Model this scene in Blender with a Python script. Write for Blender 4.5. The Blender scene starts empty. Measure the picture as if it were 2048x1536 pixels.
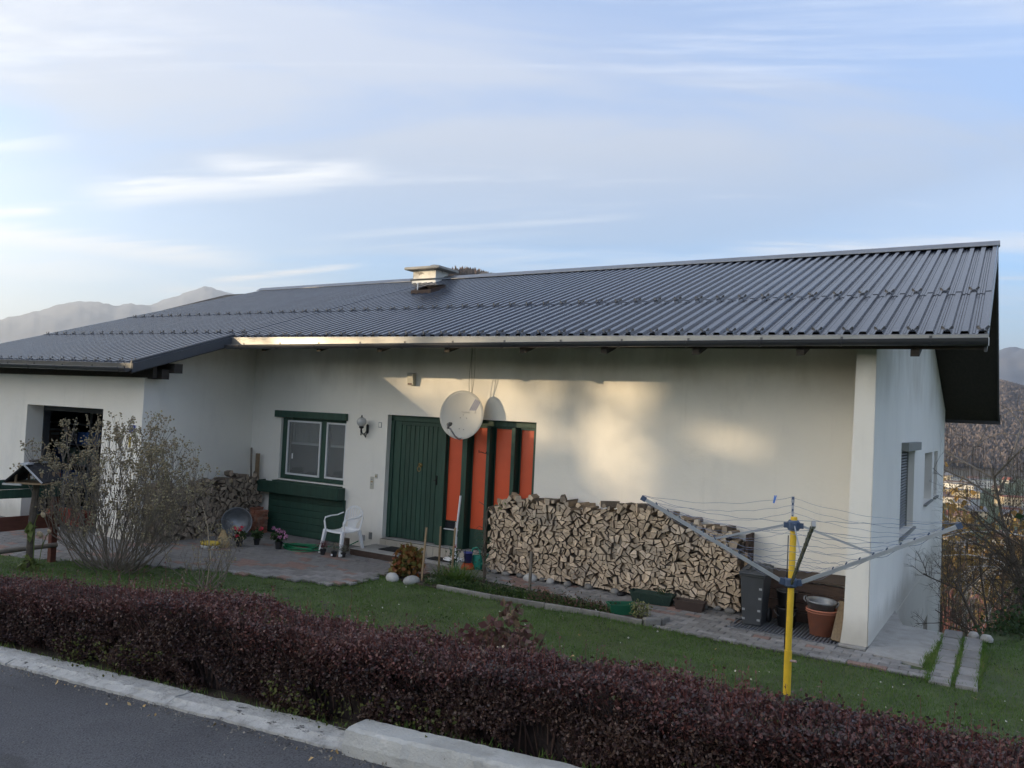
import bpy, math, random
import numpy as np
from mathutils import Vector, Matrix
random.seed(7)
RNG = np.random.default_rng(11)
PI = math.pi
S = bpy.context.scene
C = S.collection

# ------------------------------------------------------------------ camera
cam_data = bpy.data.cameras.new("camera")
cam_data.sensor_width = 36.0
cam_data.lens = 1643.6 / 2048 * 36.0
cam_data.clip_start = 0.05
cam_data.clip_end = 30000
cam = bpy.data.objects.new("camera", cam_data)
C.objects.link(cam)
R = ((0.8537732, 0.5185934, 0.0461751), (0.0218808, 0.0528704, -0.9983616), (-0.5201850, 0.8533848, 0.0337921))
CAM = Vector((9.3637, -11.2883, 2.3064))
cam.matrix_world = Matrix(((R[0][0], -R[1][0], -R[2][0], CAM.x), (R[0][1], -R[1][1], -R[2][1], CAM.y),
                           (R[0][2], -R[1][2], -R[2][2], CAM.z), (0, 0, 0, 1)))
S.camera = cam

# ------------------------------------------------------------------ light
HAZE = 0.00012
SUN_DIR = Vector((-1.3, -1.0, 0.245)).normalized()      # towards the sun
SUN_EL = math.asin(SUN_DIR.z)
SUN_AZ = math.atan2(SUN_DIR.x, SUN_DIR.y)
sd = bpy.data.lights.new("sun", 'SUN')
sd.energy = 4.4
sd.angle = math.radians(0.53)
sd.color = (1.0, 0.77, 0.48)
sun = bpy.data.objects.new("sun", sd)
C.objects.link(sun)
sun.rotation_euler = (-SUN_DIR).to_track_quat('-Z', 'Y').to_euler()
S.view_settings.view_transform = 'Standard'
S.view_settings.look = 'None'
S.view_settings.gamma = 1.0
S.view_settings.use_curve_mapping = False
S.view_settings.exposure = 2.10

def build_world():
    w = bpy.data.worlds.new("World")
    S.world = w
    w.use_nodes = True
    nt = w.node_tree
    N, Lk = nt.nodes, nt.links
    N.clear()
    out = N.new('ShaderNodeOutputWorld')
    bg = N.new('ShaderNodeBackground')
    bg.inputs['Strength'].default_value = 0.13
    Lk.new(bg.outputs[0], out.inputs[0])
    sky = N.new('ShaderNodeTexSky')
    sky.sky_type = 'NISHITA'
    sky.sun_disc = False
    sky.sun_elevation = SUN_EL
    sky.sun_rotation = SUN_AZ
    sky.air_density = 1.0
    sky.dust_density = 0.6
    sky.ozone_density = 1.6
    tc = N.new('ShaderNodeTexCoord')
    def math_(op, a, b=None, c=None, clamp=False):
        n = N.new('ShaderNodeMath'); n.operation = op; n.use_clamp = clamp
        for i, v in enumerate((a, b, c)):
            if v is None: continue
            if isinstance(v, (int, float)): n.inputs[i].default_value = v
            else: Lk.new(v, n.inputs[i])
        return n.outputs[0]
    def dot(v):
        n = N.new('ShaderNodeVectorMath'); n.operation = 'DOT_PRODUCT'
        Lk.new(tc.outputs['Generated'], n.inputs[0]); n.inputs[1].default_value = v
        return n.outputs['Value']
    def rng(v, a, b, c=0.0, d=1.0, smooth=True):
        n = N.new('ShaderNodeMapRange'); n.interpolation_type = 'SMOOTHSTEP' if smooth else 'LINEAR'
        Lk.new(v, n.inputs['Value'])
        for k, x in zip(('From Min', 'From Max', 'To Min', 'To Max'), (a, b, c, d)): n.inputs[k].default_value = x
        return n.outputs['Result']
    sx, sy, sz = dot((1, 0, 0)), dot((0, 1, 0)), dot((0, 0, 1))
    den = math_('ADD', math_('MAXIMUM', sz, 0.0), 0.13)
    px, py = math_('DIVIDE', sx, den), math_('DIVIDE', sy, den)
    def noise(scale, ax, ay, rot, det, off=(0, 0, 0), dist=0.0, rough=0.55):
        cb = N.new('ShaderNodeCombineXYZ'); Lk.new(px, cb.inputs[0]); Lk.new(py, cb.inputs[1])
        r = N.new('ShaderNodeVectorRotate'); r.rotation_type = 'Z_AXIS'; r.inputs['Angle'].default_value = rot
        Lk.new(cb.outputs[0], r.inputs['Vector'])
        m = N.new('ShaderNodeMapping'); m.inputs['Scale'].default_value = (ax, ay, 1); m.inputs['Location'].default_value = off
        Lk.new(r.outputs[0], m.inputs[0])
        n = N.new('ShaderNodeTexNoise'); n.inputs['Scale'].default_value = scale; n.inputs['Detail'].default_value = det
        n.inputs['Roughness'].default_value = rough; n.inputs['Distortion'].default_value = dist
        Lk.new(m.outputs[0], n.inputs['Vector'])
        return n.outputs['Fac']
    # broad veil, denser high up, with a clearer blue band lower down
    veil = noise(0.60, 0.45, 1.3, -0.50, 6, (3.1, 1.7, 0), 0.9)
    veil = rng(veil, 0.42, 0.60)
    high = rng(sz, 0.16, 0.36)
    veilm = math_('ADD', math_('MULTIPLY', veil, math_('ADD', math_('MULTIPLY', high, 0.36), 0.34)), math_('MULTIPLY', high, 0.42), None, True)
    wisp = rng(noise(1.1, 0.32, 1.5, -0.42, 8, (0.4, 5.2, 0), 1.6, 0.66), 0.50, 0.78)
    wispm = math_('MULTIPLY', wisp, 0.60)
    low = math_('MULTIPLY', rng(sz, 0.02, 0.16, 1.0, 0.0), 0.60)
    veilm = math_('MAXIMUM', veilm, math_('MULTIPLY', rng(sz, 0.42, 0.75), 0.85))
    mask = math_('MAXIMUM', veilm, low)
    smask = wispm
    fine = noise(9.0, 0.35, 2.2, -0.42, 4, (0, 0, 0), 0.3)
    # vapour trails and single cirrus streaks, each along a great circle of the sky
    def streak(a, b, w, soft, gain, wob=0.0):
        A, B = Vector(a).normalized(), Vector(b).normalized()
        n = A.cross(B).normalized(); t = (B - A).normalized()
        d = dot(tuple(n))
        if wob:
            d = math_('ADD', d, math_('MULTIPLY', math_('SUBTRACT', fine, 0.5), wob))
        d = math_('ABSOLUTE', d)
        m = rng(d, 0.0, w, 1.0, 0.0)
        al = dot(tuple(t))
        t0, t1 = A.dot(t), B.dot(t)
        m = math_('MULTIPLY', m, rng(al, t0 - soft, t0 + soft))
        m = math_('MULTIPLY', m, rng(al, t1 - soft, t1 + soft, 1.0, 0.0))
        return math_('MULTIPLY', math_('MULTIPLY', m, rng(fine, 0.2, 0.62, 0.35, 1.0)), gain)
    for st in STREAKS:
        smask = math_('MAXIMUM', smask, streak(*st))
    cl = N.new('ShaderNodeMixRGB'); cl.blend_type = 'MIX'
    Lk.new(rng(sz, 0.0, 0.42), cl.inputs[0])
    cl.inputs[1].default_value = (1.12, 1.27, 1.36, 1)
    cl.inputs[2].default_value = (1.20, 1.36, 1.70, 1)
    lum = N.new('ShaderNodeRGBToBW'); Lk.new(sky.outputs[0], lum.inputs[0])
    sunward = rng(lum.outputs[0], 3.2, 9.0)
    tc_ = N.new('ShaderNodeMixRGB'); Lk.new(sunward, tc_.inputs[0]); tc_.inputs[1].default_value = SKYTINT; tc_.inputs[2].default_value = (1, .95, .9, 1)
    tint = N.new('ShaderNodeMixRGB'); tint.blend_type = 'MULTIPLY'; tint.inputs[0].default_value = 1
    Lk.new(sky.outputs[0], tint.inputs[1]); Lk.new(tc_.outputs[0], tint.inputs[2])
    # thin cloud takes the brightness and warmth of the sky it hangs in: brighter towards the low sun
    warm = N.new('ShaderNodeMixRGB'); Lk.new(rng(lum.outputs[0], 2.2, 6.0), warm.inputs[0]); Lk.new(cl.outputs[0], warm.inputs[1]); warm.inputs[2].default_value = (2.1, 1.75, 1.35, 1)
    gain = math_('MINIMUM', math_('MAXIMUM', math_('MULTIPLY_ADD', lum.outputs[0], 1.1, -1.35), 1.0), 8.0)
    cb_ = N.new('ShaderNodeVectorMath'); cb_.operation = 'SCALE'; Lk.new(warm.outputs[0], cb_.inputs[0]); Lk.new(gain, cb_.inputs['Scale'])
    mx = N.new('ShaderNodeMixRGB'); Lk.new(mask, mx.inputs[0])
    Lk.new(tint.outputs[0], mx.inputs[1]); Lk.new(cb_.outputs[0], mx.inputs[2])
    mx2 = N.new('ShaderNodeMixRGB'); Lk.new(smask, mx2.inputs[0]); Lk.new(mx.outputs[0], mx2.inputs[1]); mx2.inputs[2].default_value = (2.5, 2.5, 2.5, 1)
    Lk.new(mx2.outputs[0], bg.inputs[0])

SKYTINT = (0.44, 0.60, 0.86, 1)
def skydir(x, y):
    u, v = (x - 1024) / 1643.6, (y - 768) / 1643.6
    return Vector([R[0][i] * u + R[1][i] * v + R[2][i] for i in range(3)]).normalized()
# directions (unit vectors in the sky) of the streaks
STREAKS = [
    (skydir(430, 562), skydir(700, 532), 0.0060, 0.03, 1.0, 0.004),
    (skydir(650, 474), skydir(1250, 434), 0.007, 0.05, 0.30, 0.006),
    (skydir(200, 392), skydir(720, 345), 0.024, 0.04, 0.85, 0.03),
    (skydir(420, 330), skydir(760, 352), 0.018, 0.03, 0.6, 0.02),
    (skydir(-250, 445), skydir(460, 520), 0.020, 0.06, 0.8, 0.02),
    (skydir(-300, 440), skydir(100, 422), 0.007, 0.02, 0.85, 0.006),
    (skydir(-300, 520), skydir(250, 545), 0.03, 0.08, 0.45, 0.03),
    (skydir(-300, 310), skydir(110, 285), 0.012, 0.04, 0.35, 0.02),
    (skydir(1500, 505), skydir(2500, 470), 0.016, 0.06, 0.7, 0.02),
    (skydir(1000, 540), skydir(1650, 500), 0.010, 0.08, 0.35, 0.02),
    (skydir(1980, 556), skydir(2500, 556), 0.004, 0.01, 0.6, 0.0),
    (skydir(820, 500), skydir(1500, 520), 0.010, 0.08, 0.28, 0.02),
]
build_world()

# ------------------------------------------------------------------ materials
MATS = {}
def mat(name, col, rough=0.6, var=0.12, scale=6.0, bump=0.0, bscale=40.0, metal=0.0, spec=0.5, col2=None, stretch=(1, 1, 1),
        objvar=0.0, coat=0.0, trans=0.0, dirt=None, detail=5, sss=0.0):
    if name in MATS: return MATS[name]
    m = bpy.data.materials.new(name); m.use_nodes = True
    nt = m.node_tree; N, Lk = nt.nodes, nt.links
    b = N['Principled BSDF']
    b.inputs['Roughness'].default_value = rough
    b.inputs['Metallic'].default_value = metal
    b.inputs['Specular IOR Level'].default_value = spec
    b.inputs['Coat Weight'].default_value = coat
    b.inputs['Coat Roughness'].default_value = 0.2
    tc = N.new('ShaderNodeTexCoord'); mp = N.new('ShaderNodeMapping'); mp.inputs['Scale'].default_value = stretch
    geo = N.new('ShaderNodeNewGeometry')
    Lk.new(geo.outputs['Position'], mp.inputs[0])
    n = N.new('ShaderNodeTexNoise'); n.inputs['Scale'].default_value = scale; n.inputs['Detail'].default_value = detail
    Lk.new(mp.outputs[0], n.inputs['Vector'])
    r = N.new('ShaderNodeMapRange'); r.inputs['From Min'].default_value = 0.3; r.inputs['From Max'].default_value = 0.7
    Lk.new(n.outputs['Fac'], r.inputs['Value'])
    mix = N.new('ShaderNodeMixRGB')
    c2 = col2 if col2 else tuple(c * (1 - var) for c in col)
    c1 = col if col2 else tuple(min(1, c * (1 + var)) for c in col)
    mix.inputs[1].default_value = (*c2, 1); mix.inputs[2].default_value = (*c1, 1)
    Lk.new(r.outputs[0], mix.inputs[0])
    last = mix.outputs[0]
    if dirt:
        # (colour, noise scale, threshold low, threshold high, stretch)
        for dc, dsc, lo, hi, dst in dirt:
            mp2 = N.new('ShaderNodeMapping'); mp2.inputs['Scale'].default_value = dst; mp2.inputs['Location'].default_value = (3.3, 1.1, 7.7)
            Lk.new(geo.outputs['Position'], mp2.inputs[0])
            n2 = N.new('ShaderNodeTexNoise'); n2.inputs['Scale'].default_value = dsc; n2.inputs['Detail'].default_value = 7; n2.inputs['Roughness'].default_value = 0.65
            Lk.new(mp2.outputs[0], n2.inputs['Vector'])
            r2 = N.new('ShaderNodeMapRange'); r2.inputs['From Min'].default_value = lo; r2.inputs['From Max'].default_value = hi
            Lk.new(n2.outputs['Fac'], r2.inputs['Value'])
            mm = N.new('ShaderNodeMixRGB'); Lk.new(r2.outputs[0], mm.inputs[0]); Lk.new(last, mm.inputs[1]); mm.inputs[2].default_value = (*dc, 1)
            last = mm.outputs[0]
    if objvar:
        oi = N.new('ShaderNodeObjectInfo')
        hs = N.new('ShaderNodeHueSaturation')
        r3 = N.new('ShaderNodeMapRange'); r3.inputs['To Min'].default_value = 1 - objvar; r3.inputs['To Max'].default_value = 1 + objvar
        Lk.new(oi.outputs['Random'], r3.inputs['Value']); Lk.new(r3.outputs[0], hs.inputs['Value']); Lk.new(last, hs.inputs['Color'])
        last = hs.outputs[0]
    Lk.new(last, b.inputs['Base Color'])
    if bump:
        n3 = N.new('ShaderNodeTexNoise'); n3.inputs['Scale'].default_value = bscale; n3.inputs['Detail'].default_value = 4
        Lk.new(mp.outputs[0], n3.inputs['Vector'])
        bp = N.new('ShaderNodeBump'); bp.inputs['Strength'].default_value = bump; bp.inputs['Distance'].default_value = 0.01
        Lk.new(n3.outputs['Fac'], bp.inputs['Height']); Lk.new(bp.outputs[0], b.inputs['Normal'])
    if trans:
        b.inputs['Transmission Weight'].default_value = trans
    MATS[name] = m
    return m

def leafmat(name, cols, rough=0.55, patch=1.5, trans=0.35, spec=0.3, patchcol=None):
    """leaves: per-face island random colour from a ramp + large soft patches, some light passes through"""
    if name in MATS: return MATS[name]
    m = bpy.data.materials.new(name); m.use_nodes = True
    nt = m.node_tree; N, Lk = nt.nodes, nt.links
    b = N['Principled BSDF']; b.inputs['Roughness'].default_value = rough; b.inputs['Specular IOR Level'].default_value = spec
    g = N.new('ShaderNodeNewGeometry')
    ramp = N.new('ShaderNodeValToRGB')
    while len(ramp.color_ramp.elements) < len(cols): ramp.color_ramp.elements.new(0.5)
    for i, c in enumerate(cols):
        e = ramp.color_ramp.elements[i]; e.position = i / max(1, len(cols) - 1); e.color = (*c, 1)
    n = N.new('ShaderNodeTexNoise'); n.inputs['Scale'].default_value = patch; n.inputs['Detail'].default_value = 3
    Lk.new(g.outputs['Position'], n.inputs['Vector'])
    a = N.new('ShaderNodeMath'); a.operation = 'MULTIPLY_ADD'; Lk.new(g.outputs['Random Per Island'], a.inputs[0]); a.inputs[1].default_value = 0.6
    s = N.new('ShaderNodeMapRange'); s.inputs['From Min'].default_value = 0.3; s.inputs['From Max'].default_value = 0.7; s.inputs['To Min'].default_value = 0.0; s.inputs['To Max'].default_value = 0.45
    Lk.new(n.outputs['Fac'], s.inputs['Value']); Lk.new(s.outputs[0], a.inputs[2])
    Lk.new(a.outputs[0], ramp.inputs[0])
    Lk.new(ramp.outputs[0], b.inputs['Base Color'])
    if trans:
        tr = N.new('ShaderNodeBsdfTranslucent'); Lk.new(ramp.outputs[0], tr.inputs[0])
        mx = N.new('ShaderNodeMixShader'); mx.inputs[0].default_value = trans
        Lk.new(b.outputs[0], mx.inputs[1]); Lk.new(tr.outputs[0], mx.inputs[2])
        Lk.new(mx.outputs[0], N['Material Output'].inputs[0])
    MATS[name] = m
    return m

M = dict(
 plaster=mat('plaster_white', (0.84, 0.81, 0.745), 0.85, 0.03, 1.2, 0.35, 160, dirt=[((0.66, 0.65, 0.62), 0.8, 0.55, 0.85, (1, 1, 0.5))]),
 roof=mat('roof_metal', (0.018, 0.023, 0.036), 0.24, 0.10, 3.0, 0.0, 40, spec=0.6, coat=0.16, objvar=0.05, dirt=[((0.042, 0.05, 0.068), 2.2, 0.45, 0.8, (3, 0.3, 1))]),
 roofdark=mat('dark_trim_metal', (0.030, 0.033, 0.042), 0.38, 0.06, 5, spec=0.6),
 fascia=mat('eave_flashing_metal', (0.20, 0.205, 0.21), 0.33, 0.08, 3, metal=0.7, dirt=[((0.28, 0.27, 0.25), 1.2, 0.5, 0.8, (1, 1, 1))]),
 ridge=mat('ridge_cap_metal', (0.20, 0.21, 0.23), 0.4, 0.1, 5, metal=0.5),
 soffit=mat('soffit_dark_wood', (0.035, 0.028, 0.022), 0.8, 0.25, 4, 0.2, 60, stretch=(6, 0.6, 6)),
 green=mat('green_painted_wood', (0.020, 0.060, 0.042), 0.55, 0.2, 3, 0.25, 60, stretch=(8, 8, 1), objvar=0.12, dirt=[((0.035, 0.075, 0.055), 4, 0.55, 0.8, (3, 3, 0.5))]),
 orange=mat('orange_screen', (0.66, 0.082, 0.022), 0.5, 0.06, 3, 0.0, 200, objvar=0.06, coat=1.0),
 glass=mat('window_glass', (0.02, 0.022, 0.025), 0.06, 0.0, 3, spec=0.6),
 white=mat('white_plastic', (0.78, 0.79, 0.80), 0.4, 0.03, 5),
 whitep=mat('white_painted_frame', (0.70, 0.71, 0.72), 0.45, 0.04, 5),
 curtain=mat('lace_curtain', (0.30, 0.30, 0.30), 0.9, 0.2, 30, stretch=(6, 6, 0.4)),
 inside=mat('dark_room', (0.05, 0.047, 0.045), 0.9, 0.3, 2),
 concrete=mat('concrete', (0.34, 0.33, 0.31), 0.9, 0.12, 5, 0.5, 60, dirt=[((0.20, 0.19, 0.17), 3.0, 0.52, 0.78, (1, 1, 1))]),
 newconc=mat('concrete_new', (0.41, 0.415, 0.40), 0.88, 0.09, 4, 0.7, 70, dirt=[((0.28, 0.28, 0.26), 4, 0.50, 0.72, (1, 1, 2.5)), ((0.12, 0.12, 0.115), 28, 0.66, 0.71, (1, 1, 1)), ((0.5, 0.5, 0.49), 11, 0.6, 0.75, (.5, 1, 1))]),
 kerb=mat('kerb_concrete', (0.42, 0.42, 0.41), 0.95, 0.14, 9, 1.0, 70, dirt=[((0.26, 0.26, 0.25), 14, 0.50, 0.70, (1, 1, 1)), ((0.035, 0.035, 0.035), 7, 0.60, 0.66, (1, 2.5, 1))]),
 asphalt=mat('asphalt', (0.066, 0.067, 0.076), 0.8, 0.10, 1.2, 1.0, 90, dirt=[((0.115, 0.117, 0.124), 0.55, 0.44, 0.66, (1, 1, 1)), ((0.045, 0.045, 0.048), 1.4, 0.56, 0.62, (.35, 1.6, 1)), ((0.035, 0.035, 0.038), 75, 0.50, 0.62, (1, 1, 1)), ((0.15, 0.15, 0.15), 95, 0.60, 0.68, (1, 1, 1))]),
 soil=mat('soil', (0.060, 0.048, 0.036), 0.95, 0.4, 8, 1.0, 50),
 grassbase=mat('grass_ground', (0.06, 0.085, 0.030), 0.95, 0.3, 3, 0.6, 60, dirt=[((0.06, 0.065, 0.03), 0.9, 0.5, 0.75, (1, 1, 1))]),
 paver=mat('paver_grey', (0.235, 0.225, 0.215), 0.9, 0.12, 9, 0.5, 90, objvar=0.22, dirt=[((0.15, 0.14, 0.13), 2.0, 0.5, 0.75, (1, 1, 1))]),
 paverred=mat('paver_red', (0.26, 0.17, 0.14), 0.9, 0.12, 9, 0.5, 90, objvar=0.15),
 joint=mat('joint_sand', (0.075, 0.072, 0.062), 0.95, 0.25, 12, 0.5, 60),
 bark=mat('bark_brown', (0.085, 0.068, 0.052), 0.9, 0.3, 12, 0.6, 60),
 twig=mat('twig_grey', (0.165, 0.14, 0.112), 0.85, 0.25, 8, 0.3, 60),
 birch=mat('birch_bark', (0.55, 0.53, 0.50), 0.8, 0.15, 6, 0.3, 40, dirt=[((0.06, 0.05, 0.05), 8, 0.60, 0.66, (1, 1, 4))]),
 woodend=mat('split_wood', (0.55, 0.43, 0.31), 0.85, 0.12, 30, 0.4, 120, objvar=0.38, dirt=[((0.40, 0.345, 0.285), 1.7, 0.50, 0.68, (1, 1, 1)), ((0.36, 0.28, 0.20), 14, 0.5, 0.75, (1, 1, 1))]),
 woodold=mat('old_split_wood', (0.33, 0.265, 0.20), 0.9, 0.15, 30, 0.4, 120, objvar=0.3, dirt=[((0.19, 0.15, 0.12), 14, 0.5, 0.75, (1, 1, 1))]),
 woodbark=mat('log_bark', (0.16, 0.125, 0.095), 0.95, 0.3, 20, 0.8, 70, objvar=0.3),
 timber=mat('weathered_timber', (0.24, 0.17, 0.10), 0.8, 0.2, 12, 0.3, 60, stretch=(5, 5, 1), objvar=0.2),
 darkwood=mat('dark_stained_wood', (0.060, 0.036, 0.026), 0.75, 0.25, 8, 0.3, 50, stretch=(1, 1, 5), objvar=0.15),
 redwood=mat('red_brown_board', (0.115, 0.037, 0.022), 0.7, 0.2, 5, 0.3, 50, stretch=(3, 1, 5)),
 brick=mat('loose_brick', (0.34, 0.14, 0.085), 0.9, 0.2, 12, 0.5, 70, objvar=0.25, dirt=[((0.30, 0.22, 0.17), 6, 0.5, 0.7, (1, 1, 1))]),
 black=mat('black_plastic', (0.018, 0.018, 0.02), 0.5, 0.1, 8),
 iron=mat('black_iron', (0.015, 0.015, 0.016), 0.45, 0.1, 8, metal=0.3),
 bin=mat('bin_plastic', (0.045, 0.049, 0.055), 0.55, 0.12, 5, 0.15, 90, dirt=[((0.075, 0.078, 0.082), 3, 0.55, 0.8, (1, 1, 0.4))]),
 terra=mat('terracotta_plastic', (0.42, 0.155, 0.095), 0.6, 0.1, 5, 0.1, 60, dirt=[((0.30, 0.15, 0.11), 6, 0.55, 0.8, (1, 1, 1))]),
 zinc=mat('zinc_sheet', (0.24, 0.25, 0.26), 0.45, 0.2, 7, metal=0.5, dirt=[((0.13, 0.13, 0.13), 6, 0.5, 0.75, (1, 1, 1))]),
 alu=mat('aluminium', (0.48, 0.50, 0.54), 0.42, 0.08, 8, metal=0.55),
 alushadow=mat('aluminium_shaded', (0.10, 0.105, 0.06), 0.5, 0.15, 8, metal=0.3),  # darker copy of the aluminium, shade painted onto the nearest dryer arm
 yellow=mat('yellow_tube', (0.74, 0.47, 0.035), 0.45, 0.08, 9, dirt=[((0.30, 0.22, 0.08), 22, 0.60, 0.72, (1, 1, 0.4))]),
 hub=mat('blue_plastic_hub', (0.055, 0.085, 0.15), 0.5, 0.1, 8),
 blue=mat('blue_plastic', (0.04, 0.20, 0.70), 0.45, 0.05, 8),
 line=mat('plastic_line', (0.19, 0.22, 0.31), 0.6, 0.1, 8),
 dish=mat('dish_paint', (0.60, 0.585, 0.545), 0.55, 0.03, 3, spec=0.3),
 dishblue=mat('dish_print_blue', (0.13, 0.14, 0.30), 0.6, 0.0, 3),
 dishgrey=mat('dish_print_grey', (0.42, 0.41, 0.39), 0.6, 0.0, 3),
 tile=mat('threshold_tile', (0.40, 0.36, 0.30), 0.5, 0.08, 6, 0.1, 40, objvar=0.08),
 rubber=mat('doormat', (0.020, 0.019, 0.020), 0.95, 0.3, 40, 0.8, 200),
 hose=mat('green_hose', (0.012, 0.17, 0.075), 0.4, 0.05, 8),
 planter=mat('green_planter', (0.015, 0.12, 0.062), 0.5, 0.1, 8),
 planterd=mat('dark_green_planter', (0.012, 0.035, 0.026), 0.55, 0.1, 8),
 brownp=mat('brown_planter', (0.050, 0.032, 0.026), 0.6, 0.1, 8),
 canteal=mat('watering_can_green', (0.015, 0.22, 0.16), 0.45, 0.05, 8),
 bucketb=mat('blue_bucket', (0.06, 0.075, 0.26), 0.5, 0.05, 8),
 redp=mat('red_plastic', (0.52, 0.065, 0.025), 0.45, 0.08, 8),
 brass=mat('brass', (0.36, 0.25, 0.10), 0.4, 0.15, 20, metal=0.8),
 ivory=mat('ivory_plastic', (0.52, 0.50, 0.43), 0.5, 0.04, 8),
 grille=mat('grey_grille', (0.30, 0.31, 0.32), 0.5, 0.1, 8),
 globe=mat('frosted_glass_globe', (0.50, 0.50, 0.50), 0.12, 0.1, 8, spec=0.8),
 signblue=mat('sign_enamel_blue', (0.02, 0.035, 0.22), 0.3, 0.05, 8),
 signwhite=mat('sign_enamel_white', (0.75, 0.75, 0.75), 0.4, 0.02, 8),
 yellowp=mat('yellow_plastic', (0.50, 0.36, 0.05), 0.5, 0.1, 8),
 stone=mat('round_stone', (0.42, 0.41, 0.39), 0.85, 0.12, 10, 0.5, 50, objvar=0.15, dirt=[((0.28, 0.27, 0.25), 8, 0.5, 0.7, (1, 1, 1))]),
 stoned=mat('grey_stone', (0.20, 0.19, 0.175), 0.9, 0.2, 10, 0.5, 50, objvar=0.2),
 shutter=mat('roller_shutter', (0.20, 0.21, 0.215), 0.5, 0.06, 8),
 boxgrey=mat('shutter_box', (0.22, 0.225, 0.21), 0.55, 0.08, 8),
 sack=mat('straw_bag', (0.34, 0.25, 0.13), 0.85, 0.2, 30, 0.5, 90),
 steel=mat('grating_steel', (0.22, 0.23, 0.25), 0.5, 0.15, 12, metal=0.5),
 pot=mat('black_flower_pot', (0.020, 0.021, 0.022), 0.55, 0.1, 8),
 cardboard=mat('cardboard', (0.26, 0.18, 0.11), 0.9, 0.1, 8, objvar=0.3),
 greybox=mat('storage_grey', (0.10, 0.11, 0.125), 0.7, 0.2, 6, objvar=0.4),
 petal_red=mat('petal_red', (0.62, 0.02, 0.06), 0.6, 0.2, 60),
 petal_pink=mat('petal_pink', (0.62, 0.28, 0.46), 0.6, 0.25, 60),
 dryflower=mat('dry_flower', (0.34, 0.27, 0.18), 0.8, 0.2, 60),
 daisy=mat('fallen_petal', (0.55, 0.53, 0.44), 0.7, 0.15, 60),
 dryleaf=mat('fallen_leaf', (0.42, 0.29, 0.13), 0.7, 0.25, 20),
)
def wear_plaster(m):
    """splash dirt near the ground, faint rain streaks and trowel unevenness, part of the plaster itself"""
    nt = m.node_tree; N, Lk = nt.nodes, nt.links; b = N['Principled BSDF']; src = b.inputs['Base Color'].links[0].from_socket
    g = N.new('ShaderNodeNewGeometry'); sp = N.new('ShaderNodeSeparateXYZ'); Lk.new(g.outputs['Position'], sp.inputs[0])
    def mth(op, a, b_=None, c=None, cl=False):
        n = N.new('ShaderNodeMath'); n.operation = op; n.use_clamp = cl
        for i, v in enumerate((a, b_, c)):
            if v is None: continue
            if isinstance(v, (int, float)): n.inputs[i].default_value = v
            else: Lk.new(v, n.inputs[i])
        return n.outputs[0]
    def nz(scale, st, det=6):
        mp = N.new('ShaderNodeMapping'); mp.inputs['Scale'].default_value = st; Lk.new(g.outputs['Position'], mp.inputs[0])
        n = N.new('ShaderNodeTexNoise'); n.inputs['Scale'].default_value = scale; n.inputs['Detail'].default_value = det; n.inputs['Roughness'].default_value = .6; Lk.new(mp.outputs[0], n.inputs['Vector']); return n.outputs['Fac']
    def mr(v, a, b_):
        n = N.new('ShaderNodeMapRange'); n.interpolation_type = 'SMOOTHSTEP'; n.inputs['From Min'].default_value = a; n.inputs['From Max'].default_value = b_; Lk.new(v, n.inputs['Value']); return n.outputs[0]
    splash = mth('MULTIPLY', mr(mth('ADD', sp.outputs[2], mth('MULTIPLY', nz(3.0, (1, 1, .6)), -.45)), .0, -.38), .55)
    streak = mth('MULTIPLY', mr(nz(5.0, (1.6, 1.6, .12)), .55, .78), .16)
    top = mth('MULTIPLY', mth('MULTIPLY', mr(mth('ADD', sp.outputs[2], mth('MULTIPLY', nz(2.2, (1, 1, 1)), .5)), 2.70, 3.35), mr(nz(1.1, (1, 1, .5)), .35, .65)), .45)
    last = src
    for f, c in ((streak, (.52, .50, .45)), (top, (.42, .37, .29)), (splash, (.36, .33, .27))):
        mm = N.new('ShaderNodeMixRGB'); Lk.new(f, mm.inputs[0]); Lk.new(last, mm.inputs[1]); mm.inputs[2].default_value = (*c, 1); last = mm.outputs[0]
    Lk.new(last, b.inputs['Base Color'])
    bp = N.new('ShaderNodeBump'); bp.inputs['Strength'].default_value = .35; bp.inputs['Distance'].default_value = .02
    old = b.inputs['Normal'].links[0].from_socket
    Lk.new(nz(7.0, (1, 1, 1), 4), bp.inputs['Height']); Lk.new(old, bp.inputs['Normal']); Lk.new(bp.outputs[0], b.inputs['Normal'])
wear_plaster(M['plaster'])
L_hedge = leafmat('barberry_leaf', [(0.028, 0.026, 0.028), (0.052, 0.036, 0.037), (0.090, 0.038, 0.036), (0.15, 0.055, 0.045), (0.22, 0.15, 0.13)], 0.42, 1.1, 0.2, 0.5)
L_hedge2 = leafmat('barberry_leaf_old_shaded', [(0.016, 0.016, 0.017), (0.030, 0.023, 0.023), (0.055, 0.027, 0.027), (0.075, 0.042, 0.030), (0.12, 0.085, 0.070)], 0.5, 1.6, 0.2, 0.4)  # older lower leaves, darkened further for the shade on the hedge front
L_grass = leafmat('grass_blade', [(0.048, 0.098, 0.018), (0.080, 0.160, 0.028), (0.110, 0.190, 0.038), (0.190, 0.200, 0.075)], 0.6, 0.7, 0.3)
L_bud = leafmat('viburnum_bud', [(0.18, 0.14, 0.09), (0.28, 0.23, 0.14), (0.38, 0.35, 0.22)], 0.7, 1.5, 0.1)
L_hyd = leafmat('autumn_hydrangea_leaf', [(0.15, 0.035, 0.03), (0.24, 0.08, 0.03), (0.22, 0.18, 0.05), (0.10, 0.13, 0.04)], 0.6, 3.0, 0.35)
L_hydp = leafmat('purple_hydrangea_leaf', [(0.10, 0.055, 0.050), (0.16, 0.075, 0.070), (0.14, 0.11, 0.065), (0.19, 0.075, 0.09)], 0.6, 3.0, 0.25)
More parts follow.
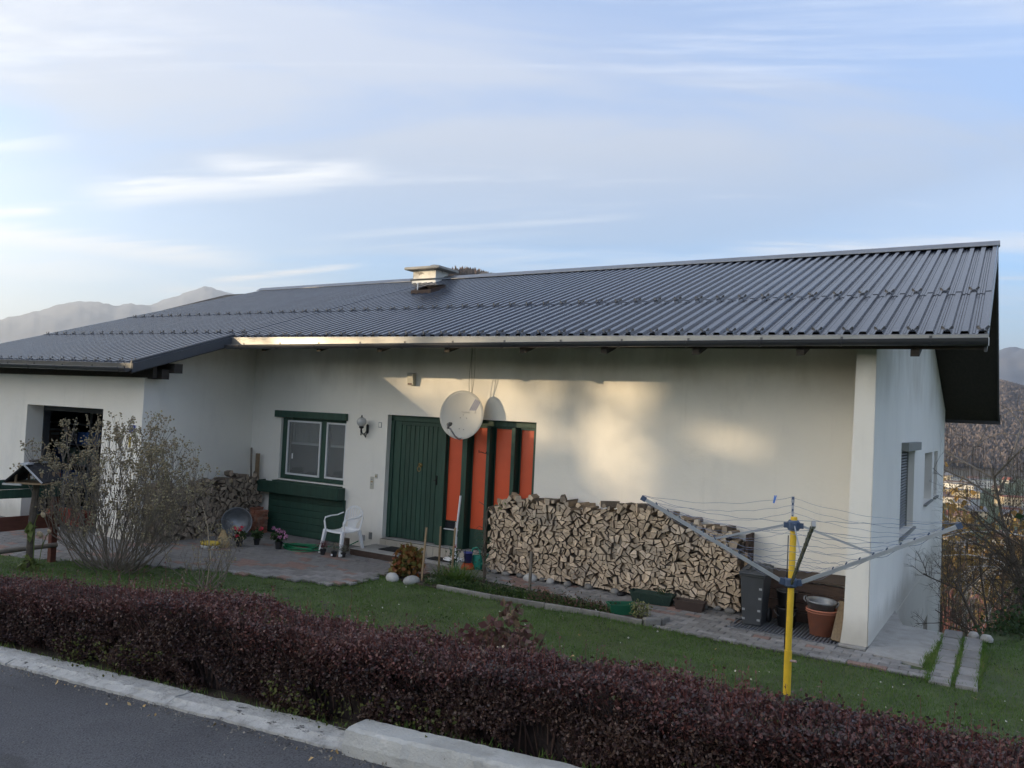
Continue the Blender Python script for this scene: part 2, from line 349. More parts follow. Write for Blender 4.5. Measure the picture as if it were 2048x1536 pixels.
L_green = leafmat('garden_green_leaf', [(0.022, 0.045, 0.018), (0.04, 0.075, 0.026), (0.075, 0.10, 0.04)], 0.55, 3.0, 0.3)
L_var = leafmat('variegated_leaf', [(0.08, 0.10, 0.03), (0.24, 0.25, 0.10), (0.42, 0.40, 0.22)], 0.55, 6.0, 0.3)
L_sun = leafmat('sunflower_leaf', [(0.12, 0.16, 0.04), (0.20, 0.24, 0.08)], 0.6, 3.0, 0.4)
L_heath = leafmat('heather_grey', [(0.14, 0.15, 0.11), (0.26, 0.25, 0.20)], 0.7, 6, 0.2)
L_heathr = leafmat('heather_red', [(0.10, 0.04, 0.04), (0.20, 0.07, 0.08)], 0.7, 6, 0.2)
L_gold = leafmat('golden_leaf', [(0.20, 0.11, 0.035), (0.34, 0.20, 0.06), (0.42, 0.30, 0.11), (0.20, 0.18, 0.07)], 0.8, 0.2, 0.3)
L_brown = leafmat('bare_wood_mass', [(0.10, 0.075, 0.06), (0.16, 0.115, 0.09), (0.20, 0.15, 0.11)], 0.9, 0.1, 0.1)
L_con = leafmat('conifer_needle', [(0.015, 0.028, 0.014), (0.03, 0.05, 0.022), (0.045, 0.06, 0.03)], 0.8, 0.3, 0.0)

# ------------------------------------------------------------------ helpers
def tag(o, label=None, cat=None, group=None, kind=None):
    if label: o['label'] = label
    if cat: o['category'] = cat
    if group: o['group'] = group
    if kind: o['kind'] = kind
    return o

def empty(name, loc=(0, 0, 0), rz=0.0, label=None, cat=None, group=None, kind=None):
    o = bpy.data.objects.new(name, None); C.objects.link(o)
    o.location = loc; o.rotation_euler = (0, 0, rz); o.empty_display_size = 0.1
    return tag(o, label, cat, group, kind)

class MB:
    def __init__(self): self.v = []; self.f = []; self.m = []
    def add(self, vs, fs, mi=0):
        k = len(self.v); self.v += [tuple(p) for p in vs]
        self.f += [tuple(i + k for i in f) for f in fs]; self.m += [mi] * len(fs); return self
    def box(self, x0, x1, y0, y1, z0, z1, mi=0):
        return self.add([(x0, y0, z0), (x1, y0, z0), (x1, y1, z0), (x0, y1, z0), (x0, y0, z1), (x1, y0, z1), (x1, y1, z1), (x0, y1, z1)],
                        [(0, 3, 2, 1), (4, 5, 6, 7), (0, 1, 5, 4), (1, 2, 6, 5), (2, 3, 7, 6), (3, 0, 4, 7)], mi)
    def hexa(self, b, t, mi=0):
        return self.add(list(b) + list(t), [(0, 3, 2, 1), (4, 5, 6, 7), (0, 1, 5, 4), (1, 2, 6, 5), (2, 3, 7, 6), (3, 0, 4, 7)], mi)
    def obox(self, c, ax, ay, az, mi=0):
        c, ax, ay, az = map(Vector, (c, ax, ay, az))
        P = lambda i, j, k: c + ax * i + ay * j + az * k
        return self.hexa([P(-1, -1, -1), P(1, -1, -1), P(1, 1, -1), P(-1, 1, -1)], [P(-1, -1, 1), P(1, -1, 1), P(1, 1, 1), P(-1, 1, 1)], mi)
    def bar(self, a, b, w, h=None, up=(0, 0, 1), mi=0):
        a, b = Vector(a), Vector(b); d = b - a; h = h or w
        n = d.normalized(); u = Vector(up)
        s = n.cross(u)
        if s.length < 1e-4: s = n.cross(Vector((0, 1, 0)))
        s.normalize(); t = s.cross(n)
        return self.obox((a + b) / 2, d / 2, s * w / 2, t * h / 2, mi)
    def tube(self, pts, r, n=6, cap=True, mi=0, closed=False):
        pts = [Vector(p) for p in pts]; rs = r if isinstance(r, (list, tuple)) else [r] * len(pts)
        k = len(self.v); ref = None
        for i, p in enumerate(pts):
            if closed: d = pts[(i + 1) % len(pts)] - pts[i - 1]
            else: d = pts[min(i + 1, len(pts) - 1)] - pts[max(i - 1, 0)]
            d = d.normalized() if d.length > 1e-9 else Vector((0, 0, 1))
            if ref is None:
                ref = d.cross(Vector((0, 0, 1)))
                if ref.length < 1e-3: ref = d.cross(Vector((1, 0, 0)))
            s = ref - d * ref.dot(d)
            s = s.normalized() if s.length > 1e-6 else d.orthogonal().normalized(); ref = s; t = d.cross(s)
            for j in range(n):
                a = 2 * PI * j / n; q = p + (s * math.cos(a) + t * math.sin(a)) * rs[i]; self.v.append(tuple(q))
        m = len(pts)
        for i in range(m if closed else m - 1):
            for j in range(n):
                i2 = (i + 1) % m
                self.f.append((k + i * n + j, k + i * n + (j + 1) % n, k + i2 * n + (j + 1) % n, k + i2 * n + j)); self.m.append(mi)
        if cap and not closed:
            e = len(self.v); self.v += self.v[k:k + n] + self.v[k + (m - 1) * n:k + m * n]
            self.f.append(tuple(e + j for j in range(n))[::-1]); self.m.append(mi)
            self.f.append(tuple(e + n + j for j in range(n))); self.m.append(mi)
        return self
    def lathe(self, prof, c=(0, 0, 0), n=20, axis=None, mi=0, sx=1, sy=1):
        c = Vector(c); k = len(self.v)
        if axis is None: ex, ey, ez = Vector((1, 0, 0)), Vector((0, 1, 0)), Vector((0, 0, 1))
        else:
            ez = Vector(axis).normalized(); ex = ez.orthogonal().normalized(); ey = ez.cross(ex)
        for r, z in prof:
            for j in range(n):
                a = 2 * PI * j / n
                self.v.append(tuple(c + ex * (r * sx * math.cos(a)) + ey * (r * sy * math.sin(a)) + ez * z))
        for i in range(len(prof) - 1):
            for j in range(n):
                self.f.append((k + i * n + j, k + i * n + (j + 1) % n, k + (i + 1) * n + (j + 1) % n, k + (i + 1) * n + j)); self.m.append(mi)
        if prof[0][0] > 1e-6: self.f.append(tuple(k + j for j in range(n))[::-1]); self.m.append(mi)
        return self
    def build(self, name, mats, parent=None, smooth=False, bevel=0.0, loc=None):
        me = bpy.data.meshes.new(name); me.from_pydata(self.v, [], self.f); me.update()
        for x in (mats if isinstance(mats, (list, tuple)) else [mats]): me.materials.append(x)
        if any(self.m): me.polygons.foreach_set('material_index', self.m)
        if smooth: me.polygons.foreach_set('use_smooth', [True] * len(me.polygons))
        o = bpy.data.objects.new(name, me); C.objects.link(o)
        if parent: o.parent = parent
        if loc: o.location = loc
        if bevel:
            b = o.modifiers.new('bevel', 'BEVEL'); b.width = bevel; b.segments = 2; b.limit_method = 'ANGLE'
        return o

def npmesh(name, V, F, mats, parent=None, mi=None, smooth=False):
    V = np.asarray(V, np.float32); F = np.asarray(F, np.int32)
    me = bpy.data.meshes.new(name)
    n = F.shape[1]
    me.vertices.add(len(V)); me.vertices.foreach_set('co', V.ravel())
    me.loops.add(F.size); me.loops.foreach_set('vertex_index', F.ravel())
    me.polygons.add(len(F)); me.polygons.foreach_set('loop_start', np.arange(0, F.size, n, dtype=np.int32))
    for x in (mats if isinstance(mats, (list, tuple)) else [mats]): me.materials.append(x)
    if mi is not None: me.polygons.foreach_set('material_index', np.asarray(mi, np.int32))
    me.update(); me.validate()
    if smooth: me.polygons.foreach_set('use_smooth', [True] * len(me.polygons))
    o = bpy.data.objects.new(name, me); C.objects.link(o)
    if parent: o.parent = parent
    return o

def copyto(src, parent=None, loc=None, rot=None, scale=None):
    o = src.copy(); C.objects.link(o)
    if parent is not None: o.parent = parent
    if loc is not None: o.location = loc
    if rot is not None: o.rotation_euler = rot
    if scale is not None: o.scale = scale
    return o

def rand_rot(n):
    q = RNG.normal(size=(n, 4)); q /= np.linalg.norm(q, axis=1)[:, None]
    w, x, y, z = q.T
    return np.stack([np.stack([1 - 2 * (y * y + z * z), 2 * (x * y - z * w), 2 * (x * z + y * w)], 1),
                     np.stack([2 * (x * y + z * w), 1 - 2 * (x * x + z * z), 2 * (y * z - x * w)], 1)], 1)   # n,2,3 : two axes

def leaves(name, P, size, mat_, parent=None, aspect=0.55, sizevar=0.4, bias=None, kind='stuff', fold=True):
    """one pointed leaf (two triangles on each side of the midrib) per point"""
    P = np.asarray(P, float); n = len(P)
    A = rand_rot(n); a, b = A[:, 0], A[:, 1]
    if bias is not None:
        a = a + np.asarray(bias); a /= np.linalg.norm(a, axis=1)[:, None]
        b = b - a * (a * b).sum(1)[:, None]; b /= np.linalg.norm(b, axis=1)[:, None]
    s = size * (1 + sizevar * RNG.uniform(-1, 1, n))[:, None]
    c = np.cross(a, b)
    p0 = P; p1 = P + a * s * 0.5 + b * s * aspect * 0.5 + c * s * 0.12; p2 = P + a * s; p3 = P + a * s * 0.5 - b * s * aspect * 0.5 + c * s * 0.12
    V = np.stack([p0, p1, p2, p3], 1).reshape(-1, 3)
    k = np.arange(n)[:, None] * 4
    F = k + np.array([[0, 1, 2, 3]])
    o = npmesh(name, V, F, mat_, parent)
    if kind: o['kind'] = kind
    return o

def blades(name, P, h, w, mat_, parent=None, lean=0.5):
    P = np.asarray(P, float); n = len(P)
    th = RNG.uniform(0, 2 * PI, n); d = np.stack([np.cos(th), np.sin(th), np.zeros(n)], 1)
    ph = RNG.uniform(0, 2 * PI, n); l = np.stack([np.cos(ph), np.sin(ph), np.zeros(n)], 1) * (RNG.uniform(0, lean, n)[:, None])
    hh = (h * RNG.uniform(0.5, 1.3, n))[:, None]; up = np.array([[0, 0, 1.0]])
    V = np.stack([P - d * w / 2, P + d * w / 2, P + (up + l) * hh], 1).reshape(-1, 3)
    F = np.arange(n)[:, None] * 3 + np.array([[0, 1, 2]])
    o = npmesh(name, V, F, mat_, parent); o['kind'] = 'stuff'
    return o

def inpoly(x, y, poly):
    x = np.asarray(x); y = np.asarray(y); ins = np.zeros(x.shape, bool); n = len(poly)
    for i in range(n):
        x0, y0 = poly[i]; x1, y1 = poly[(i + 1) % n]
        if y0 == y1: continue
        c = ((y0 > y) != (y1 > y)) & (x < (x1 - x0) * (y - y0) / (y1 - y0) + x0)
        ins ^= c
    return ins

def vnoise(x, y, seed=0):
    """cheap smooth 2-D noise, about -1..1"""
    x = np.asarray(x, float); y = np.asarray(y, float); s = seed * 12.9
    return (np.sin(x * 1.3 + 1.7 * np.sin(y * 0.9 + s) + s) + np.sin(y * 1.7 + 1.3 * np.sin(x * 1.1 - s) + 2 * s) + 0.6 * np.sin(2.9 * x + 2.3 * y + s)) / 2.6

def sstep(a, b, x):
    t = np.clip((np.asarray(x, float) - a) / (b - a), 0, 1); return t * t * (3 - 2 * t)

# ------------------------------------------------------------------ ground
def road_z(x): return 0.15 + 0.06 * np.clip(np.asarray(x, float), -8, 16)
GR = -0.24
def ground_z(x, y):
    x = np.asarray(x, float); y = np.asarray(y, float)
    rz = road_z(x) - 0.03
    t = sstep(-3.4, -7.2, y)
    z = GR * (1 - t) + (rz + 0.02) * t
    z = np.where(y < -7.98, rz, z)
    z = z + np.where((y > -7.0) & (y < 0), 0.012 * vnoise(x * 2, y * 2, 3), 0)
    z = z + sstep(-13.2, -60, y) * 6.0
    # the slope falls away behind and to the right of the house
    y0 = np.where(x < 8.75, 0.55, 0.55 + 1.3 * sstep(8.75, 9.6, x))
    d = np.maximum(0, y - y0)
    fall = sstep(0, 0.5, d) * np.where(x < 8.9, 1.0, 0.25) + 0.25 * d + 0.0
    fall = np.where(d > 150, sstep(0, 0.5, d) * 0.6 + 0.25 * 150 + 30 * sstep(150, 420, d), fall)
    z = z - np.where(d > 0, fall, 0)
    # east side of garden also drops beyond 12 m
    z = z - np.where((y > -7) & (y <= 40), 0.2 * np.maximum(0, x - 11.5) * sstep(-7, -3, y), 0) * np.where(x < 60, 1, 0)
    return z
def nonuni(a, b, fine0, fine1, st, g):
    c = list(np.arange(fine0, fine1 + 1e-6, st)); s = st; v = fine1
    while v < b: s *= g; v += s; c.append(min(v, b))
    s = st; v = fine0
    while v > a: s *= g; v -= s; c.insert(0, max(v, a))
    return np.array(c)
xs = nonuni(-6000, 9000, -8, 12, 0.22, 1.12)
ys = nonuni(-300, 13000, -9, 3, 0.2, 1.12)
GX, GY = np.meshgrid(xs, ys)
GZ = ground_z(GX, GY) + np.where(GY > 200, 6 * vnoise(GX / 170, GY / 140, 5) * sstep(200, 600, GY), 0)
# keep the sheet below road and patio surfaces
def grid_faces(nx, ny):
    i = np.arange(nx - 1)[None, :] + np.arange(ny - 1)[:, None] * nx
    return np.stack([i, i + 1, i + 1 + nx, i + nx], -1).reshape(-1, 4)
g = npmesh('ground', np.stack([GX, GY, GZ], -1).reshape(-1, 3), grid_faces(len(xs), len(ys)), M['grassbase'], smooth=True)
tag(g, kind='structure')

# road
rx = nonuni(-60, 60, -4, 12, 1.0, 1.25); ry = np.array([-13.4, -12.5, -11, -10, -9.3, -8.6, -8.03])
X_, Y_ = np.meshgrid(rx, ry)
o = npmesh('road', np.stack([X_, Y_, road_z(X_) + 0.004 + 0.006 * vnoise(X_, Y_, 2)], -1).reshape(-1, 3), grid_faces(len(rx), len(ry)), M['asphalt'], smooth=True)
tag(o, kind='structure')

# old rough kerb, cast in pieces; newer raised block from x = 6.6 on
def kerb_piece(x0, x1, yb, yf, yfb, h0, rough, seed):
    n = max(3, int((x1 - x0) / 0.045)); m = MB(); rr = random.Random(seed)
    prof = []
    for i in range(n + 1):
        x = x0 + (x1 - x0) * i / n; zr = 0.15 + 0.06 * x
        w = rough * float(vnoise(x * 5, seed * 3.1, seed)) + rough * 0.8 * rr.uniform(-1, 1)
        w2 = rough * float(vnoise(x * 4 + 9, seed, seed + 2)) + rough * 0.7 * rr.uniform(-1, 1)
        prof.append([(x, yfb + w * 0.6, zr - 0.05), (x, yfb + w, zr + h0 * 0.45), (x, yf + w * 1.3, zr + h0 - 0.012 + w2 * 0.5),
                     (x, yf + 0.02 + w2, zr + h0 + w * 0.4), (x, (yf + yb) / 2, zr + h0 + w2 * 0.7), (x, yb + w2 * 0.8, zr + h0 + w * 0.4), (x, yb + w2 * 0.8, zr - 0.1)])
    k = 7
    for p in prof: m.v += p
    for i in range(n):
        for j in range(k - 1):
            m.f.append((i * k + j, (i + 1) * k + j, (i + 1) * k + j + 1, i * k + j + 1)); m.m.append(0)
    m.f.append(tuple(range(k))); m.m.append(0)
    m.f.append(tuple(n * k + j for j in range(k))[::-1]); m.m.append(0)
    return m
kb = empty('kerb', (0, 0, 0), kind='structure')
xk = [-9, -6.2, -3.9, -1.4, 0.9, 3.35, 5.1, 6.52]
for i in range(len(xk) - 1):
    kerb_piece(xk[i] + 0.003, xk[i + 1] - 0.003, -7.895, -8.035, -8.085, 0.045, 0.008, i + 1).build('kerb_stone', M['kerb'], kb, smooth=False)
kerb_piece(6.53, 9.4, -7.94, -8.09, -8.11, 0.135, 0.006, 31).build('raised_kerb_block', M['newconc'], kb)
kerb_piece(9.41, 13.0, -7.94, -8.09, -8.11, 0.135, 0.006, 32).build('raised_kerb_block', M['newconc'], kb)

# fallen leaves along the kerb
P = []
for i in range(90):
    x = RNG.uniform(1.5, 9); y = -8.12 - abs(RNG.normal(0, 0.10)) if i < 62 else RNG.uniform(-9.6, -8.2)
    P.append((x, y, float(road_z(x)) + 0.018))
leaves('fallen_leaves', P, 0.026, M['dryleaf'], None, 0.6, 0.5, bias=None)

P = []
for i in range(1500):
    x = RNG.uniform(-1, 9); P.append((x, -8.10 - abs(RNG.normal(0, 0.05)) if i < 1100 else RNG.uniform(-10.5, -8.3), float(road_z(x)) + 0.012))
leaves('road_grit', P, 0.012, mat('grit', (.22, .20, .17), .9, .4, 30), None, 0.8, 0.6)
P = []
for i in range(700):
    x = RNG.uniform(-1, 9.3); P.append((x, -7.90 + RNG.normal(0, .012), float(road_z(x)) + (.045 if x < 6.6 else .12)))
blades('kerb_weeds', np.array(P), 0.035, 0.006, L_grass, None, 1.0)

# ------------------------------------------------------------------ lawn, patio, paths
LAWN = [(-7, -7.2), (-7, -5.6), (-4.5, -4.9), (-2.7, -4.25), (-1.38, -3.44), (0.45, -2.84), (1.42, -2.62), (1.50, -2.2), (1.35, -1.72), (2.3, -1.86), (3.41, -1.86), (4.96, -1.72),
        (5.72, -1.80), (7.0, -1.80), (8.04, -1.84), (9.10, -1.80), (9.14, -0.6), (9.14, 0.45), (9.5, 0.9), (12.5, 1.6), (13, -7.2)]
n = 520000
px_ = RNG.uniform(-4.5, 11.2, n); py_ = RNG.uniform(-7.0, 1.4, n)
keep = inpoly(px_, py_, LAWN)
d = np.hypot(px_ - CAM.x, py_ - CAM.y)
keep &= (RNG.uniform(0, 1, n) < np.clip(9.0 / d, 0.5, 1)) & ((py_ > -6.2) | (px_ > 5))
px_, py_ = px_[keep], py_[keep]
gz = ground_z(px_, py_)
gn = vnoise(px_ * 1.4, py_ * 1.7, 13) + .6 * vnoise(px_ * 5, py_ * 6, 14); sel = RNG.uniform(-1.2, 1.0, len(px_)) < gn + .55
o = blades('lawn_grass', np.stack([px_, py_, gz - 0.004], 1)[sel], 0.032, 0.006, L_grass, None, 0.9)
cp = (vnoise(px_ * 2.3, py_ * 2.9, 17) > .38) & (RNG.uniform(0, 1, len(px_)) < .10)
leaves('lawn_clover', np.stack([px_, py_, gz + .012], 1)[cp], .016, L_green, None, .9)
# longer tufts along the edges
E2 = []
for (a, b) in zip(LAWN[3:17], LAWN[4:18]):
    L_ = math.hypot(b[0] - a[0], b[1] - a[1])
    for _ in range(int(L_ * 260)):
        t = RNG.uniform(); E2.append((a[0] + (b[0] - a[0]) * t + RNG.normal(0, 0.03), a[1] + (b[1] - a[1]) * t + RNG.normal(0, 0.03) , 0))
E2 = np.array(E2); E2[:, 2] = ground_z(E2[:, 0], E2[:, 1])
blades('lawn_edge_grass', E2, 0.05, 0.007, L_grass, None, 0.8)
P = []
for i in range(260):
    x, y = RNG.uniform(-1, 10.5), RNG.uniform(-6.5, -1.8)
    if inpoly([x], [y], LAWN)[0]: P.append((x, y, float(ground_z(x, y)) + 0.028))
leaves('daisies', P, 0.021, M['daisy'], None, 0.9, 0.4)
P = []
for i in range(60):
    x, y = RNG.uniform(3, 10.5), RNG.uniform(-5.5, -1.9)
    if inpoly([x], [y], LAWN)[0]: P.append((x, y, float(ground_z(x, y)) + 0.03))
leaves('leaves_on_lawn', P, 0.045, M['dryleaf'], None, 0.5, 0.5)

def sheet(name, poly, z, material, parent=None, kind='structure', thick=0.05):
    n = len(poly); m = MB()
    m.add([(x, y, z) for x, y in poly] + [(x, y, z - thick) for x, y in poly], [tuple(range(n))] + [(i, i + n, (i + 1) % n + n, (i + 1) % n) for i in range(n)])
    o = m.build(name, material, parent)
    if kind and parent is None: o['kind'] = kind
    return o
PATIO = [(-9, -7.0), (-9, -0.1), (-3.45, 0.0), (7.7, 0.0), (7.7, -0.3), (8.0, -1.12), (9.0, -1.75), (8.04, -1.80), (7.0, -1.76), (5.72, -1.76), (5.70, -1.35), (4.64, -1.12), (3.56, -0.98), (2.35, -0.92), (1.35, -1.25),
         (1.35, -1.72), (1.50, -2.2), (1.42, -2.62), (0.45, -2.84), (-1.38, -3.44), (-2.7, -4.25), (-4.5, -4.9), (-7, -5.6)]
patio = sheet('patio', PATIO, GR + 0.018, M['joint'])

# interlocking pavers, each its own piece
def paver_bm():
    m = MB(); h = 0.098; a, b = 0.0665, 0.0505; c0, c1 = 0.045, 0.052
    pts = [(-h, -a), (-c1, -a), (-c0, -b), (c0, -b), (c1, -a), (h, -a), (h, a), (c1, a), (c0, b), (-c0, b), (-c1, a), (-h, a)]
    n = len(pts); e = 0.006
    top = [(x - e * np.sign(x), y - e * np.sign(y), 0.0) for x, y in pts]
    m.add([(x, y, -0.03) for x, y in pts] + [(x, y, -0.006) for x, y in pts] + top,
          [(i, (i + 1) % n, (i + 1) % n + n, i + n) for i in range(n)] + [(i + n, (i + 1) % n + n, (i + 1) % n + 2 * n, i + 2 * n) for i in range(n)] + [tuple(range(2 * n, 3 * n))])
    return m
pv = paver_bm().build('paver', M['paver'], patio, bevel=0)
pvr = paver_bm().build('paver', M['paverred'], patio, bevel=0)
spots = []
PZ = GR + 0.034
rr = random.Random(5)
for j in range(-45, 2):
    y = -0.03 + j * 0.119
    for i in range(-48, 60):
        x = i * 0.2 + (0.1 if j % 2 else 0)
        if not inpoly([x], [y], PATIO)[0] or y > -0.06: continue
        if x > 6.4 and y > -1.13: continue          # grating and wall end
        if x < -3.3 and y > -2.45: continue          # under garage
        if x > 8.7: continue
        if -0.1 < x < 0.95 and y > -0.75: continue
        dx, dy = x - CAM.x, y - CAM.y
        # inside the picture?
        u = (R[0][0] * dx + R[0][1] * dy) / (R[2][0] * dx + R[2][1] * dy)
        if u < -0.66 or u > 0.64: continue
        red = (float(vnoise(x * 2.3, y * 2.9, 9)) > 0.42 and rr.random() < 0.7) or rr.random() < 0.05
        spots.append((math.hypot(dx, dy), x, y, red))
spots.sort()
used = [0, 0]; rest = MB(); pm = paver_bm()
for k, (dd, x, y, red) in enumerate(spots):
    z = PZ + rr.uniform(-0.004, 0.003); rot = (rr.uniform(-.012, .012), rr.uniform(-.012, .012), rr.uniform(-.015, .015))
    if k < 298:
        src = pvr if red else pv
        if not used[red]: used[red] = 1; src.location = (x, y, z); src.rotation_euler = rot
        else: copyto(src, patio, (x, y, z), rot)
    else:
        rest.add([(x + p[0], y + p[1], z + p[2] + p[0] * rot[1] + p[1] * rot[0]) for p in pm.v], pm.f, 1 if red else 0)
o = rest.build('pavers_beyond', [M['paver'], M['paverred']], patio); o['kind'] = 'stuff'
# moss and sand sit in the joints
P = []
for i in range(7000):
    x, y = RNG.uniform(-3, 8.7), RNG.uniform(-3.3, -0.5)
    if inpoly([x], [y], PATIO)[0] and (abs((y + 0.03) / 0.119 % 1 - 0.5) < 0.12) and not inpoly([x], [y], LAWN)[0] and not (x > 6.4 and y > -1.13): P.append((x, y, PZ - 0.012))
blades('joint_moss', np.array(P), 0.012, 0.008, L_green, None, 1.0)

# slab beside the house and paver strips right of it
slab = sheet('concrete_slab', [(8.015, -1.22), (8.60, -1.30), (8.66, -0.5), (8.70, 0.44), (8.22, 0.53), (8.035, 1.40), (8.02, 0.5)], -0.205, M['concrete'], thick=0.9)
strips = empty('stepping_path', (0, 0, 0), kind='structure')
rr = random.Random(9)
src = None
for col, (x0, x1) in enumerate([(8.70, 8.90), (8.935, 9.13)]):
    y = -1.86
    while y < 0.36:
        L_ = 0.235 if y < -1.4 else rr.choice([0.30, 0.42, 0.35])
        w = 0.012
        b = MB().box(x0 + rr.uniform(-.006, .006), x1 + rr.uniform(-.01, .01), y + w, y + L_ - w * 0.3, -0.30, -0.205 + rr.uniform(-.008, .008))
        b.build('paving_stone', M['paver'], strips, bevel=0.008); y += L_
P = []
for i in range(1300):
    c = RNG.choice([8.685, 8.92, 9.14], p=[0.42, 0.33, 0.25]); y = RNG.uniform(-1.85, 0.35)
    if c < 8.7 and y > -0.1 and RNG.uniform() < 0.7: continue
    P.append((c + RNG.normal(0, 0.018), y, -0.215))
for i in range(500): P.append((8.66 + RNG.normal(0, 0.035), RNG.normal(-1.05, 0.2), -0.21))
blades('grass_in_joints', np.array(P), 0.055, 0.008, L_grass, None, 0.9)
for (x, y, r) in [(9.16, 0.42, 0.07), (9.02, 0.48, 0.06)]:
    m = MB().lathe([(0.001, -0.04), (r, -0.02), (r * 1.05, 0.02), (r * 0.7, 0.055), (0.001, 0.065)], (x, y, -0.2), 9)
    o = m.build('boulder', M['stone'], None, smooth=True); tag(o, 'rounded grey stone at the far end of the paving strips, ' + ('right one' if x > 9.1 else 'left one'), 'stone')

# flower bed with its concrete edging
BED = [(1.38, -1.30), (2.35, -0.93), (3.56, -0.99), (4.64, -1.13), (5.68, -1.37), (5.70, -1.66), (4.96, -1.66), (3.41, -1.80), (2.3, -1.80), (1.36, -1.68)]
bed = sheet('flower_bed', BED, GR + 0.028, M['soil'])
edging = empty('bed_edging', (0, 0, 0), kind='structure')
ex = [(2.5, -1.80), (3.42, -1.81), (4.2, -1.735), (4.96, -1.665), (5.55, -1.69)]
for a, b in zip(ex, ex[1:]):
    MB().bar((a[0] + .004, a[1], GR + 0.0), (b[0] - .004, b[1], GR + 0.0), 0.05, 0.14).build('edging_stone', M['stoned'], edging, bevel=0.008)
for a, b in [((5.56, -1.69), (5.72, -1.55)), ((5.72, -1.55), (5.74, -1.38))]:
    MB().bar((a[0], a[1], GR + 0.035), (b[0], b[1], GR + 0.035), 0.10, 0.13).build('edging_stone', M['stoned'], edging, bevel=0.02)

# ------------------------------------------------------------------ house
house = empty('house', (0, 0, 0), label='white single-storey house with dark ribbed metal roof and green door', cat='house')
RX, RY = 9.13, 3.34
def zr(x): return 5.20 - 0.0061 * (RX - x)
def ze(x): return 3.35 + 0.0050 * (RX - x)
KF = 0.024
def roofz(x, y):
    if y <= RY: s = (RY - y) / 4.74; return zr(x) * (1 - s) + ze(x) * s
    return zr(x) - 0.372 * (y - RY)
def roofx(xr, y): return xr - KF * (RX - xr) * (RY - y) if y < RY else xr
def xr_of(x, y):   # inverse of roofx
    k = KF * (RY - y); return (x + k * RX) / (1 + k)
SOF = 0.20     # wall top below roof surface

def wallx(name, x0, x1, y0, y1, z0, holes, top, mats=None, parent=house):
    """wall parallel to x between y0 (front) and y1 with rectangular holes (x0,x1,z0,z1); top = function of x"""
    xs_ = sorted({x0, x1} | {h[0] for h in holes} | {h[1] for h in holes}); m = MB()
    for a, b in zip(xs_, xs_[1:]):
        zz = [z0]
        hs = sorted([h for h in holes if h[0] <= a + 1e-6 and h[1] >= b - 1e-6], key=lambda h: h[2])
        spans = []; z = z0
        for h in hs:
            if h[2] > z: spans.append((z, h[2], h[2]))
            z = h[3]
        spans.append((z, top(a), top(b)))
        for (p, qa, qb) in spans:
            if qa - p < 1e-4: continue
            m.hexa([(a, y0, p), (b, y0, p), (b, y1, p), (a, y1, p)], [(a, y0, qa), (b, y0, qb), (b, y1, qb), (a, y1, qa)])
    return m.build(name, mats or M['plaster'], parent)

T = 0.30
# main facade
wallx('facade_wall', -3.75, 7.76, 0.0, T, -0.55, [(-2.70, -1.02, 0.82, 2.00), (-0.05, 2.97, -0.02, 2.155)], lambda x: roofz(x, 0) - SOF)
# garage front wall, garage side wall
GF = -2.55
wallx('garage_front_wall', -9.6, -3.32, GF, GF + 0.32, -0.55, [(-6.92, -4.45, -0.55, 2.02)], lambda x: 2.72)
m = MB()
for a, b in [(-2.55 + 0.32, -1.4), (-1.4, 0.0)]:
    xa = -3.32 - 0.18 * (a + 2.55) / 2.55; xb = -3.32 - 0.18 * (b + 2.55) / 2.55
    m.hexa([(xa - .3, a, -.55), (xa, a, -.55), (xb, b, -.55), (xb - .3, b, -.55)], [(xa - .3, a, roofz(-3.3, a) - .2), (xa, a, roofz(-3.3, a) - .2), (xb, b, roofz(-3.3, b) - .2), (xb - .3, b, roofz(-3.3, b) - .2)])
a = -2.55 + .32; xa = -3.32 - 0.18 * .32 / 2.55
m.hexa([(-3.62, a, 2.722), (xa, a, 2.722), (xa, a, 2.722), (-3.62, a, 2.722)], [(-3.62, a, 2.8), (xa, a, 2.8), (xa, a, 2.8), (-3.62, a, 2.8)])
m.build('garage_side_wall', M['plaster'], house)
# wing wall ('pillar') at the right corner, slightly wider foot
PF = -1.0
m = MB().hexa([(7.745, PF, 0.10), (8.01, PF, 0.10), (8.01, PF + 0.9, 0.10), (7.745, PF + 0.9, 0.10)],
              [(7.80, PF, roofz(8, PF) - SOF), (8.005, PF, roofz(8, PF) - SOF), (8.005, PF + .9, roofz(8, PF + .9) - SOF), (7.80, PF + .9, roofz(8, PF + .9) - SOF)])
m.hexa([(7.715, PF, -0.195), (8.01, PF, -0.195), (8.01, PF + .9, -0.195), (7.715, PF + .9, -0.195)], [(7.735, PF, -0.02), (8.01, PF, -0.02), (8.01, PF + .9, -0.02), (7.735, PF + .9, -0.02)])
m.hexa([(7.735, PF, -0.02), (8.01, PF, -0.02), (8.01, PF + .9, -0.02), (7.735, PF + .9, -0.02)], [(7.745, PF, 0.10), (8.01, PF, 0.10), (8.01, PF + .9, 0.10), (7.745, PF + .9, 0.10)])
m.build('wing_wall', M['plaster'], house)
MB().box(7.70, 8.0, PF - 0.07, PF + 0.5, -0.30, -0.197).build('footing_stone', M['concrete'], house, bevel=0.01)
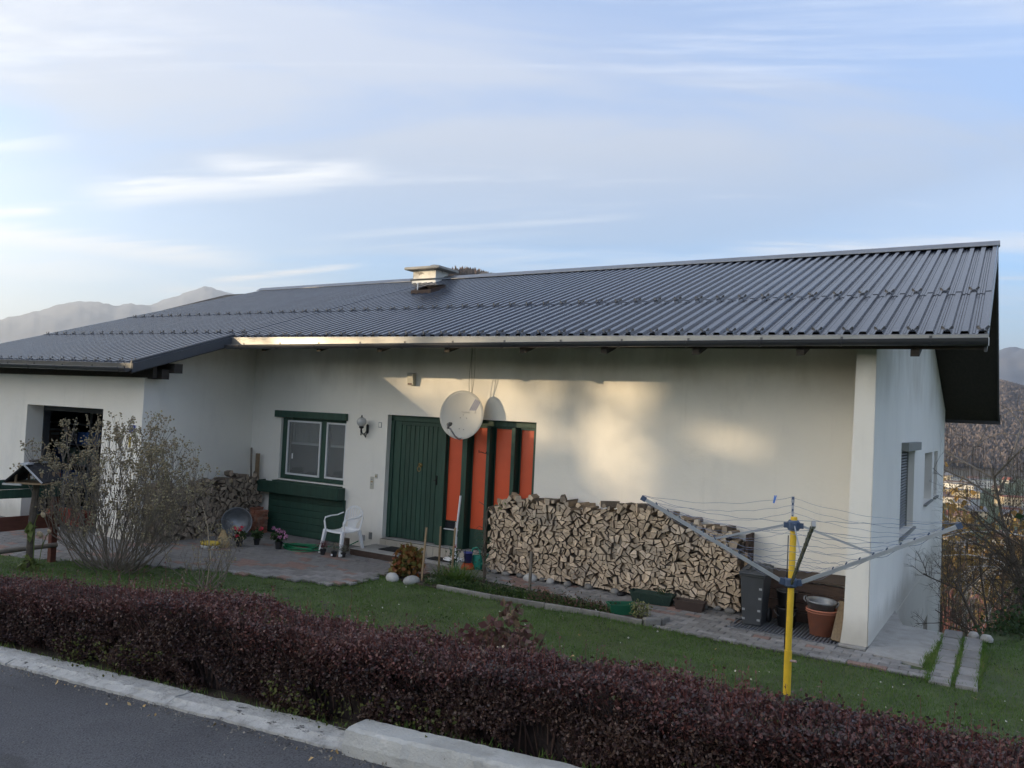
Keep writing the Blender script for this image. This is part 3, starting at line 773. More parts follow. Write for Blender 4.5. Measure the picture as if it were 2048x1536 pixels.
# gable wall facing right, thickness inwards, three window openings and a basement slot
def gx(y): return 8.012 + 0.0085 * (y + 1)
def wally(name, y0, y1, z0, holes, top, dx=0.0, thick=0.3):
    ys_ = sorted({y0, y1, RY} & set([v for v in (y0, y1, RY) if y0 <= v <= y1]) | {y0, y1} | {h[0] for h in holes} | {h[1] for h in holes}); m = MB()
    for a, b in zip(ys_, ys_[1:]):
        hs = sorted([h for h in holes if h[0] <= a + 1e-6 and h[1] >= b - 1e-6], key=lambda h: h[2])
        z = z0; spans = []
        for h in hs:
            if h[2] > z: spans.append((z, h[2], h[2]))
            z = h[3]
        spans.append((z, top(a), top(b)))
        for p, qa, qb in spans:
            xa, xb = gx(a) + dx, gx(b) + dx
            m.hexa([(xa - thick, a, p), (xa, a, p), (xb, b, p), (xb - thick, b, p)], [(xa - thick, a, qa), (xa, a, qa), (xb, b, qb), (xb - thick, b, qb)])
    return m.build(name, M['plaster'], house)
REAR = 9.3
SIDEW = [(1.62, 3.35, 0.77, 2.06), (5.0, 6.45, 1.01, 1.91), (6.86, 7.65, 1.01, 1.91)]
wally('gable_wall', PF + 0.9, REAR, -0.25, SIDEW, lambda y: roofz(9.1, y) - SOF)
MB().hexa([(8.005, PF, -.195), (8.012, PF, -.195), (gx(-.1), -.1, -.25), (8.0, -.1, -.25)], [(8.005, PF, roofz(9.1, PF) - .2), (8.012, PF, roofz(9.1, PF) - .2), (gx(-.1), -.1, roofz(9.1, -.1) - .2), (8.0, -.1, roofz(9.1, -.1) - .2)]).build('corner_plaster', M['plaster'], house)
wally('basement_wall', -0.9, REAR, -4.6, [(5.55, 6.35, -2.3, -1.17)], lambda y: -0.25, dx=0.004, thick=0.3)
wallx('rear_wall', -7.0, 7.8, REAR - 0.3, REAR, -4.5, [], lambda x: roofz(x, REAR) - SOF)
MB().box(7.6, 7.9, 5.5, 6.4, -2.4, -1.1).build('basement_window', M['inside'], house)
# basement and garage interiors kept dark
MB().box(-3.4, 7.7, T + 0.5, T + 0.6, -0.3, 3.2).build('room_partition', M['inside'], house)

# ---- windows in the gable wall
def gable_window(y0, y1, z0, z1, shut):
    xx = gx((y0 + y1) / 2); w = MB()
    w.box(xx - 0.26, xx - 0.21, y0, y1, z0, z1)
    o = w.build('window', M['whitep'] if not shut else M['boxgrey'], house)
    if shut:
        for k in range(int((z1 - z0) / 0.045)):
            MB().lathe([(0.017, 0), (0.017, y1 - y0 - 0.012)], (xx - 0.11, y0 + 0.006, z0 + 0.03 + k * 0.045), 6, axis=(0, 1, 0)).build('slat', M['shutter'], o)
        MB().box(xx - 0.20, xx + 0.09, y0 - 0.01, y1 + 0.16, 2.0, 2.125).build('shutter_box', M['boxgrey'], o, bevel=0.006)
        MB().box(xx - 0.20, xx - 0.08, y1 - 0.05, y1 - 0.004, z0 + 0.01, 1.998).build('guide_rail', M['boxgrey'], o)
    else:
        MB().box(xx - 0.205, xx - 0.195, y0 + 0.06, y1 - 0.06, z0 + 0.06, z1 - 0.06).build('pane', M['glass'], o)
        MB().box(xx - 0.207, xx - 0.17, (y0 + y1) / 2 - 0.03, (y0 + y1) / 2 + 0.03, z0 + 0.05, z1 - 0.05).build('frame_bar', M['whitep'], o)
    MB().box(xx - 0.20, xx + 0.045, y0 - 0.02, y1 + (0.16 if shut else 0.05), z0 - 0.035, z0 - 0.002).build('sill', M['boxgrey'], o, bevel=0.004)
gable_window(*SIDEW[0], True); gable_window(*SIDEW[1], False); gable_window(*SIDEW[2], False)

# ---- front window with green surround, planter ledge and panel
win = MB()
gw = M['green']
win.box(-2.69, -2.56, 0.05, 0.12, 0.83, 1.99); win.box(-1.67, -1.54, 0.05, 0.12, 0.83, 1.99); win.box(-1.035, -1.022, 0.05, 0.12, 0.83, 1.99)
win.box(-2.56, -1.67, 0.05, 0.12, 1.955, 1.99); win.box(-1.54, -1.035, 0.05, 0.12, 1.955, 1.99)
win.box(-2.56, -1.67, 0.05, 0.12, 0.83, 0.905); win.box(-1.54, -1.035, 0.05, 0.12, 0.83, 0.905)
win = win.build('window', gw, house)
for (a, b) in [(-2.555, -1.675), (-1.535, -1.04)]:
    f = MB(); z0, z1, w = 0.91, 1.95, 0.032
    f.box(a, a + w, 0.035, 0.075, z0, z1); f.box(b - w, b, 0.035, 0.075, z0, z1); f.box(a + w, b - w, 0.035, 0.075, z1 - w, z1); f.box(a + w, b - w, 0.035, 0.075, z0, z0 + w)
    f.build('sash', M['whitep'], win)
    MB().box(a + w, b - w, 0.055, 0.062, z0 + w, z1 - w).build('pane', mat('front_glass', (0.75, 0.78, 0.78), 0.03, 0.0, 3, trans=0.86, spec=0.6), win)
    # short lace curtain behind the glass, wavy
    c = MB(); nx = 60
    for i in range(nx + 1):
        x = a + 0.04 + (b - a - 0.08) * i / nx; y = 0.13 + 0.012 * math.sin(i * 1.1)
        zb = 1.53 + 0.012 * abs(math.sin(i * 0.55)); c.v += [(x, y, 1.95), (x, y + 0.004 * math.sin(i * 2.0), zb + 0.06), (x, y, zb)]
    for i in range(nx):
        for j in range(2): c.f.append((i * 3 + j, i * 3 + 3 + j, i * 3 + 4 + j, i * 3 + 1 + j)); c.m.append(0)
    c.build('curtain', M['curtain'], win)
    MB().box(a + 0.04, b - 0.04, 0.125, 0.145, 1.49, 1.535).build('curtain_hem', mat('lace_hem', (0.50, 0.50, 0.50), 0.9, 0.15, 40), win)
MB().box(-2.40, -2.37, 0.028, 0.036, 1.22, 1.32).build('handle', M['whitep'], win)
MB().box(-2.75, -0.98, 0.30, 0.32, 0.4, 2.4).build('room_back', M['inside'], win)
MB().box(-2.82, -0.985, -0.07, 0.05, 2.0, 2.13).build('lintel_board', gw, win, bevel=0.006)
led = MB().box(-3.06, -0.96, -0.20, -0.165, 0.56, 0.78).box(-3.06, -3.03, -0.165, 0.0, 0.56, 0.78).box(-0.99, -0.96, -0.165, 0.0, 0.56, 0.78).box(-3.03, -0.99, -0.165, 0.0, 0.57, 0.60)
led.build('flower_box_ledge', gw, house, bevel=0.005)
MB().box(-2.69, -1.03, -0.16, 0.04, 0.775, 0.80).build('window_sill', gw, house)
pan = MB().box(-2.88, -0.93, -0.035, -0.001, -0.215, 0.56).build('wood_panel', gw, house)
for k in range(6):
    MB().box(-2.87, -0.94, -0.052, -0.035, -0.205 + k * 0.127, -0.085 + k * 0.127).build('board', gw, pan, bevel=0.004)

# ---- entrance: plank door, four glazed strips between fins
D = 0.16
ent = MB()
ent.box(-0.05, 0.02, 0.10, 0.24, 0.0, 2.10)                       # left jamb post
ent.box(-0.05, 2.97, 0.10, 0.24, 2.055, 2.155)                     # head
ent.box(1.05, 1.19, 0.06, 0.24, 0.0, 2.055)
ent.box(2.93, 2.97, 0.0, 0.24, 0.0, 2.055)
ent = ent.build('door_frame', gw, house, bevel=0.004)
door = MB().box(0.02, 1.05, 0.17, 0.21, 0.005, 2.055).build('door', gw, house)
MB().box(0.021, 0.17, 0.125, 0.169, 0.01, 2.05).build('stile', gw, door, bevel=0.004)
MB().box(0.17, 1.049, 0.13, 0.169, 1.99, 2.05).build('top_rail', gw, door, bevel=0.003)
nb = 9
for k in range(nb):
    x0 = 0.17 + k * (0.88 / nb)
    MB().box(x0 + 0.004, x0 + 0.88 / nb - 0.004, 0.14, 0.169, 0.01, 1.985).build('board', gw, door, bevel=0.006)
kn = MB().lathe([(0.001, -0.03), (0.022, -0.024), (0.036, -0.008), (0.040, 0.0)], (0.62, 0.135, 1.31), 12, axis=(0, 1, 0))
kn.lathe([(0.008, -0.05), (0.012, -0.03), (0.001, -0.028)], (0.62, 0.135, 1.315), 8, axis=(0, 1, 0))
for s in (-1, 1): kn.lathe([(0.001, -0.028), (0.009, -0.02), (0.012, -0.006)], (0.62 + s * 0.018, 0.135, 1.335), 8, axis=(0, 1, 0))
kn = kn.build('lion_knocker', M['brass'], door, smooth=True)
MB().tube([(0.62 + 0.034 * math.sin(a), 0.098, 1.245 + 0.042 * math.cos(a)) for a in [2 * PI * k / 20 for k in range(20)]], 0.0055, 6, closed=True).build('ring', M['brass'], kn, smooth=True)
MB().box(1.005, 1.02, 0.075, 0.14, 1.0, 1.16).box(0.96, 1.02, 0.075, 0.087, 1.07, 1.09).build('handle', M['iron'], door)
# fins and panels
cells = [(1.19, 1.58, 0.43, True), (1.70, 2.06, 0.34, False), (2.14, 2.53, 0.34, False), (2.62, 2.93, 0.34, False)]
for k, (a, b, zb, low) in enumerate(cells):
    pn = MB().box(a, b, 0.15, 0.19, 0.0, 2.05).build('side_panel', gw, house)
    x0 = a + (0.01 if k == 0 else 0.0)
    MB().box(x0, b - 0.012, 0.141, 0.149, zb, 2.02).build('pane', M['orange'], pn)
    wd = (b - x0)
    MB().box(x0, x0 + wd * 0.0 + 0.012, 0.12, 0.1495, zb, 2.02).build('bead', gw, pn)
    MB().box(x0, b - 0.012, 0.12, 0.139, 2.02, 2.05).build('top_bead', gw, pn)
    if low:
        MB().box(a + 0.01, b - 0.01, 0.136, 0.149, 0.29, 0.415).build('letter_pane', M['glass'], pn)
        MB().box(a + 0.005, b - 0.01, 0.10, 0.149, 0.275, 0.289).build('ledge', M['whitep'], pn)
        MB().box(a + 0.23, a + 0.236, 0.125, 0.137, 0.29, 0.415).build('divider', M['whitep'], pn)
for (a, b) in [(1.58, 1.70), (2.06, 2.14), (2.53, 2.62)]:
    MB().box(a - 0.01, b - 0.03, -0.0, 0.24, 0.0, 2.05).build('fin', gw, ent, bevel=0.004)
for z, x in [(1.61, 2.03)]:
    MB().tube([(x - .02, 0.0, z), (x - .05, -0.05, z + .02), (x - .08, -.06, z + .01), (x - .09, -.05, z + .045)], 0.006, 6).tube([(x - .02, 0.0, z), (x + .02, -0.05, z + .0), (x + .05, -.05, z + .0), (x + .055, -.05, z + .03)], 0.006, 6).build('coat_hook', M['iron'], ent, smooth=True)
MB().box(-0.05, 2.97, 0.0, 0.24, -0.05, -0.005).build('threshold', M['concrete'], house, bevel=0.004)
k = 0; x = -0.05
tiles = MB().box(-0.05, 2.97, -0.045, -0.0, -0.24, -0.016).build('plinth', M['joint'], house)
while x < 2.95:
    MB().box(x + 0.002, x + 0.126, -0.056, -0.0455, -0.235, -0.018).build('tile', M['tile'], tiles, bevel=0.002); x += 0.1295
# two doorsteps
for (x0, x1, y0, y1, z1, mx0, mx1, my0, my1, nm) in [(-0.12, 0.92, -0.72, -0.06, -0.115, 0.30, 0.86, -0.50, -0.14, 'a'), (1.12, 2.0, -0.45, -0.06, -0.175, 1.2, 1.72, -0.34, -0.1, 'b')]:
    m = MB().box(x0, x1, y0, y1, GR, z1)
    st = m.build('doorstep', M['concrete'], house, bevel=0.008)
    MB().box(x0 + .003, x1 - .003, y0 - 0.012, y0 - 0.0005, GR + 0.01, z1 - 0.012).build('riser_board', M['darkwood'] if nm == 'a' else M['concrete'], st)
    o = MB().box(mx0, mx1, my0, my1, z1 + 0.001, z1 + 0.018).build('doormat', M['rubber'], None, bevel=0.006)
    tag(o, 'black doormat on the step in front of the green door' if nm == 'a' else 'dark doormat on the low slab below the orange panels', 'doormat')
MB().box(-0.118, 0.918, -0.20, -0.19, -0.114, -0.112).build('step_joint', M['joint'], house)

# ---- garage opening: dark room with shelves
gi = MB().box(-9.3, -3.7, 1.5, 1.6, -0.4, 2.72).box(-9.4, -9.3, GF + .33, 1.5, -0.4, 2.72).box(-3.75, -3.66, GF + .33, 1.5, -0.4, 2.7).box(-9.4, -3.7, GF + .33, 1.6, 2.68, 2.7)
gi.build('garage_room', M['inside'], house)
MB().box(-6.95, -6.9, GF + 0.321, GF + 0.45, -0.4, 2.02).box(-6.9, -4.45, GF + 0.321, GF + 0.40, 1.92, 2.02).build('garage_door_frame', M['bin'], house)
MB().box(-9.3, -3.75, GF + .33, 1.5, -0.30, -0.235).build('garage_floor', M['concrete'], house)

gsh = empty('storage_shelf', (-7.75, -1.05, -0.24), label='dim metal shelf of boxes inside the open garage', cat='shelf')
for x in (-.85, .85): MB().box(x - .02, x + .02, -.22, -.18, 0, 2.15).build('upright', M['steel'], gsh)
for k, z in enumerate((.55, 1.0, 1.42, 1.85)):
    MB().box(-.87, .87, -.22, .22, z, z + .03).build('shelf_board', M['steel'], gsh)
q = random.Random(44)
BXM = [M['cardboard'], mat('box_white', (.42, .43, .42), .7, .1), mat('box_blue', (.06, .14, .38), .6, .1), M['greybox'], mat('box_green', (.10, .16, .13), .7, .1)]
nm_ = ['brown cardboard', 'off-white', 'blue', 'grey', 'dull green']
for k, z in enumerate((.58, 1.03, 1.45)):
    x = -.8
    while x < .65:
        w_, h_ = q.uniform(.16, .34), q.uniform(.16, .34); c_ = q.randrange(5)
        e = empty('storage_box', (-7.75 + x + w_ / 2, -1.08 + q.uniform(-.05, .03), z - .24), q.uniform(-.12, .12), label='%s storage box on the %s shelf in the garage, %s' % (nm_[c_], ('lowest', 'middle', 'upper')[k], 'left part' if x < -.3 else ('centre' if x < .25 else 'right part')), cat='box', group='boxes in the garage')
        MB().box(-w_ / 2, w_ / 2, -.14, .14, 0, h_).build('body', BXM[c_], e, bevel=.006)
        MB().box(-w_ / 2 - .004, w_ / 2 + .004, -.145, .145, h_ - .04, h_ + .004).build('lid', BXM[(c_ + 1) % 5] if q.random() < .4 else BXM[c_], e)
        x += w_ + q.uniform(.02, .08)
for (x, y, m_, lab) in [(-6.30, -2.12, M['redp'], 'red plastic crate on the floor at the garage opening, nearer the left jamb'), (-5.75, -2.05, mat('crate_dark_red', (.20, .03, .02), .6, .1), 'darker red crate on the garage floor right of the first one'), (-6.6, -1.75, M['greybox'], 'grey crate standing just inside the garage behind the red crates')]:
    e = empty('plastic_crate', (x, y, -.235), label=lab, cat='crate')
    MB().box(-.22, .22, -.16, .16, 0, .02).build('base', m_, e)
    for (a_, b_, c_, d_) in [(-.22, .22, -.16, -.145), (-.22, .22, .145, .16), (-.22, -.205, -.145, .145), (.205, .22, -.145, .145)]: MB().box(a_, b_, c_, d_, .021, .26).build('side', m_, e)

# ------------------------------------------------------------------ roof
NR, PR = 7, 0.1502
def sheet_mesh(xa, nribs, y0, y1, lift):
    prof = []
    for k in range(nribs):
        b = k * PR
        prof += [(b, 0.0), (b + 0.020, 0.0), (b + 0.027, 0.007), (b + 0.043, 0.007), (b + 0.050, 0.0), (b + 0.068, 0.0), (b + 0.081, 0.034), (b + 0.137, 0.034)]
    prof.append((nribs * PR, 0.0)); n = len(prof)
    ys_ = [y0, y0, (y0 + y1) / 2, y1]; V = []
    for j, y in enumerate(ys_):
        for (dx, h) in prof:
            xr = xa + dx
            V.append((roofx(xr, y), y - (0.0 if j else -0.001), roofz(xr, y) + h + lift - (0.006 if j == 0 else 0)))
    m = MB(); F = [(j * n + i, j * n + i + 1, (j + 1) * n + i + 1, (j + 1) * n + i) for j in range(3) for i in range(n - 1)]
    m.add(V, F); return m
ROWS_MAIN = [(-1.40, 0.36), (0.34, RY - 0.02)]
ROWS_GAR = [(-3.02, -1.20), (-1.22, 0.36), (0.34, RY - 0.02)]
for c in range(16):
    nr = NR if c < 15 else 4
    xa = RX - c * NR * PR - nr * PR
    for r, (a, b) in enumerate(ROWS_MAIN if c < 10 else ROWS_GAR):
        o = sheet_mesh(xa, nr, a, b, 0.007 * r).build('roof_sheet', M['roof'], house)
# rear slope
m = MB(); BY = 9.9
m.hexa([(-7.3, RY, zr(-7.2) - .01), (RX, RY, zr(RX) - .01), (9.13, BY, 2.76), (-7.3, BY, 2.66)], [(-7.3, RY, zr(-7.2) + .03), (RX, RY, zr(RX) + .03), (9.13, BY, 2.80), (-7.3, BY, 2.70)])
m.build('rear_roof_slope', M['roof'], house)
# ridge cap over the ribs, with a black strip painting the shade below it
m = MB(); xa, xb = -7.3, RX + 0.02
m.hexa([(xa, RY - .13, roofz(xa, RY - .13) + .052), (xb, RY - .13, roofz(xb, RY - .13) + .052), (xb, RY + .01, zr(xb) + .085), (xa, RY + .01, zr(xa) + .085)],
       [(xa, RY - .13, roofz(xa, RY - .13) + .060), (xb, RY - .13, roofz(xb, RY - .13) + .060), (xb, RY + .01, zr(xb) + .10), (xa, RY + .01, zr(xa) + .10)])
m.hexa([(xa, RY + .01, zr(xa) + .085), (xb, RY + .01, zr(xb) + .085), (xb, RY + .17, zr(xb) + .03), (xa, RY + .17, zr(xa) + .03)],
       [(xa, RY + .01, zr(xa) + .10), (xb, RY + .01, zr(xb) + .10), (xb, RY + .17, zr(xb) + .04), (xa, RY + .17, zr(xa) + .04)])
m.build('ridge_cap', M['ridge'], house)
MB().hexa([(xa, RY - .02, zr(xa) - .02), (xb - .03, RY - .02, zr(xb) - .02), (xb - .03, RY, zr(xb) - .02), (xa, RY, zr(xa) - .02)],
          [(xa, RY - .02, zr(xa) + .08), (xb - .03, RY - .02, zr(xb) + .08), (xb - .03, RY, zr(xb) + .08), (xa, RY, zr(xa) + .08)]).build('ridge_shade_strip', M['black'], house)
# soffit (boarded underside) below the sheets
def slopebox(m, x0, x1, y0, y1, off0, off1):
    m.hexa([(x0, y0, roofz(x0, y0) + off0), (x1, y0, roofz(x1, y0) + off0), (x1, y1, roofz(x1, y1) + off0), (x0, y1, roofz(x0, y1) + off0)],
           [(x0, y0, roofz(x0, y0) + off1), (x1, y0, roofz(x1, y0) + off1), (x1, y1, roofz(x1, y1) + off1), (x0, y1, roofz(x0, y1) + off1)])
m = MB(); slopebox(m, -2.9, 9.10, -1.385, RY, -0.17, -0.02); slopebox(m, 7.2, 9.10, RY, BY - 0.01, -0.17, -0.03)
slopebox(m, -9.4, -2.99, -3.0, -1.39, -0.13, -0.02); slopebox(m, -8.6, -2.9, -1.389, RY, -0.15, -0.02); slopebox(m, -7.2, 7.2, RY, BY - .01, -.15, -.03)
m.build('soffit', M['soffit'], house)
m = MB(); slopebox(m, 9.10, 9.128, -1.40, RY, -0.19, 0.02); slopebox(m, 9.10, 9.128, RY, BY, -0.19, 0.02)
m.build('barge_board', M['roofdark'], house)
MB().hexa([(7.6, BY - .02, roofz(9, BY) - .24), (9.15, BY - .02, roofz(9, BY) - .24), (9.15, BY + .1, roofz(9, BY) - .24), (7.6, BY + .1, roofz(9, BY) - .24)],
          [(7.6, BY - .02, roofz(9, BY) - .02), (9.15, BY - .02, roofz(9, BY) - .02), (9.15, BY + .1, roofz(9, BY) - .02), (7.6, BY + .1, roofz(9, BY) - .02)]).build('rear_gutter', M['roofdark'], house)
# edge trim on the right rake
m = MB(); slopebox(m, 9.095, 9.135, -1.405, RY + .05, 0.034, 0.046); m.build('rake_trim', M['roof'], house)
# rake of the garage part: metal trim, board and purlin ends
def gx_rake(y): return roofx(-1.38, y)
m = MB()
yy = [-3.05, -2.2, -1.36]
for a, b in zip(yy, yy[1:]):
    for (dx0, dx1, o0, o1) in [(0.0, 0.035, -0.02, 0.045), (0.035, 0.065, -0.15, 0.0)]:
        m.hexa([(gx_rake(a) + dx0, a, roofz(-2.9, a) + o0), (gx_rake(a) + dx1, a, roofz(-2.9, a) + o0), (gx_rake(b) + dx1, b, roofz(-2.6, b) + o0), (gx_rake(b) + dx0, b, roofz(-2.6, b) + o0)],
               [(gx_rake(a) + dx0, a, roofz(-2.9, a) + o1), (gx_rake(a) + dx1, a, roofz(-2.9, a) + o1), (gx_rake(b) + dx1, b, roofz(-2.6, b) + o1), (gx_rake(b) + dx0, b, roofz(-2.6, b) + o1)])
m.build('rake_trim', M['roofdark'], house)
m = MB()
for a, b in zip(yy, yy[1:]):
    m.hexa([(gx_rake(a) - 0.06, a, roofz(-2.9, a) - .17), (gx_rake(a) + .03, a, roofz(-2.9, a) - .17), (gx_rake(b) + .03, b, roofz(-2.6, b) - .17), (gx_rake(b) - 0.06, b, roofz(-2.6, b) - .17)],
           [(gx_rake(a) - 0.06, a, roofz(-2.9, a) - .03), (gx_rake(a) + .03, a, roofz(-2.9, a) - .03), (gx_rake(b) + .03, b, roofz(-2.6, b) - .03), (gx_rake(b) - 0.06, b, roofz(-2.6, b) - .03)])
m.build('barge_board', M['soffit'], house)
MB().box(-3.8, -2.93, -2.50, -2.36, 2.585, 2.75).build('purlin', M['soffit'], house)
MB().box(-3.8, -2.80, -2.36, -2.20, 2.70, 2.86).build('purlin', M['soffit'], house)
MB().hexa([(-9.5, -2.62, 2.60), (-3.0, -2.62, 2.60), (-3.0, -2.55, 2.60), (-9.5, -2.55, 2.60)], [(-9.5, -2.62, 2.76), (-3.0, -2.62, 2.76), (-3.0, -2.55, 2.8), (-9.5, -2.55, 2.8)]).build('wall_plate', M['soffit'], house)

# eaves: flashing, gutter with straps, rafter tails
def eave(x0, x1, y, zl, zr_, gl, gr_):
    """zl/zr_ roof edge height left/right, gl/gr_ gutter centre height"""
    m = MB()
    m.hexa([(x0, y - .035, zl - .012), (x1, y - .035, zr_ - .012), (x1, y + .05, zr_ + .004), (x0, y + .05, zl + .004)],
           [(x0, y - .035, zl - .006), (x1, y - .035, zr_ - .006), (x1, y + .05, zr_ + .010), (x0, y + .05, zl + .010)])
    m.build('drip_edge', M['ridge'], house)
    m = MB().hexa([(x0, y - .034, zl - .15), (x1, y - .034, zr_ - .13), (x1, y - .02, zr_ - .13), (x0, y - .02, zl - .15)],
                  [(x0, y - .034, zl - .0125), (x1, y - .034, zr_ - .0125), (x1, y - .02, zr_ - .0125), (x0, y - .02, zl - .0125)])
    fl = m.build('eave_flashing', M['fascia'], house)
    # half-round gutter
    n = 10; r = 0.062; yc = y - .034 - r - 0.006; m = MB(); k = 0
    secs = [(r, 0.008), (r, 0)]
    for x, zc in ((x0, gl), (x1, gr_)):
        for rr_ in (r, r - 0.006):
            for j in range(n + 1):
                a = PI + PI * j / n; m.v.append((x, yc + rr_ * math.cos(a), zc + rr_ * math.sin(a)))
    q = n + 1
    for j in range(n):
        m.f += [(j, 2 * q + j, 2 * q + j + 1, j + 1), (q + j, q + j + 1, 3 * q + j + 1, 3 * q + j)]; m.m += [0, 0]
    for s in (0, 2 * q):
        m.f.append(tuple(s + j for j in range(q))); m.m.append(0)
    m.tube([(x0, yc - r, gl + .004), (x1, yc - r, gr_ + .004)], 0.007, 6)
    gt = m.build('gutter', M['roofdark'], house)
    k = int((x1 - x0) / 0.9)
    for i in range(k + 1):
        x = x0 + 0.35 + i * 0.9
        if x > x1 - .1: break
        t = (x - x0) / (x1 - x0); zc = gl + (gr_ - gl) * t
        pts = [(x, yc + (r + .003) * math.cos(PI + PI * j / 8), zc + (r + .003) * math.sin(PI + PI * j / 8)) for j in range(9)]
        pts = [(x, yc - r - .003, zc + .012)] + pts + [(x, yc + r + .004, zc + .05)]
        mm = MB()
        for a, b in zip(pts, pts[1:]): mm.bar(a, b, 0.006, 0.028, up=(1, 0, 0))
        mm.build('gutter_strap', M['roofdark'], gt)
    return gt
g1 = eave(-2.55, 9.14, -1.40, ze(-2.55), ze(9.14), 3.245, 3.285)
MB().box(9.141, 9.146, -1.535, -1.43, 3.22, 3.30).build('gutter_end_cap', M['white'], g1)
eave(-9.8, -2.96, -3.02, roofz(-9.7, -3.02), roofz(-2.95, -3.02), roofz(-9.7, -3.02) - .10, roofz(-2.95, -3.02) - .095)
for x in (-1.7, -0.4, 0.9, 2.2, 3.5, 4.75, 6.0, 7.25, 8.45):
    MB().hexa([(x - .045, -1.43, roofz(x, -1.43) - .235), (x + .045, -1.43, roofz(x, -1.43) - .235), (x + .045, 0.0, roofz(x, 0) - .30), (x - .045, 0.0, roofz(x, 0) - .30)],
              [(x - .045, -1.43, roofz(x, -1.43) - .16), (x + .045, -1.43, roofz(x, -1.43) - .16), (x + .045, 0.0, roofz(x, 0) - .171), (x - .045, 0.0, roofz(x, 0) - .171)]).build('rafter_tail', M['soffit'], house)

# butterfly snow guards, on every second rib
def guard_mesh():
    m = MB()
    m.box(-0.022, 0.022, -0.01, 0.014, 0.0, 0.006); m.lathe([(0.006, 0.006), (0.006, 0.014), (0.001, 0.015)], (0, 0.002, 0), 6)
    for s in (-1, 1):
        a = [(s * 0.018, 0.0, 0.0), (s * 0.056, 0.020, 0.006), (s * 0.064, 0.026, 0.028), (s * 0.046, 0.030, 0.044), (s * 0.016, 0.010, 0.012)]
        b = [(x, y + 0.003, z) for x, y, z in a]
        n = 5; F = [tuple(range(n))[::s], tuple(range(n, 2 * n))[::-s]] + [(i, (i + 1) % n, (i + 1) % n + n, i + n)[::-s] for i in range(n)]
        m.add(a + b, F)
    return m
gsrc = None
def put_guard(xr, y, h=0.042):
    global gsrc
    loc = (roofx(xr, y), y, roofz(xr, y) + h)
    if gsrc is None:
        gsrc = guard_mesh().build('snow_guard', M['roofdark'], house); gsrc.location = loc; gsrc.rotation_euler = (0.36, 0, 0); return
    copyto(gsrc, house, loc, (0.36 + random.uniform(-.03, .03), 0, random.uniform(-.06, .06)))
NT = 15 * NR + 4
for k in range(1, NT, 2):
    xr = RX - k * PR - PR + 0.109
    put_guard(xr, 0.385)
for k in range(0, 10 * NR, 2): put_guard(RX - k * PR - PR + 0.109, -1.37, 0.036)
for k in range(10 * NR, NT, 2): put_guard(RX - k * PR - PR + 0.109, -2.99, 0.036); put_guard(RX - k * PR - PR + 0.109, -1.17, 0.040)

# chimney
ch = MB().box(-2.04, -1.42, 3.0, 3.46, 4.85, 5.33).build('chimney', mat('chimney_plaster', (0.74, 0.72, 0.67), 0.9, 0.06, 6, 0.4, 60, dirt=[((0.24, 0.22, 0.20), 5.0, 0.57, 0.63, (1, 1, 1.3)), ((0.42, 0.39, 0.34), 2.0, 0.5, 0.7, (1, 1, 1))]), house)
MB().box(-2.055, -1.405, 2.985, 3.475, 4.85, 5.12).build('flashing', mat('chimney_flash', (0.75, 0.74, 0.70), 0.6, 0.06, 6), ch)
MB().box(-2.19, -1.23, 2.86, 3.60, 5.332, 5.39).build('cover_slab', M['concrete'], ch, bevel=0.012)
MB().lathe([(0.13, 5.391), (0.13, 5.45), (0.10, 5.47), (0.10, 5.45)], (-1.62, 3.25, 0), 16).build('chimney_pot', M['concrete'], ch, smooth=True)
# roof hatch, lid held open
hz = roofz(-0.9, 2.0)
hat = MB()
x0, x1, y0, y1 = -1.12, -0.62, 1.80, 2.30
for (a, b, c, d) in [(x0, x1, y0, y0 + .03), (x0, x1, y1 - .03, y1), (x0, x0 + .03, y0 + .03, y1 - .03), (x1 - .03, x1, y0 + .03, y1 - .03)]:
    hat.hexa([(a, c, roofz(a, c) - .02), (b, c, roofz(b, c) - .02), (b, d, roofz(b, d) - .02), (a, d, roofz(a, d) - .02)], [(a, c, roofz(a, c) + .10), (b, c, roofz(b, c) + .10), (b, d, roofz(b, d) + .10), (a, d, roofz(a, d) + .10)])
hat = hat.build('roof_hatch', M['darkwood'], house)
MB().obox((-0.86, 2.10, roofz(-.86, 2.1) + .255), (0.30, 0.0, 0.0), (0, 0.29, 0.055), (0, -0.003, 0.014)).build('lid', M['fascia'], hat)
MB().obox((-0.86, 2.095, roofz(-.86, 2.1) + .273), (0.26, 0.0, 0.0), (0, 0.25, 0.047), (0, -0.001, 0.003)).build('lid_glass', M['glass'], hat)
MB().tube([(-0.98, 1.83, roofz(-.9, 1.83) + .05), (-0.98, 1.84, roofz(-.9, 1.84) + .24)], 0.013, 6).build('stay_bar', M['alu'], hat)

# cables down from the eave to the dish
m = MB()
for i, (xa_, xb_) in enumerate([(1.86, 1.80), (1.90, 1.83), (1.95, 1.86)]):
    pts = [(xa_ + (xb_ - xa_) * t + 0.015 * math.sin(t * 7 + i * 2), -0.30 + 0.1 * t, 3.52 - (3.52 - 2.45) * t) for t in [k / 12 for k in range(13)]]
    m.tube(pts, 0.0045, 5)
tag(m.build('cable_bundle', mat('cable_beige', (0.30, 0.27, 0.22), 0.6, 0.1, 5), None), 'three thin cables hanging from the eave down to the satellite dish', 'cables')

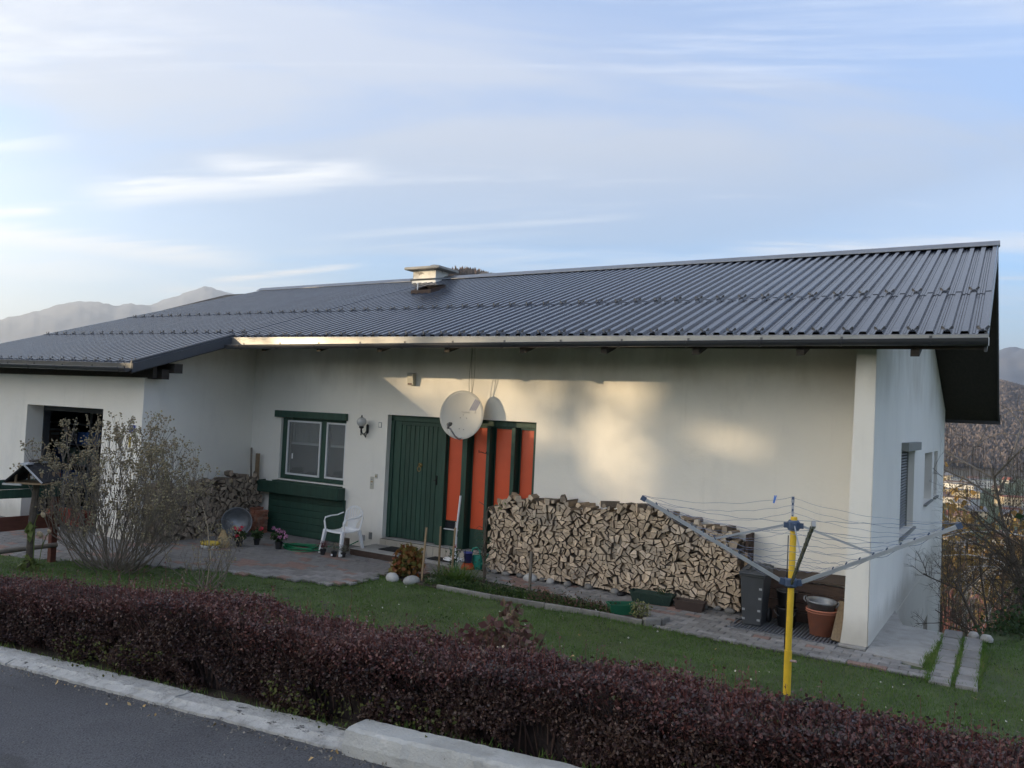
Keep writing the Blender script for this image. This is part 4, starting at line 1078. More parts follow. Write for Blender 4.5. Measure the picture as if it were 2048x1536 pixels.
# ------------------------------------------------------------------ things on the facade
DC = Vector((1.76, -0.34, 2.22)); DN = Vector((0.30, -0.94, 0.10)).normalized()
dish = empty('satellite_dish', DC, label='round cream satellite dish with blue stripes above the front door', cat='satellite dish')
ez = DN; ex = Vector((0, 0, 1)).cross(ez).normalized() * 1; ey = ez.cross(ex)   # ex to the right seen from outside
def DP(a, b, c): return ex * a + ey * b + ez * c
m = MB(); NN = 48; rings = 10; a_, b_ = 0.362, 0.390
def dz(t): return 0.055 * (t * t - 1)
m.v.append(tuple(DP(0, 0, dz(0))))
for i in range(1, rings + 1):
    t = i / rings
    for j in range(NN):
        an = 2 * PI * j / NN; m.v.append(tuple(DP(a_ * t * math.cos(an), b_ * t * math.sin(an), dz(t))))
for j in range(NN): m.f.append((0, 1 + j, 1 + (j + 1) % NN)); m.m.append(0)
for i in range(rings - 1):
    for j in range(NN):
        p = 1 + i * NN; m.f.append((p + j, p + NN + j, p + NN + (j + 1) % NN, p + (j + 1) % NN)); m.m.append(0)
o = m.build('reflector', M['dish'], dish, smooth=True); md = o.modifiers.new('solid', 'SOLIDIFY'); md.thickness = 0.004; md.offset = -1
m = MB().tube([tuple(DP(a_ * math.cos(2 * PI * j / NN), b_ * math.sin(2 * PI * j / NN), -0.006)) for j in range(NN)], 0.009, 6, closed=True)
m.build('rim', M['dish'], dish, smooth=True)
def onD(x, y): return dz(math.sqrt((x / a_) ** 2 + (y / b_) ** 2)) + 0.003
for k in range(4):       # four slanted stripes of the emblem
    x0 = 0.115 + 0.032 * k; m = MB(); seg = 8; top = 0.262 - 0.012 * k
    for s in range(seg + 1):
        t = s / seg; y = 0.082 + (top - 0.082) * t; x = x0 + 0.095 * t * (top - 0.082) / 0.18
        for w in (0, 0.0145): m.v.append(tuple(DP(x + w, y, onD(x + w, y))))
    for s in range(seg): m.f.append((2 * s, 2 * s + 1, 2 * s + 3, 2 * s + 2)); m.m.append(0)
    m.build('stripe', M['dishblue'], dish)
def text(body, size, mat_, parent, mtx, ext=0.0006, align='LEFT', name='lettering', shear=0.0):
    cu = bpy.data.curves.new(name, 'FONT'); cu.body = body; cu.size = size; cu.extrude = ext; cu.align_x = align; cu.shear = shear
    t = bpy.data.objects.new('tmp', cu); C.objects.link(t)
    dg = bpy.context.evaluated_depsgraph_get(); me = bpy.data.meshes.new_from_object(t.evaluated_get(dg))
    bpy.data.objects.remove(t); me.materials.clear(); me.materials.append(mat_)
    o = bpy.data.objects.new(name, me); C.objects.link(o); o.parent = parent; o.matrix_local = mtx; return o
mt = Matrix.Identity(4)
for i in range(3): mt[i][0], mt[i][1], mt[i][2] = ex[i], ey[i], ez[i]
p = DP(-0.02, 0.035, onD(0.08, 0.035) + 0.001); mt.translation = p
text('Technisat', 0.048, M['dishgrey'], dish, mt)
p2 = DP(0.205, 0.035, onD(0.22, 0.035) + 0.001); mt2 = mt.copy(); mt2.translation = p2
text('A', 0.05, M['dishgrey'], dish, mt2)
for (x, y) in [(-0.03, -0.045), (0.075, -0.045), (-0.03, -0.225), (0.045, -0.235)]:
    MB().lathe([(0.007, 0), (0.006, 0.003), (0.0005, 0.004)], DP(x, y, onD(x, y) - .002), 8, axis=ez).build('bolt', M['iron'], dish)
m = MB().tube([tuple(DP(0.02, -0.385, -0.01)), tuple(DP(0.01, -0.40, 0.06)), tuple(DP(-0.03, -0.36, 0.16)), tuple(DP(-0.075, -0.25, 0.30))], 0.013, 6)
m.build('feed_arm', M['alu'], dish, smooth=True)
MB().lathe([(0.034, 0.0), (0.036, 0.05), (0.024, 0.06), (0.024, 0.09), (0.001, 0.092)], DP(-0.10, -0.20, 0.33), 12, axis=DP(0.2, 0.35, -1)).lathe([(0.02, 0.0), (0.022, 0.07), (0.001, 0.075)], DP(-0.10, -0.26, 0.33), 8, axis=DP(0.0, 1, 0)).build('receiver_head', mat('lnb_grey', (0.10, 0.10, 0.10), 0.5), dish, smooth=True)
MB().tube([tuple(DP(-0.10, -0.24, 0.32)), tuple(DP(-0.085, -0.33, 0.26)), tuple(DP(-0.03, -0.40, 0.10)), tuple(DP(0.05, -0.35, -0.03)), tuple(DP(0.03, -0.1, -0.09))], 0.005, 5).build('cable', M['white'], dish)
MB().tube([tuple(DP(0, 0, -0.06)), (0.03, 0.34, 0.0)], 0.02, 8).box(-0.04, 0.10, 0.325, 0.339, -0.1, 0.1).build('wall_bracket', M['zinc'], dish)

# wall lamp with glass globe on a scrolled iron arm
lamp = empty('wall_lamp', (-0.50, 0, 1.88), label='globe wall lamp on a scrolled black iron bracket', cat='lamp')
m = MB().lathe([(0.035 if z not in (0, 10) else 0.012, -0.085 + 0.017 * z) for z in range(11)], (0, -0.012, 0), 10, sx=0.9, sy=0.3)
m.tube([(0, -.01, -.02), (0, -.06, -.075), (0, -.12, -.095), (0, -.16, -.06), (0, -.175, -0.01)], [.014, .012, .012, .012, .016], 7)
m.tube([(0, -.02, -.07), (0, -.05, -.13), (0, -.085, -.125), (0, -.09, -.10), (0, -.07, -.09)], .009, 6)
m.lathe([(0.001, -0.16), (0.014, -0.14), (0.008, -0.12), (0.016, -0.10)], (0, -.05, 0), 8)
m.lathe([(0.001, -0.12), (0.015, -0.10), (0.009, -0.08), (0.018, -0.03), (0.012, 0.0), (0.042, 0.02), (0.047, 0.035), (0.04, 0.045)], (0, -.175, 0), 12)
m.build('iron_bracket', M['iron'], lamp, smooth=True)
m = MB(); prof = [(max(0.001, 0.085 * math.sin(PI * k / 14)), 0.125 - 0.085 * math.cos(PI * k / 14)) for k in range(15)]
k0 = len(m.v); nseg = 32
for r, z in prof:
    for j in range(nseg):
        rr_ = r * (1 + 0.02 * (j % 2)); m.v.append((rr_ * math.cos(2 * PI * j / nseg), -.175 + rr_ * math.sin(2 * PI * j / nseg), z))
for i in range(len(prof) - 1):
    for j in range(nseg): m.f.append((i * nseg + j, i * nseg + (j + 1) % nseg, (i + 1) * nseg + (j + 1) % nseg, (i + 1) * nseg + j)); m.m.append(0)
m.build('globe', M['globe'], lamp, smooth=True)
MB().lathe([(0.030, 0.200), (0.016, 0.215), (0.010, 0.225), (0.013, 0.235), (0.001, 0.25)], (0, -.175, 0), 10).build('finial', M['iron'], lamp, smooth=True)

al = empty('alarm_box', (0.47, 0, 2.79), label='small cream alarm box on the wall below the eave', cat='alarm')
MB().hexa([(-.065, -.075, -.105), (.065, -.075, -.105), (.065, 0, -.105), (-.065, 0, -.105)], [(-.065, -.10, .095), (.065, -.10, .095), (.065, 0, .10), (-.065, 0, .10)]).build('housing', M['ivory'], al, bevel=0.008)
MB().box(-0.050, 0.03, -.084, -.078, -.098, -.068).build('lens', mat('dark_red_lens', (0.06, 0.01, 0.01), 0.3), al)
MB().box(-0.065, 0.065, -.105, 0.0, 0.101, 0.108).build('cover', M['grille'], al)
def plate(name, x, z, w, h, lab, cat, mt_='ivory', inner=True, d=0.008, rim=None):
    e = empty(name, (x, 0, z), label=lab, cat=cat)
    MB().box(-w / 2, w / 2, -d, 0, -h / 2, h / 2).build('plate', M[rim or mt_], e, bevel=0.002)
    if inner: MB().box(-w / 2 + .012, w / 2 - .012, -d - .004, -d - .0005, -h / 2 + .012, h / 2 - .012).build('cover', M[mt_], e)
    return e
plate('junction_box', -0.215, 1.965, 0.075, 0.095, 'blank square cover plate on the wall right of the globe lamp', 'junction box', 'plaster', rim='grille')
it = plate('intercom', -0.335, 0.93, 0.085, 0.22, 'ivory door intercom strip on the wall left of the green door', 'intercom')
for dz_, w in [(0.06, .03), (0.02, .045), (-0.03, .03)]:
    MB().box(-w / 2, w / 2, -.018, -.0125, dz_ - .009, dz_ + .009).build('button', M['brass'] if w > .04 else M['grille'], it)
lk = plate('key_switch', -0.245, 1.055, 0.062, 0.08, 'small ivory key switch just above the intercom', 'switch')
MB().lathe([(0.013, 0.0), (0.011, 0.008), (0.001, 0.009)], (0, -.0125, 0), 10, axis=(0, -1, 0)).build('lock', M['brass'], lk)
def vent(x, z, w, h, lab, dark):
    e = empty('wall_vent', (x, 0, z), label=lab, cat='vent')
    MB().box(-w / 2, w / 2, -.010, 0, -h / 2, h / 2).build('frame', M['grille'] if not dark else M['boxgrey'], e)
    for k in range(5):
        zz = -h / 2 + h * (k + .5) / 5
        MB().box(-w / 2 + .01, w / 2 - .01, -.018, -.0105, zz - .004, zz + .006).build('slat', M['grille'] if not dark else M['steel'], e)
vent(-0.475, -0.06, 0.075, 0.10, 'pale square wall vent low down, behind the chair', False)
vent(-0.31, -0.005, 0.07, 0.12, 'dark upright wall vent close to the door', True)
pp = MB().tube([(-0.475, -0.02, -0.14), (-0.475, -0.03, -0.20), (-0.475, -0.06, -0.205)], 0.012, 6)
tag(pp.build('water_tap', M['steel'], None), 'short tap pipe at the foot of the wall below the pale vent', 'tap')
sg = empty('house_number_sign', (-3.56, GF, 1.71), label='blue enamel house number sign 15 on the garage wall', cat='sign')
MB().box(-.095, .095, -.012, 0, -.075, .075).build('plate', M['signwhite'], sg)
MB().box(-.085, .085, -.014, -.0125, -.065, .065).build('field', M['signblue'], sg)
mt = Matrix(((1, 0, 0, 0), (0, 0, -1, -0.0155), (0, 1, 0, -0.045), (0, 0, 0, 1)))
text('15', 0.125, M['signwhite'], sg, mt, align='CENTER')
ys = empty('yellow_tag', (-3.62, GF, 1.50), label='narrow yellow strip on the garage wall below the house number', cat='sign')
MB().box(-.025, .025, -.01, 0, -.11, .08).build('strip', M['yellowp'], ys)

# ------------------------------------------------------------------ firewood
def clip(poly, p, n):
    out = []
    for i in range(len(poly)):
        a, b = poly[i], poly[(i + 1) % len(poly)]
        da = (a[0] - p[0]) * n[0] + (a[1] - p[1]) * n[1]; db = (b[0] - p[0]) * n[0] + (b[1] - p[1]) * n[1]
        if da <= 0: out.append(a)
        if da * db < 0:
            t = da / (da - db); out.append((a[0] + (b[0] - a[0]) * t, a[1] + (b[1] - a[1]) * t))
    return out
def area(p): return abs(sum(p[i][0] * p[(i + 1) % len(p)][1] - p[(i + 1) % len(p)][0] * p[i][1] for i in range(len(p)))) / 2
def cent(p): return (sum(q[0] for q in p) / len(p), sum(q[1] for q in p) / len(p))
def wood_cells(w, h, top, s, rr):
    """wedge-shaped cells filling a w x h face whose upper limit is top(u)"""
    seeds = []
    ny = int(h / s) + 2; nx = int(w / s) + 1
    for j in range(ny):
        for i in range(nx + 1):
            seeds.append(((i + (0.5 if j % 2 else 0) + rr.uniform(-.36, .36)) * s, (j * 0.92 + .45 + rr.uniform(-.36, .36)) * s))
    cells = []
    for k, p in enumerate(seeds):
        if p[1] > top(p[0]) - 0.3 * s or p[0] < 0.25 * s or p[0] > w - 0.25 * s: continue
        poly = [(max(0, p[0] - 2 * s), 0), (min(w, p[0] + 2 * s), 0), (min(w, p[0] + 2 * s), p[1] + 0.62 * s if p[1] > top(p[0]) - s else 99), (max(0, p[0] - 2 * s), p[1] + 0.62 * s if p[1] > top(p[0]) - s else 99)]
        for q in seeds:
            d2 = (q[0] - p[0]) ** 2 + (q[1] - p[1]) ** 2
            if q is p or d2 > 9 * s * s: continue
            poly = clip(poly, ((p[0] + q[0]) / 2, (p[1] + q[1]) / 2), (q[0] - p[0], q[1] - p[1]))
            if len(poly) < 3: break
        if len(poly) < 3: continue
        # split the round into wedges
        todo = [poly]; nspl = rr.choice([1, 1, 2, 2, 3]) if area(poly) > 0.5 * s * s else rr.choice([0, 1])
        for _ in range(nspl):
            todo.sort(key=area); q = todo.pop(); c = cent(q); an = rr.uniform(0, PI)
            c = (c[0] + rr.uniform(-.1, .1) * s, c[1] + rr.uniform(-.1, .1) * s); n = (math.cos(an), math.sin(an))
            a, b = clip(q, c, n), clip(q, c, (-n[0], -n[1]))
            todo += [x for x in (a, b) if len(x) >= 3]
        cells += todo
    return cells
def tidy(p, mn):
    q = []
    for i, a in enumerate(p):
        b = p[(i + 1) % len(p)]
        if math.hypot(a[0] - b[0], a[1] - b[1]) > mn: q.append(a)
    return q
def log_mesh(poly, depth, rr, end=0, barkp=0.35):
    """prism along +Y from 0 to depth, poly in x,z about its centre; end grain 0, split side 1, bark 2"""
    n = len(poly); m = MB(); t1, t2 = rr.uniform(-.12, .12), rr.uniform(-.12, .12)
    e = 0.93
    f0 = [(x * e, x * t1 + z * t2, z * e) for x, z in poly]
    f1 = [(x, 0.006 + x * t1 + z * t2, z) for x, z in poly]
    f2 = [(x * rr.uniform(.85, 1), depth, z * rr.uniform(.85, 1)) for x, z in poly]
    m.add(f0 + f1 + f2, [tuple(range(n))] + [(i, i + n, (i + 1) % n + n, (i + 1) % n) for i in range(n)] +
          [(i + n, i + 2 * n, (i + 1) % n + 2 * n, (i + 1) % n + n) for i in range(n)])
    bark = [2 if rr.random() < barkp else 1 for _ in range(n)]
    m.m = [0] + [0] * n + bark
    return m
def woodpile(name, lab, origin, ux, depth, w, h, top, s, mats, seed, parts=300, jit=0.03, barkp=0.4):
    rr = random.Random(seed)
    root = empty(name, origin, label=lab, cat='woodpile')
    ang = math.atan2(ux[1], ux[0]); root.rotation_euler = (0, 0, ang)
    cells = wood_cells(w, h, top, s, rr); L_ = []
    for p in cells:
        p = tidy(p, 0.2 * s)
        if len(p) < 3 or area(p) < 0.06 * s * s: continue
        c = cent(p); sh = 0.95 - 0.09 * rr.random()
        if area(p) < .2 * s * s: sh -= 0.03
        rot = rr.uniform(-.10, .10); q = []
        for x, z in p:
            dx, dz_ = (x - c[0]) * sh, (z - c[1]) * sh
            q.append((dx * math.cos(rot) - dz_ * math.sin(rot), dx * math.sin(rot) + dz_ * math.cos(rot)))
        if sum(q[i][0] * q[(i + 1) % len(q)][1] - q[(i + 1) % len(q)][0] * q[i][1] for i in range(len(q))) < 0: q = q[::-1]
        L_.append((area(p), c, q))
    L_.sort(key=lambda t: -t[0])
    rest = MB()
    for k, (a, c, q) in enumerate(L_):
        m = log_mesh(q, depth * rr.uniform(.92, 1), rr, barkp=barkp)
        y = rr.uniform(-jit, jit) - (jit if rr.random() < .08 else 0) + (.07 if rr.random() < .10 else 0)
        if k < parts:
            o = m.build('log', mats, root); o.location = (c[0], y, c[1]); o.rotation_euler = (rr.uniform(-.04, .04), 0, rr.uniform(-.06, .06))
        else:
            rest.add([(v[0] + c[0], v[1] + y, v[2] + c[1]) for v in m.v], m.f); rest.m[-len(m.m):] = m.m
    if rest.v:
        o = rest.build('small_logs', mats, root); o['kind'] = 'stuff'
    # dark heart behind the gaps
    MBb = MB(); nx = 24
    for i in range(nx):
        a, b = w * i / nx, w * (i + 1) / nx
        MBb.box(a + .02 * (i == 0), b - .02 * (i == nx - 1), 0.16, depth - .02, 0, max(0.1, min(top(a), top(b)) - .09))
    MBb.build('inner_logs', M['woodbark'], root)
    return root, cells
PX0, PX1, PYF = 2.40, 6.38, -0.40
def ptop(u):
    return 0.97 + 0.20 * math.sin(min(1, u / 1.1) * PI / 2) + 0.025 * math.sin(u * 3.1) - 0.20 * max(0, (u - 2.6) / 1.4) ** 1.2
wp, _ = woodpile('woodpile', 'long head-high stack of pale split firewood in front of the white wall', (PX0, PYF, GR + 0.07), (1, 0), 0.33, PX1 - PX0, 1.3, ptop, 0.110,
                 [M['woodend'], mat('split_side', (0.27, 0.20, 0.135), 0.9, 0.25, 25, 0.5, 80, stretch=(1, .2, 1), objvar=0.2), M['woodbark']], 3)
# loose pieces lying across the top
rr = random.Random(21)
def loose(parent, u, z, ang, L_, s, mats, yaw=None):
    n = rr.choice([3, 4, 4, 5]); poly = []
    for k in range(n):
        a = 2 * PI * k / n + rr.uniform(-.3, .3); r_ = s * rr.uniform(.4, .6); poly.append((r_ * math.cos(a), r_ * math.sin(a)))
    o = log_mesh(poly, L_, rr).build('log', mats, parent)
    o.location = (u, rr.uniform(-.04, .05), z); o.rotation_euler = (rr.uniform(-.12, .12), rr.uniform(0, 3), ang)
WM = [M['woodend'], MATS['split_side'], M['woodbark']]
for k in range(46):
    u = 0.15 + rr.random() * 3.75
    loose(wp, u, ptop(u) + rr.uniform(-0.02, 0.045), rr.uniform(-.9, .9) * (1 if rr.random() < .5 else .25), rr.uniform(.24, .33), rr.uniform(.07, .12), WM)
# upright boards that close the right end of the stack
pe = empty('stack_end_boards', (6.40, 0, 0), label='dark upright boards holding the right end of the long woodpile', cat='boards')
for y in (-0.33, -0.22, -0.10):
    MB().box(0, 0.03, y, y + 0.09, GR + .03, 0.83).build('board', M['darkwood'], pe, bevel=0.003)
MB().box(0.001, 0.04, -.36, -.34, GR + .03, .60).build('batten', M['timber'], pe)
# field stones the stack stands on
rr = random.Random(4)
def rock(x, y, z, r, fl, material, lab, group=None, name='field_stone', cat='stone'):
    m = MB(); n = 9; ph = rr.uniform(0, 6)
    for i, a in enumerate([-1.2, -.6, 0, .5, 1.0, 1.35]):
        for j in range(n):
            t = 2 * PI * j / n; q = r * math.cos(a) * (1 + .12 * math.sin(2 * t + ph) + .06 * math.sin(3 * t + ph * 2)); m.v.append((q * math.cos(t), q * math.sin(t) * .8, r * fl * math.sin(a)))
    for i in range(5):
        for j in range(n): m.f.append((i * n + j, i * n + (j + 1) % n, (i + 1) * n + (j + 1) % n, (i + 1) * n + j)); m.m.append(0)
    m.f.append(tuple(5 * n + j for j in range(n))); m.m.append(0)
    o = m.build(name, material, None, smooth=True); o.location = (x, y, z); o.rotation_euler = (0, 0, rr.uniform(0, 3))
    return tag(o, lab, cat, group)
xx = [2.42, 2.56, 2.80, 3.02, 3.24, 3.42, 3.58, 3.86, 4.18, 4.6, 5.0, 5.9, 6.08, 6.25]
for i, x in enumerate(xx):
    big = x in (3.24,)
    white = x == 3.58
    rock(x, PYF - rr.uniform(-.02, .06), GR + 0.06, 0.125 if big else rr.uniform(.06, .09), .62, M['stone'] if (big or white) else M['stoned'],
         'largest pale field stone under the woodpile, left of the dark stake' if big else ('small whitish stone under the woodpile right of the dark stake' if white else 'grey field stone propping up the front of the long woodpile'),
         None if (big or white) else 'stones under the long woodpile')
o = rock(4.72, PYF - .05, GR + .05, .075, .45, M['black'], 'dark crumpled sack lying at the foot of the woodpile', name='dark_bag', cat='bag')

# second, older stack in the corner by the garage, its face towards +x
def ltop(u):  # u runs from y=-2.45 to y=-0.05
    return 0.92 + 0.04 * math.sin(u * 5) + (0.09 if 0.85 < u < 1.2 else 0) + (0.16 if u > 1.5 else 0) + 0.02 * math.sin(u * 13)
LM = [M['woodold'], mat('old_split_side', (0.15, 0.12, 0.09), 0.9, 0.25, 25, 0.5, 80, objvar=0.2), M['woodbark']]
wl, _ = woodpile('woodpile', 'older grey-brown stack of split firewood in the corner beside the garage', (-3.02, -2.45, GR + 0.03), (0, 1), 0.33, 2.38, 1.2, ltop, 0.125, LM, 8, barkp=.7)
rr = random.Random(5)
for k in range(22):
    u = 0.1 + rr.random() * 2.2
    loose(wl, u, ltop(u) + rr.uniform(-0.02, 0.03), rr.uniform(-1, 1), rr.uniform(.24, .33), rr.uniform(.07, .11), LM)
o = MB().bar((-3.20, -0.22, 0.70), (-3.42, -0.06, 1.36), 0.035).build('tool_handle', M['twig'], None); tag(o, 'thin dark pole leaning on the wall above the older woodpile', 'pole')
o = MB().box(-3.20, -3.12, -0.14, -0.10, 0.70, 1.27).build('timber_offcut', M['timber'], None); tag(o, 'light wooden board standing upright behind the older woodpile', 'board')
# brick stack in front of the wall next to the green panel
bs = empty('brick_stack', (-2.99, -0.30, GR + .03), label='small stack of loose red bricks between the old woodpile and the green panel', cat='brick stack')
rr = random.Random(12); bsrc = None
for k in range(11):
    for j in range(2):
        for i in range(1 if (k >= 10) else 2):
            sx_ = 0.12
            if bsrc is None: bsrc = MB().box(-.06, .06, -.055, .055, -.019, .019).build('brick', M['brick'], bs, bevel=0.003); o = bsrc
            else: o = copyto(bsrc, bs)
            o.location = (0.085 + i * 0.13 + rr.uniform(-.012, .012), -0.06 + j * .118 + rr.uniform(-.008, .008), 0.02 + k * .0435); o.rotation_euler = (0, 0, rr.uniform(-.06, .06))

# ------------------------------------------------------------------ things on the patio
# white stacking garden chair
def chair():
    r = empty('garden_chair', (-0.24, -0.80, PZ), math.radians(-6), label='white plastic garden armchair with fan-slatted back on the patio', cat='chair')
    w = M['white']
    # local: faces -y
    s = MB(); n = 10
    for i in range(n + 1):
        t = i / n; y = -.22 + .43 * t; z = .42 - .03 * math.sin(PI * t) - (.03 if i == 0 else 0) * 1
        for j in range(9):
            u = -1 + 2 * j / 8; s.v.append((u * (.235 - .02 * t), y, z + .012 * u * u))
    for i in range(n):
        for j in range(8): s.f.append((i * 9 + j, i * 9 + j + 1, (i + 1) * 9 + j + 1, (i + 1) * 9 + j)); s.m.append(0)
    o = s.build('seat', w, r, smooth=True); md = o.modifiers.new('solid', 'SOLIDIFY'); md.thickness = .012
    for sx_ in (-1, 1):
        MB().hexa([(sx_ * .275 - .022, -.30, 0), (sx_ * .275 + .022, -.30, 0), (sx_ * .275 + .022, -.255, 0), (sx_ * .275 - .022, -.255, 0)],
                  [(sx_ * .235 - .03, -.235, .43), (sx_ * .235 + .03, -.235, .43), (sx_ * .235 + .03, -.17, .43), (sx_ * .235 - .03, -.17, .43)]).build('leg', w, r, bevel=.006)
        MB().hexa([(sx_ * .27 - .02, .27, 0), (sx_ * .27 + .02, .27, 0), (sx_ * .27 + .02, .315, 0), (sx_ * .27 - .02, .315, 0)],
                  [(sx_ * .215 - .025, .17, .43), (sx_ * .215 + .025, .17, .43), (sx_ * .215 + .025, .235, .43), (sx_ * .215 - .025, .235, .43)]).build('leg', w, r, bevel=.006)
        a = MB(); P_ = [(sx_ * .245, -.20, .43), (sx_ * .265, -.215, .58), (sx_ * .272, -.19, .635), (sx_ * .275, -.06, .655), (sx_ * .27, .10, .66), (sx_ * .25, .22, .70)]
        for p_, q_ in zip(P_, P_[1:]): a.bar(p_, q_, .045, .018, up=(0, .6, 1))
        a.build('armrest', w, r, bevel=.005)
    rail = []
    for k in range(13):
        an = PI * k / 12; rail.append((.235 * math.cos(an), .255 + .035 * math.sin(an), .62 + .205 * math.sin(an) ** .8))
    m = MB()
    for p_, q_ in zip(rail, rail[1:]): m.bar(p_, q_, .034, .014, up=(0, 1, 0))
    m.bar((.235, .255, .62), (.21, .215, .42), .034, .014, up=(0, 1, 0)); m.bar((-.235, .255, .62), (-.21, .215, .42), .034, .014, up=(0, 1, 0))
    m.build('back_frame', w, r, bevel=.003)
    for k in range(8):
        f = -1 + 2 * k / 7; an = PI / 2 - f * 1.12
        top = (.225 * math.cos(an), .26 + .03 * math.sin(an), .62 + .195 * math.sin(an))
        MB().bar((f * .09, .205, .42), (f * .105, .225, .52), .018, .008, up=(0, 1, 0)).bar((f * .105, .225, .52), top, .018, .008, up=(0, 1, 0)).build('slat', w, r)
    MB().bar((-.215, .20, .425), (.215, .20, .425), .05, .012, up=(0, 1, 0)).build('lower_rail', w, r)
    r.scale = (.92, .92, .93)
    return r
chair()

def flowerpot(parent, r, h, material, z=0, c=(0, 0)):
    m = MB().lathe([(r * .72, 0), (r * .96, h * .82), (r * 1.06, h * .82), (r * 1.08, h), (r * .96, h), (r * .9, h * .85), (0.001, h * .84)], (c[0], c[1], z), 16)
    return m.build('pot', material, parent, smooth=False)
def ball(n, c, rx, ry, rz_, shell=0.35):
    v = RNG.normal(size=(n, 3)); v /= np.linalg.norm(v, axis=1)[:, None]
    r_ = (1 - shell * RNG.uniform(0, 1, n) ** 1.2)[:, None]
    return v * r_ * np.array([rx, ry, rz_]) + np.array(c)
def geranium(x, y, z, material, lab, heads, s=1.0):
    e = empty('potted_geranium', (x, y, z), label=lab, cat='flower pot')
    flowerpot(e, .058 * s, .105 * s, M['pot'])
    P = ball(150, (0, 0, .19 * s), .11 * s, .10 * s, .085 * s, .7)
    leaves('foliage', P, .05 * s, L_green, e, .95, .3)
    m = MB()
    for (hx, hy, hz_, r_) in heads: m.tube([(hx * .2, hy * .2, .12 * s), (hx, hy, hz_)], .003, 5)
    m.build('stems', M['planter'], e)
    for (hx, hy, hz_, r_) in heads:
        o = leaves('flower_head', ball(34, (hx, hy, hz_), r_, r_, r_ * .7, .3), .022, material, e, .8, .3, kind=None)
    return e
geranium(-1.86, -1.58, PZ, M['petal_red'], 'potted red geranium furthest left in front of the tilted tub', [(-.07, -.03, .30, .035), (0.0, -.06, .31, .04), (.06, -.05, .29, .035), (.05, -.10, .20, .036), (.02, .03, .33, .03)])
geranium(-1.80, -1.25, PZ, M['petal_red'], 'potted red geranium with one bloom, between the tub and the pink one', [(.10, .0, .29, .034)])
geranium(-1.24, -1.27, PZ, M['petal_pink'], 'potted pink geranium beside the coiled green hose', [(.02, -.05, .33, .04), (.07, -.06, .32, .042), (.12, -.02, .30, .035), (.14, .03, .24, .03), (.10, -.08, .22, .035), (-.14, .0, .34, .028), (-.15, -.02, .21, .03), (.18, -.02, .22, .03)], 1.15)
# tilted zinc tub and wire basket leaning on the old woodpile
tb = empty('zinc_tub', (-2.72, -0.92, 0.0), label='old round zinc tub tilted on its side against the old woodpile', cat='tub')
ax = Vector((0.80, -0.55, 0.42)).normalized()
tub = MB().lathe([(0.001, -.20), (.20, -.20), (.21, -.19), (.262, .02), (.275, .035), (.262, .04), (.255, .025), (.2, -.175), (0.001, -.18)], (0, 0, 0.055), 28, axis=ax)
tub.build('shell', M['zinc'], tb, smooth=True)
for s in (-1, 1):
    u = ax.orthogonal().normalized(); v = ax.cross(u); c = Vector((0, 0, .055)) + u * (.27 * s)
    MB().tube([tuple(c - v * .05), tuple(c + u * .03 * s - v * .03 + ax * .03), tuple(c + u * .03 * s + v * .03 + ax * .03), tuple(c + v * .05)], .006, 6).build('handle', M['zinc'], tb, smooth=True)
wb = empty('wire_basket', (-2.50, -1.45, PZ), label='low wire basket leaning left of the tilted tub', cat='basket')
m = MB(); ax2 = Vector((0.6, -0.6, 0.8)).normalized(); u = ax2.orthogonal().normalized(); v = ax2.cross(u)
for r_, hh in ((.15, -.1), (.18, 0), (.2, .08)):
    m.tube([tuple(Vector((0, 0, .17)) + (u * math.cos(t) + v * math.sin(t)) * r_ + ax2 * hh) for t in [2 * PI * k / 24 for k in range(24)]], .004, 4, closed=True)
for k in range(16):
    t = 2 * PI * k / 16; d = u * math.cos(t) + v * math.sin(t); m.tube([tuple(Vector((0, 0, .17)) + d * .15 - ax2 * .1), tuple(Vector((0, 0, .17)) + d * .2 + ax2 * .08)], .003, 4)
m.build('wire_frame', M['zinc'], wb)
tr = empty('seed_tray', (-2.06, -2.02, PZ), math.radians(20), label='white tray with a mustard yellow rim in front of the old woodpile', cat='tray')
m = MB().lathe([(.15, 0), (.165, .055)], (0, 0, 0), 22, sy=.7).build('lower_band', M['white'], tr, smooth=True)
MB().lathe([(.1655, .0555), (.175, .105), (.16, .105), (.15, .02), (.001, .018)], (0, 0, 0), 22, sy=.7).build('upper_band', M['yellowp'], tr, smooth=True)
sk = empty('straw_bag', (-1.97, -1.80, PZ), label='beige straw bag standing between the tray and the red geranium', cat='bag')
m = MB()
for z, r1, r2 in [(0, .10, .08), (.05, .125, .09), (.12, .12, .085), (.18, .09, .06), (.24, .05, .035), (.29, .035, .02)]:
    for j in range(14):
        t = 2 * PI * j / 14; w = 1 + .08 * math.sin(3 * t + z * 20); m.v.append((r1 * w * math.cos(t) - z * .15, r2 * w * math.sin(t), z))
for i in range(5):
    for j in range(14): m.f.append((i * 14 + j, i * 14 + (j + 1) % 14, (i + 1) * 14 + (j + 1) % 14, (i + 1) * 14 + j)); m.m.append(0)
m.build('bag_body', M['sack'], sk, smooth=True)
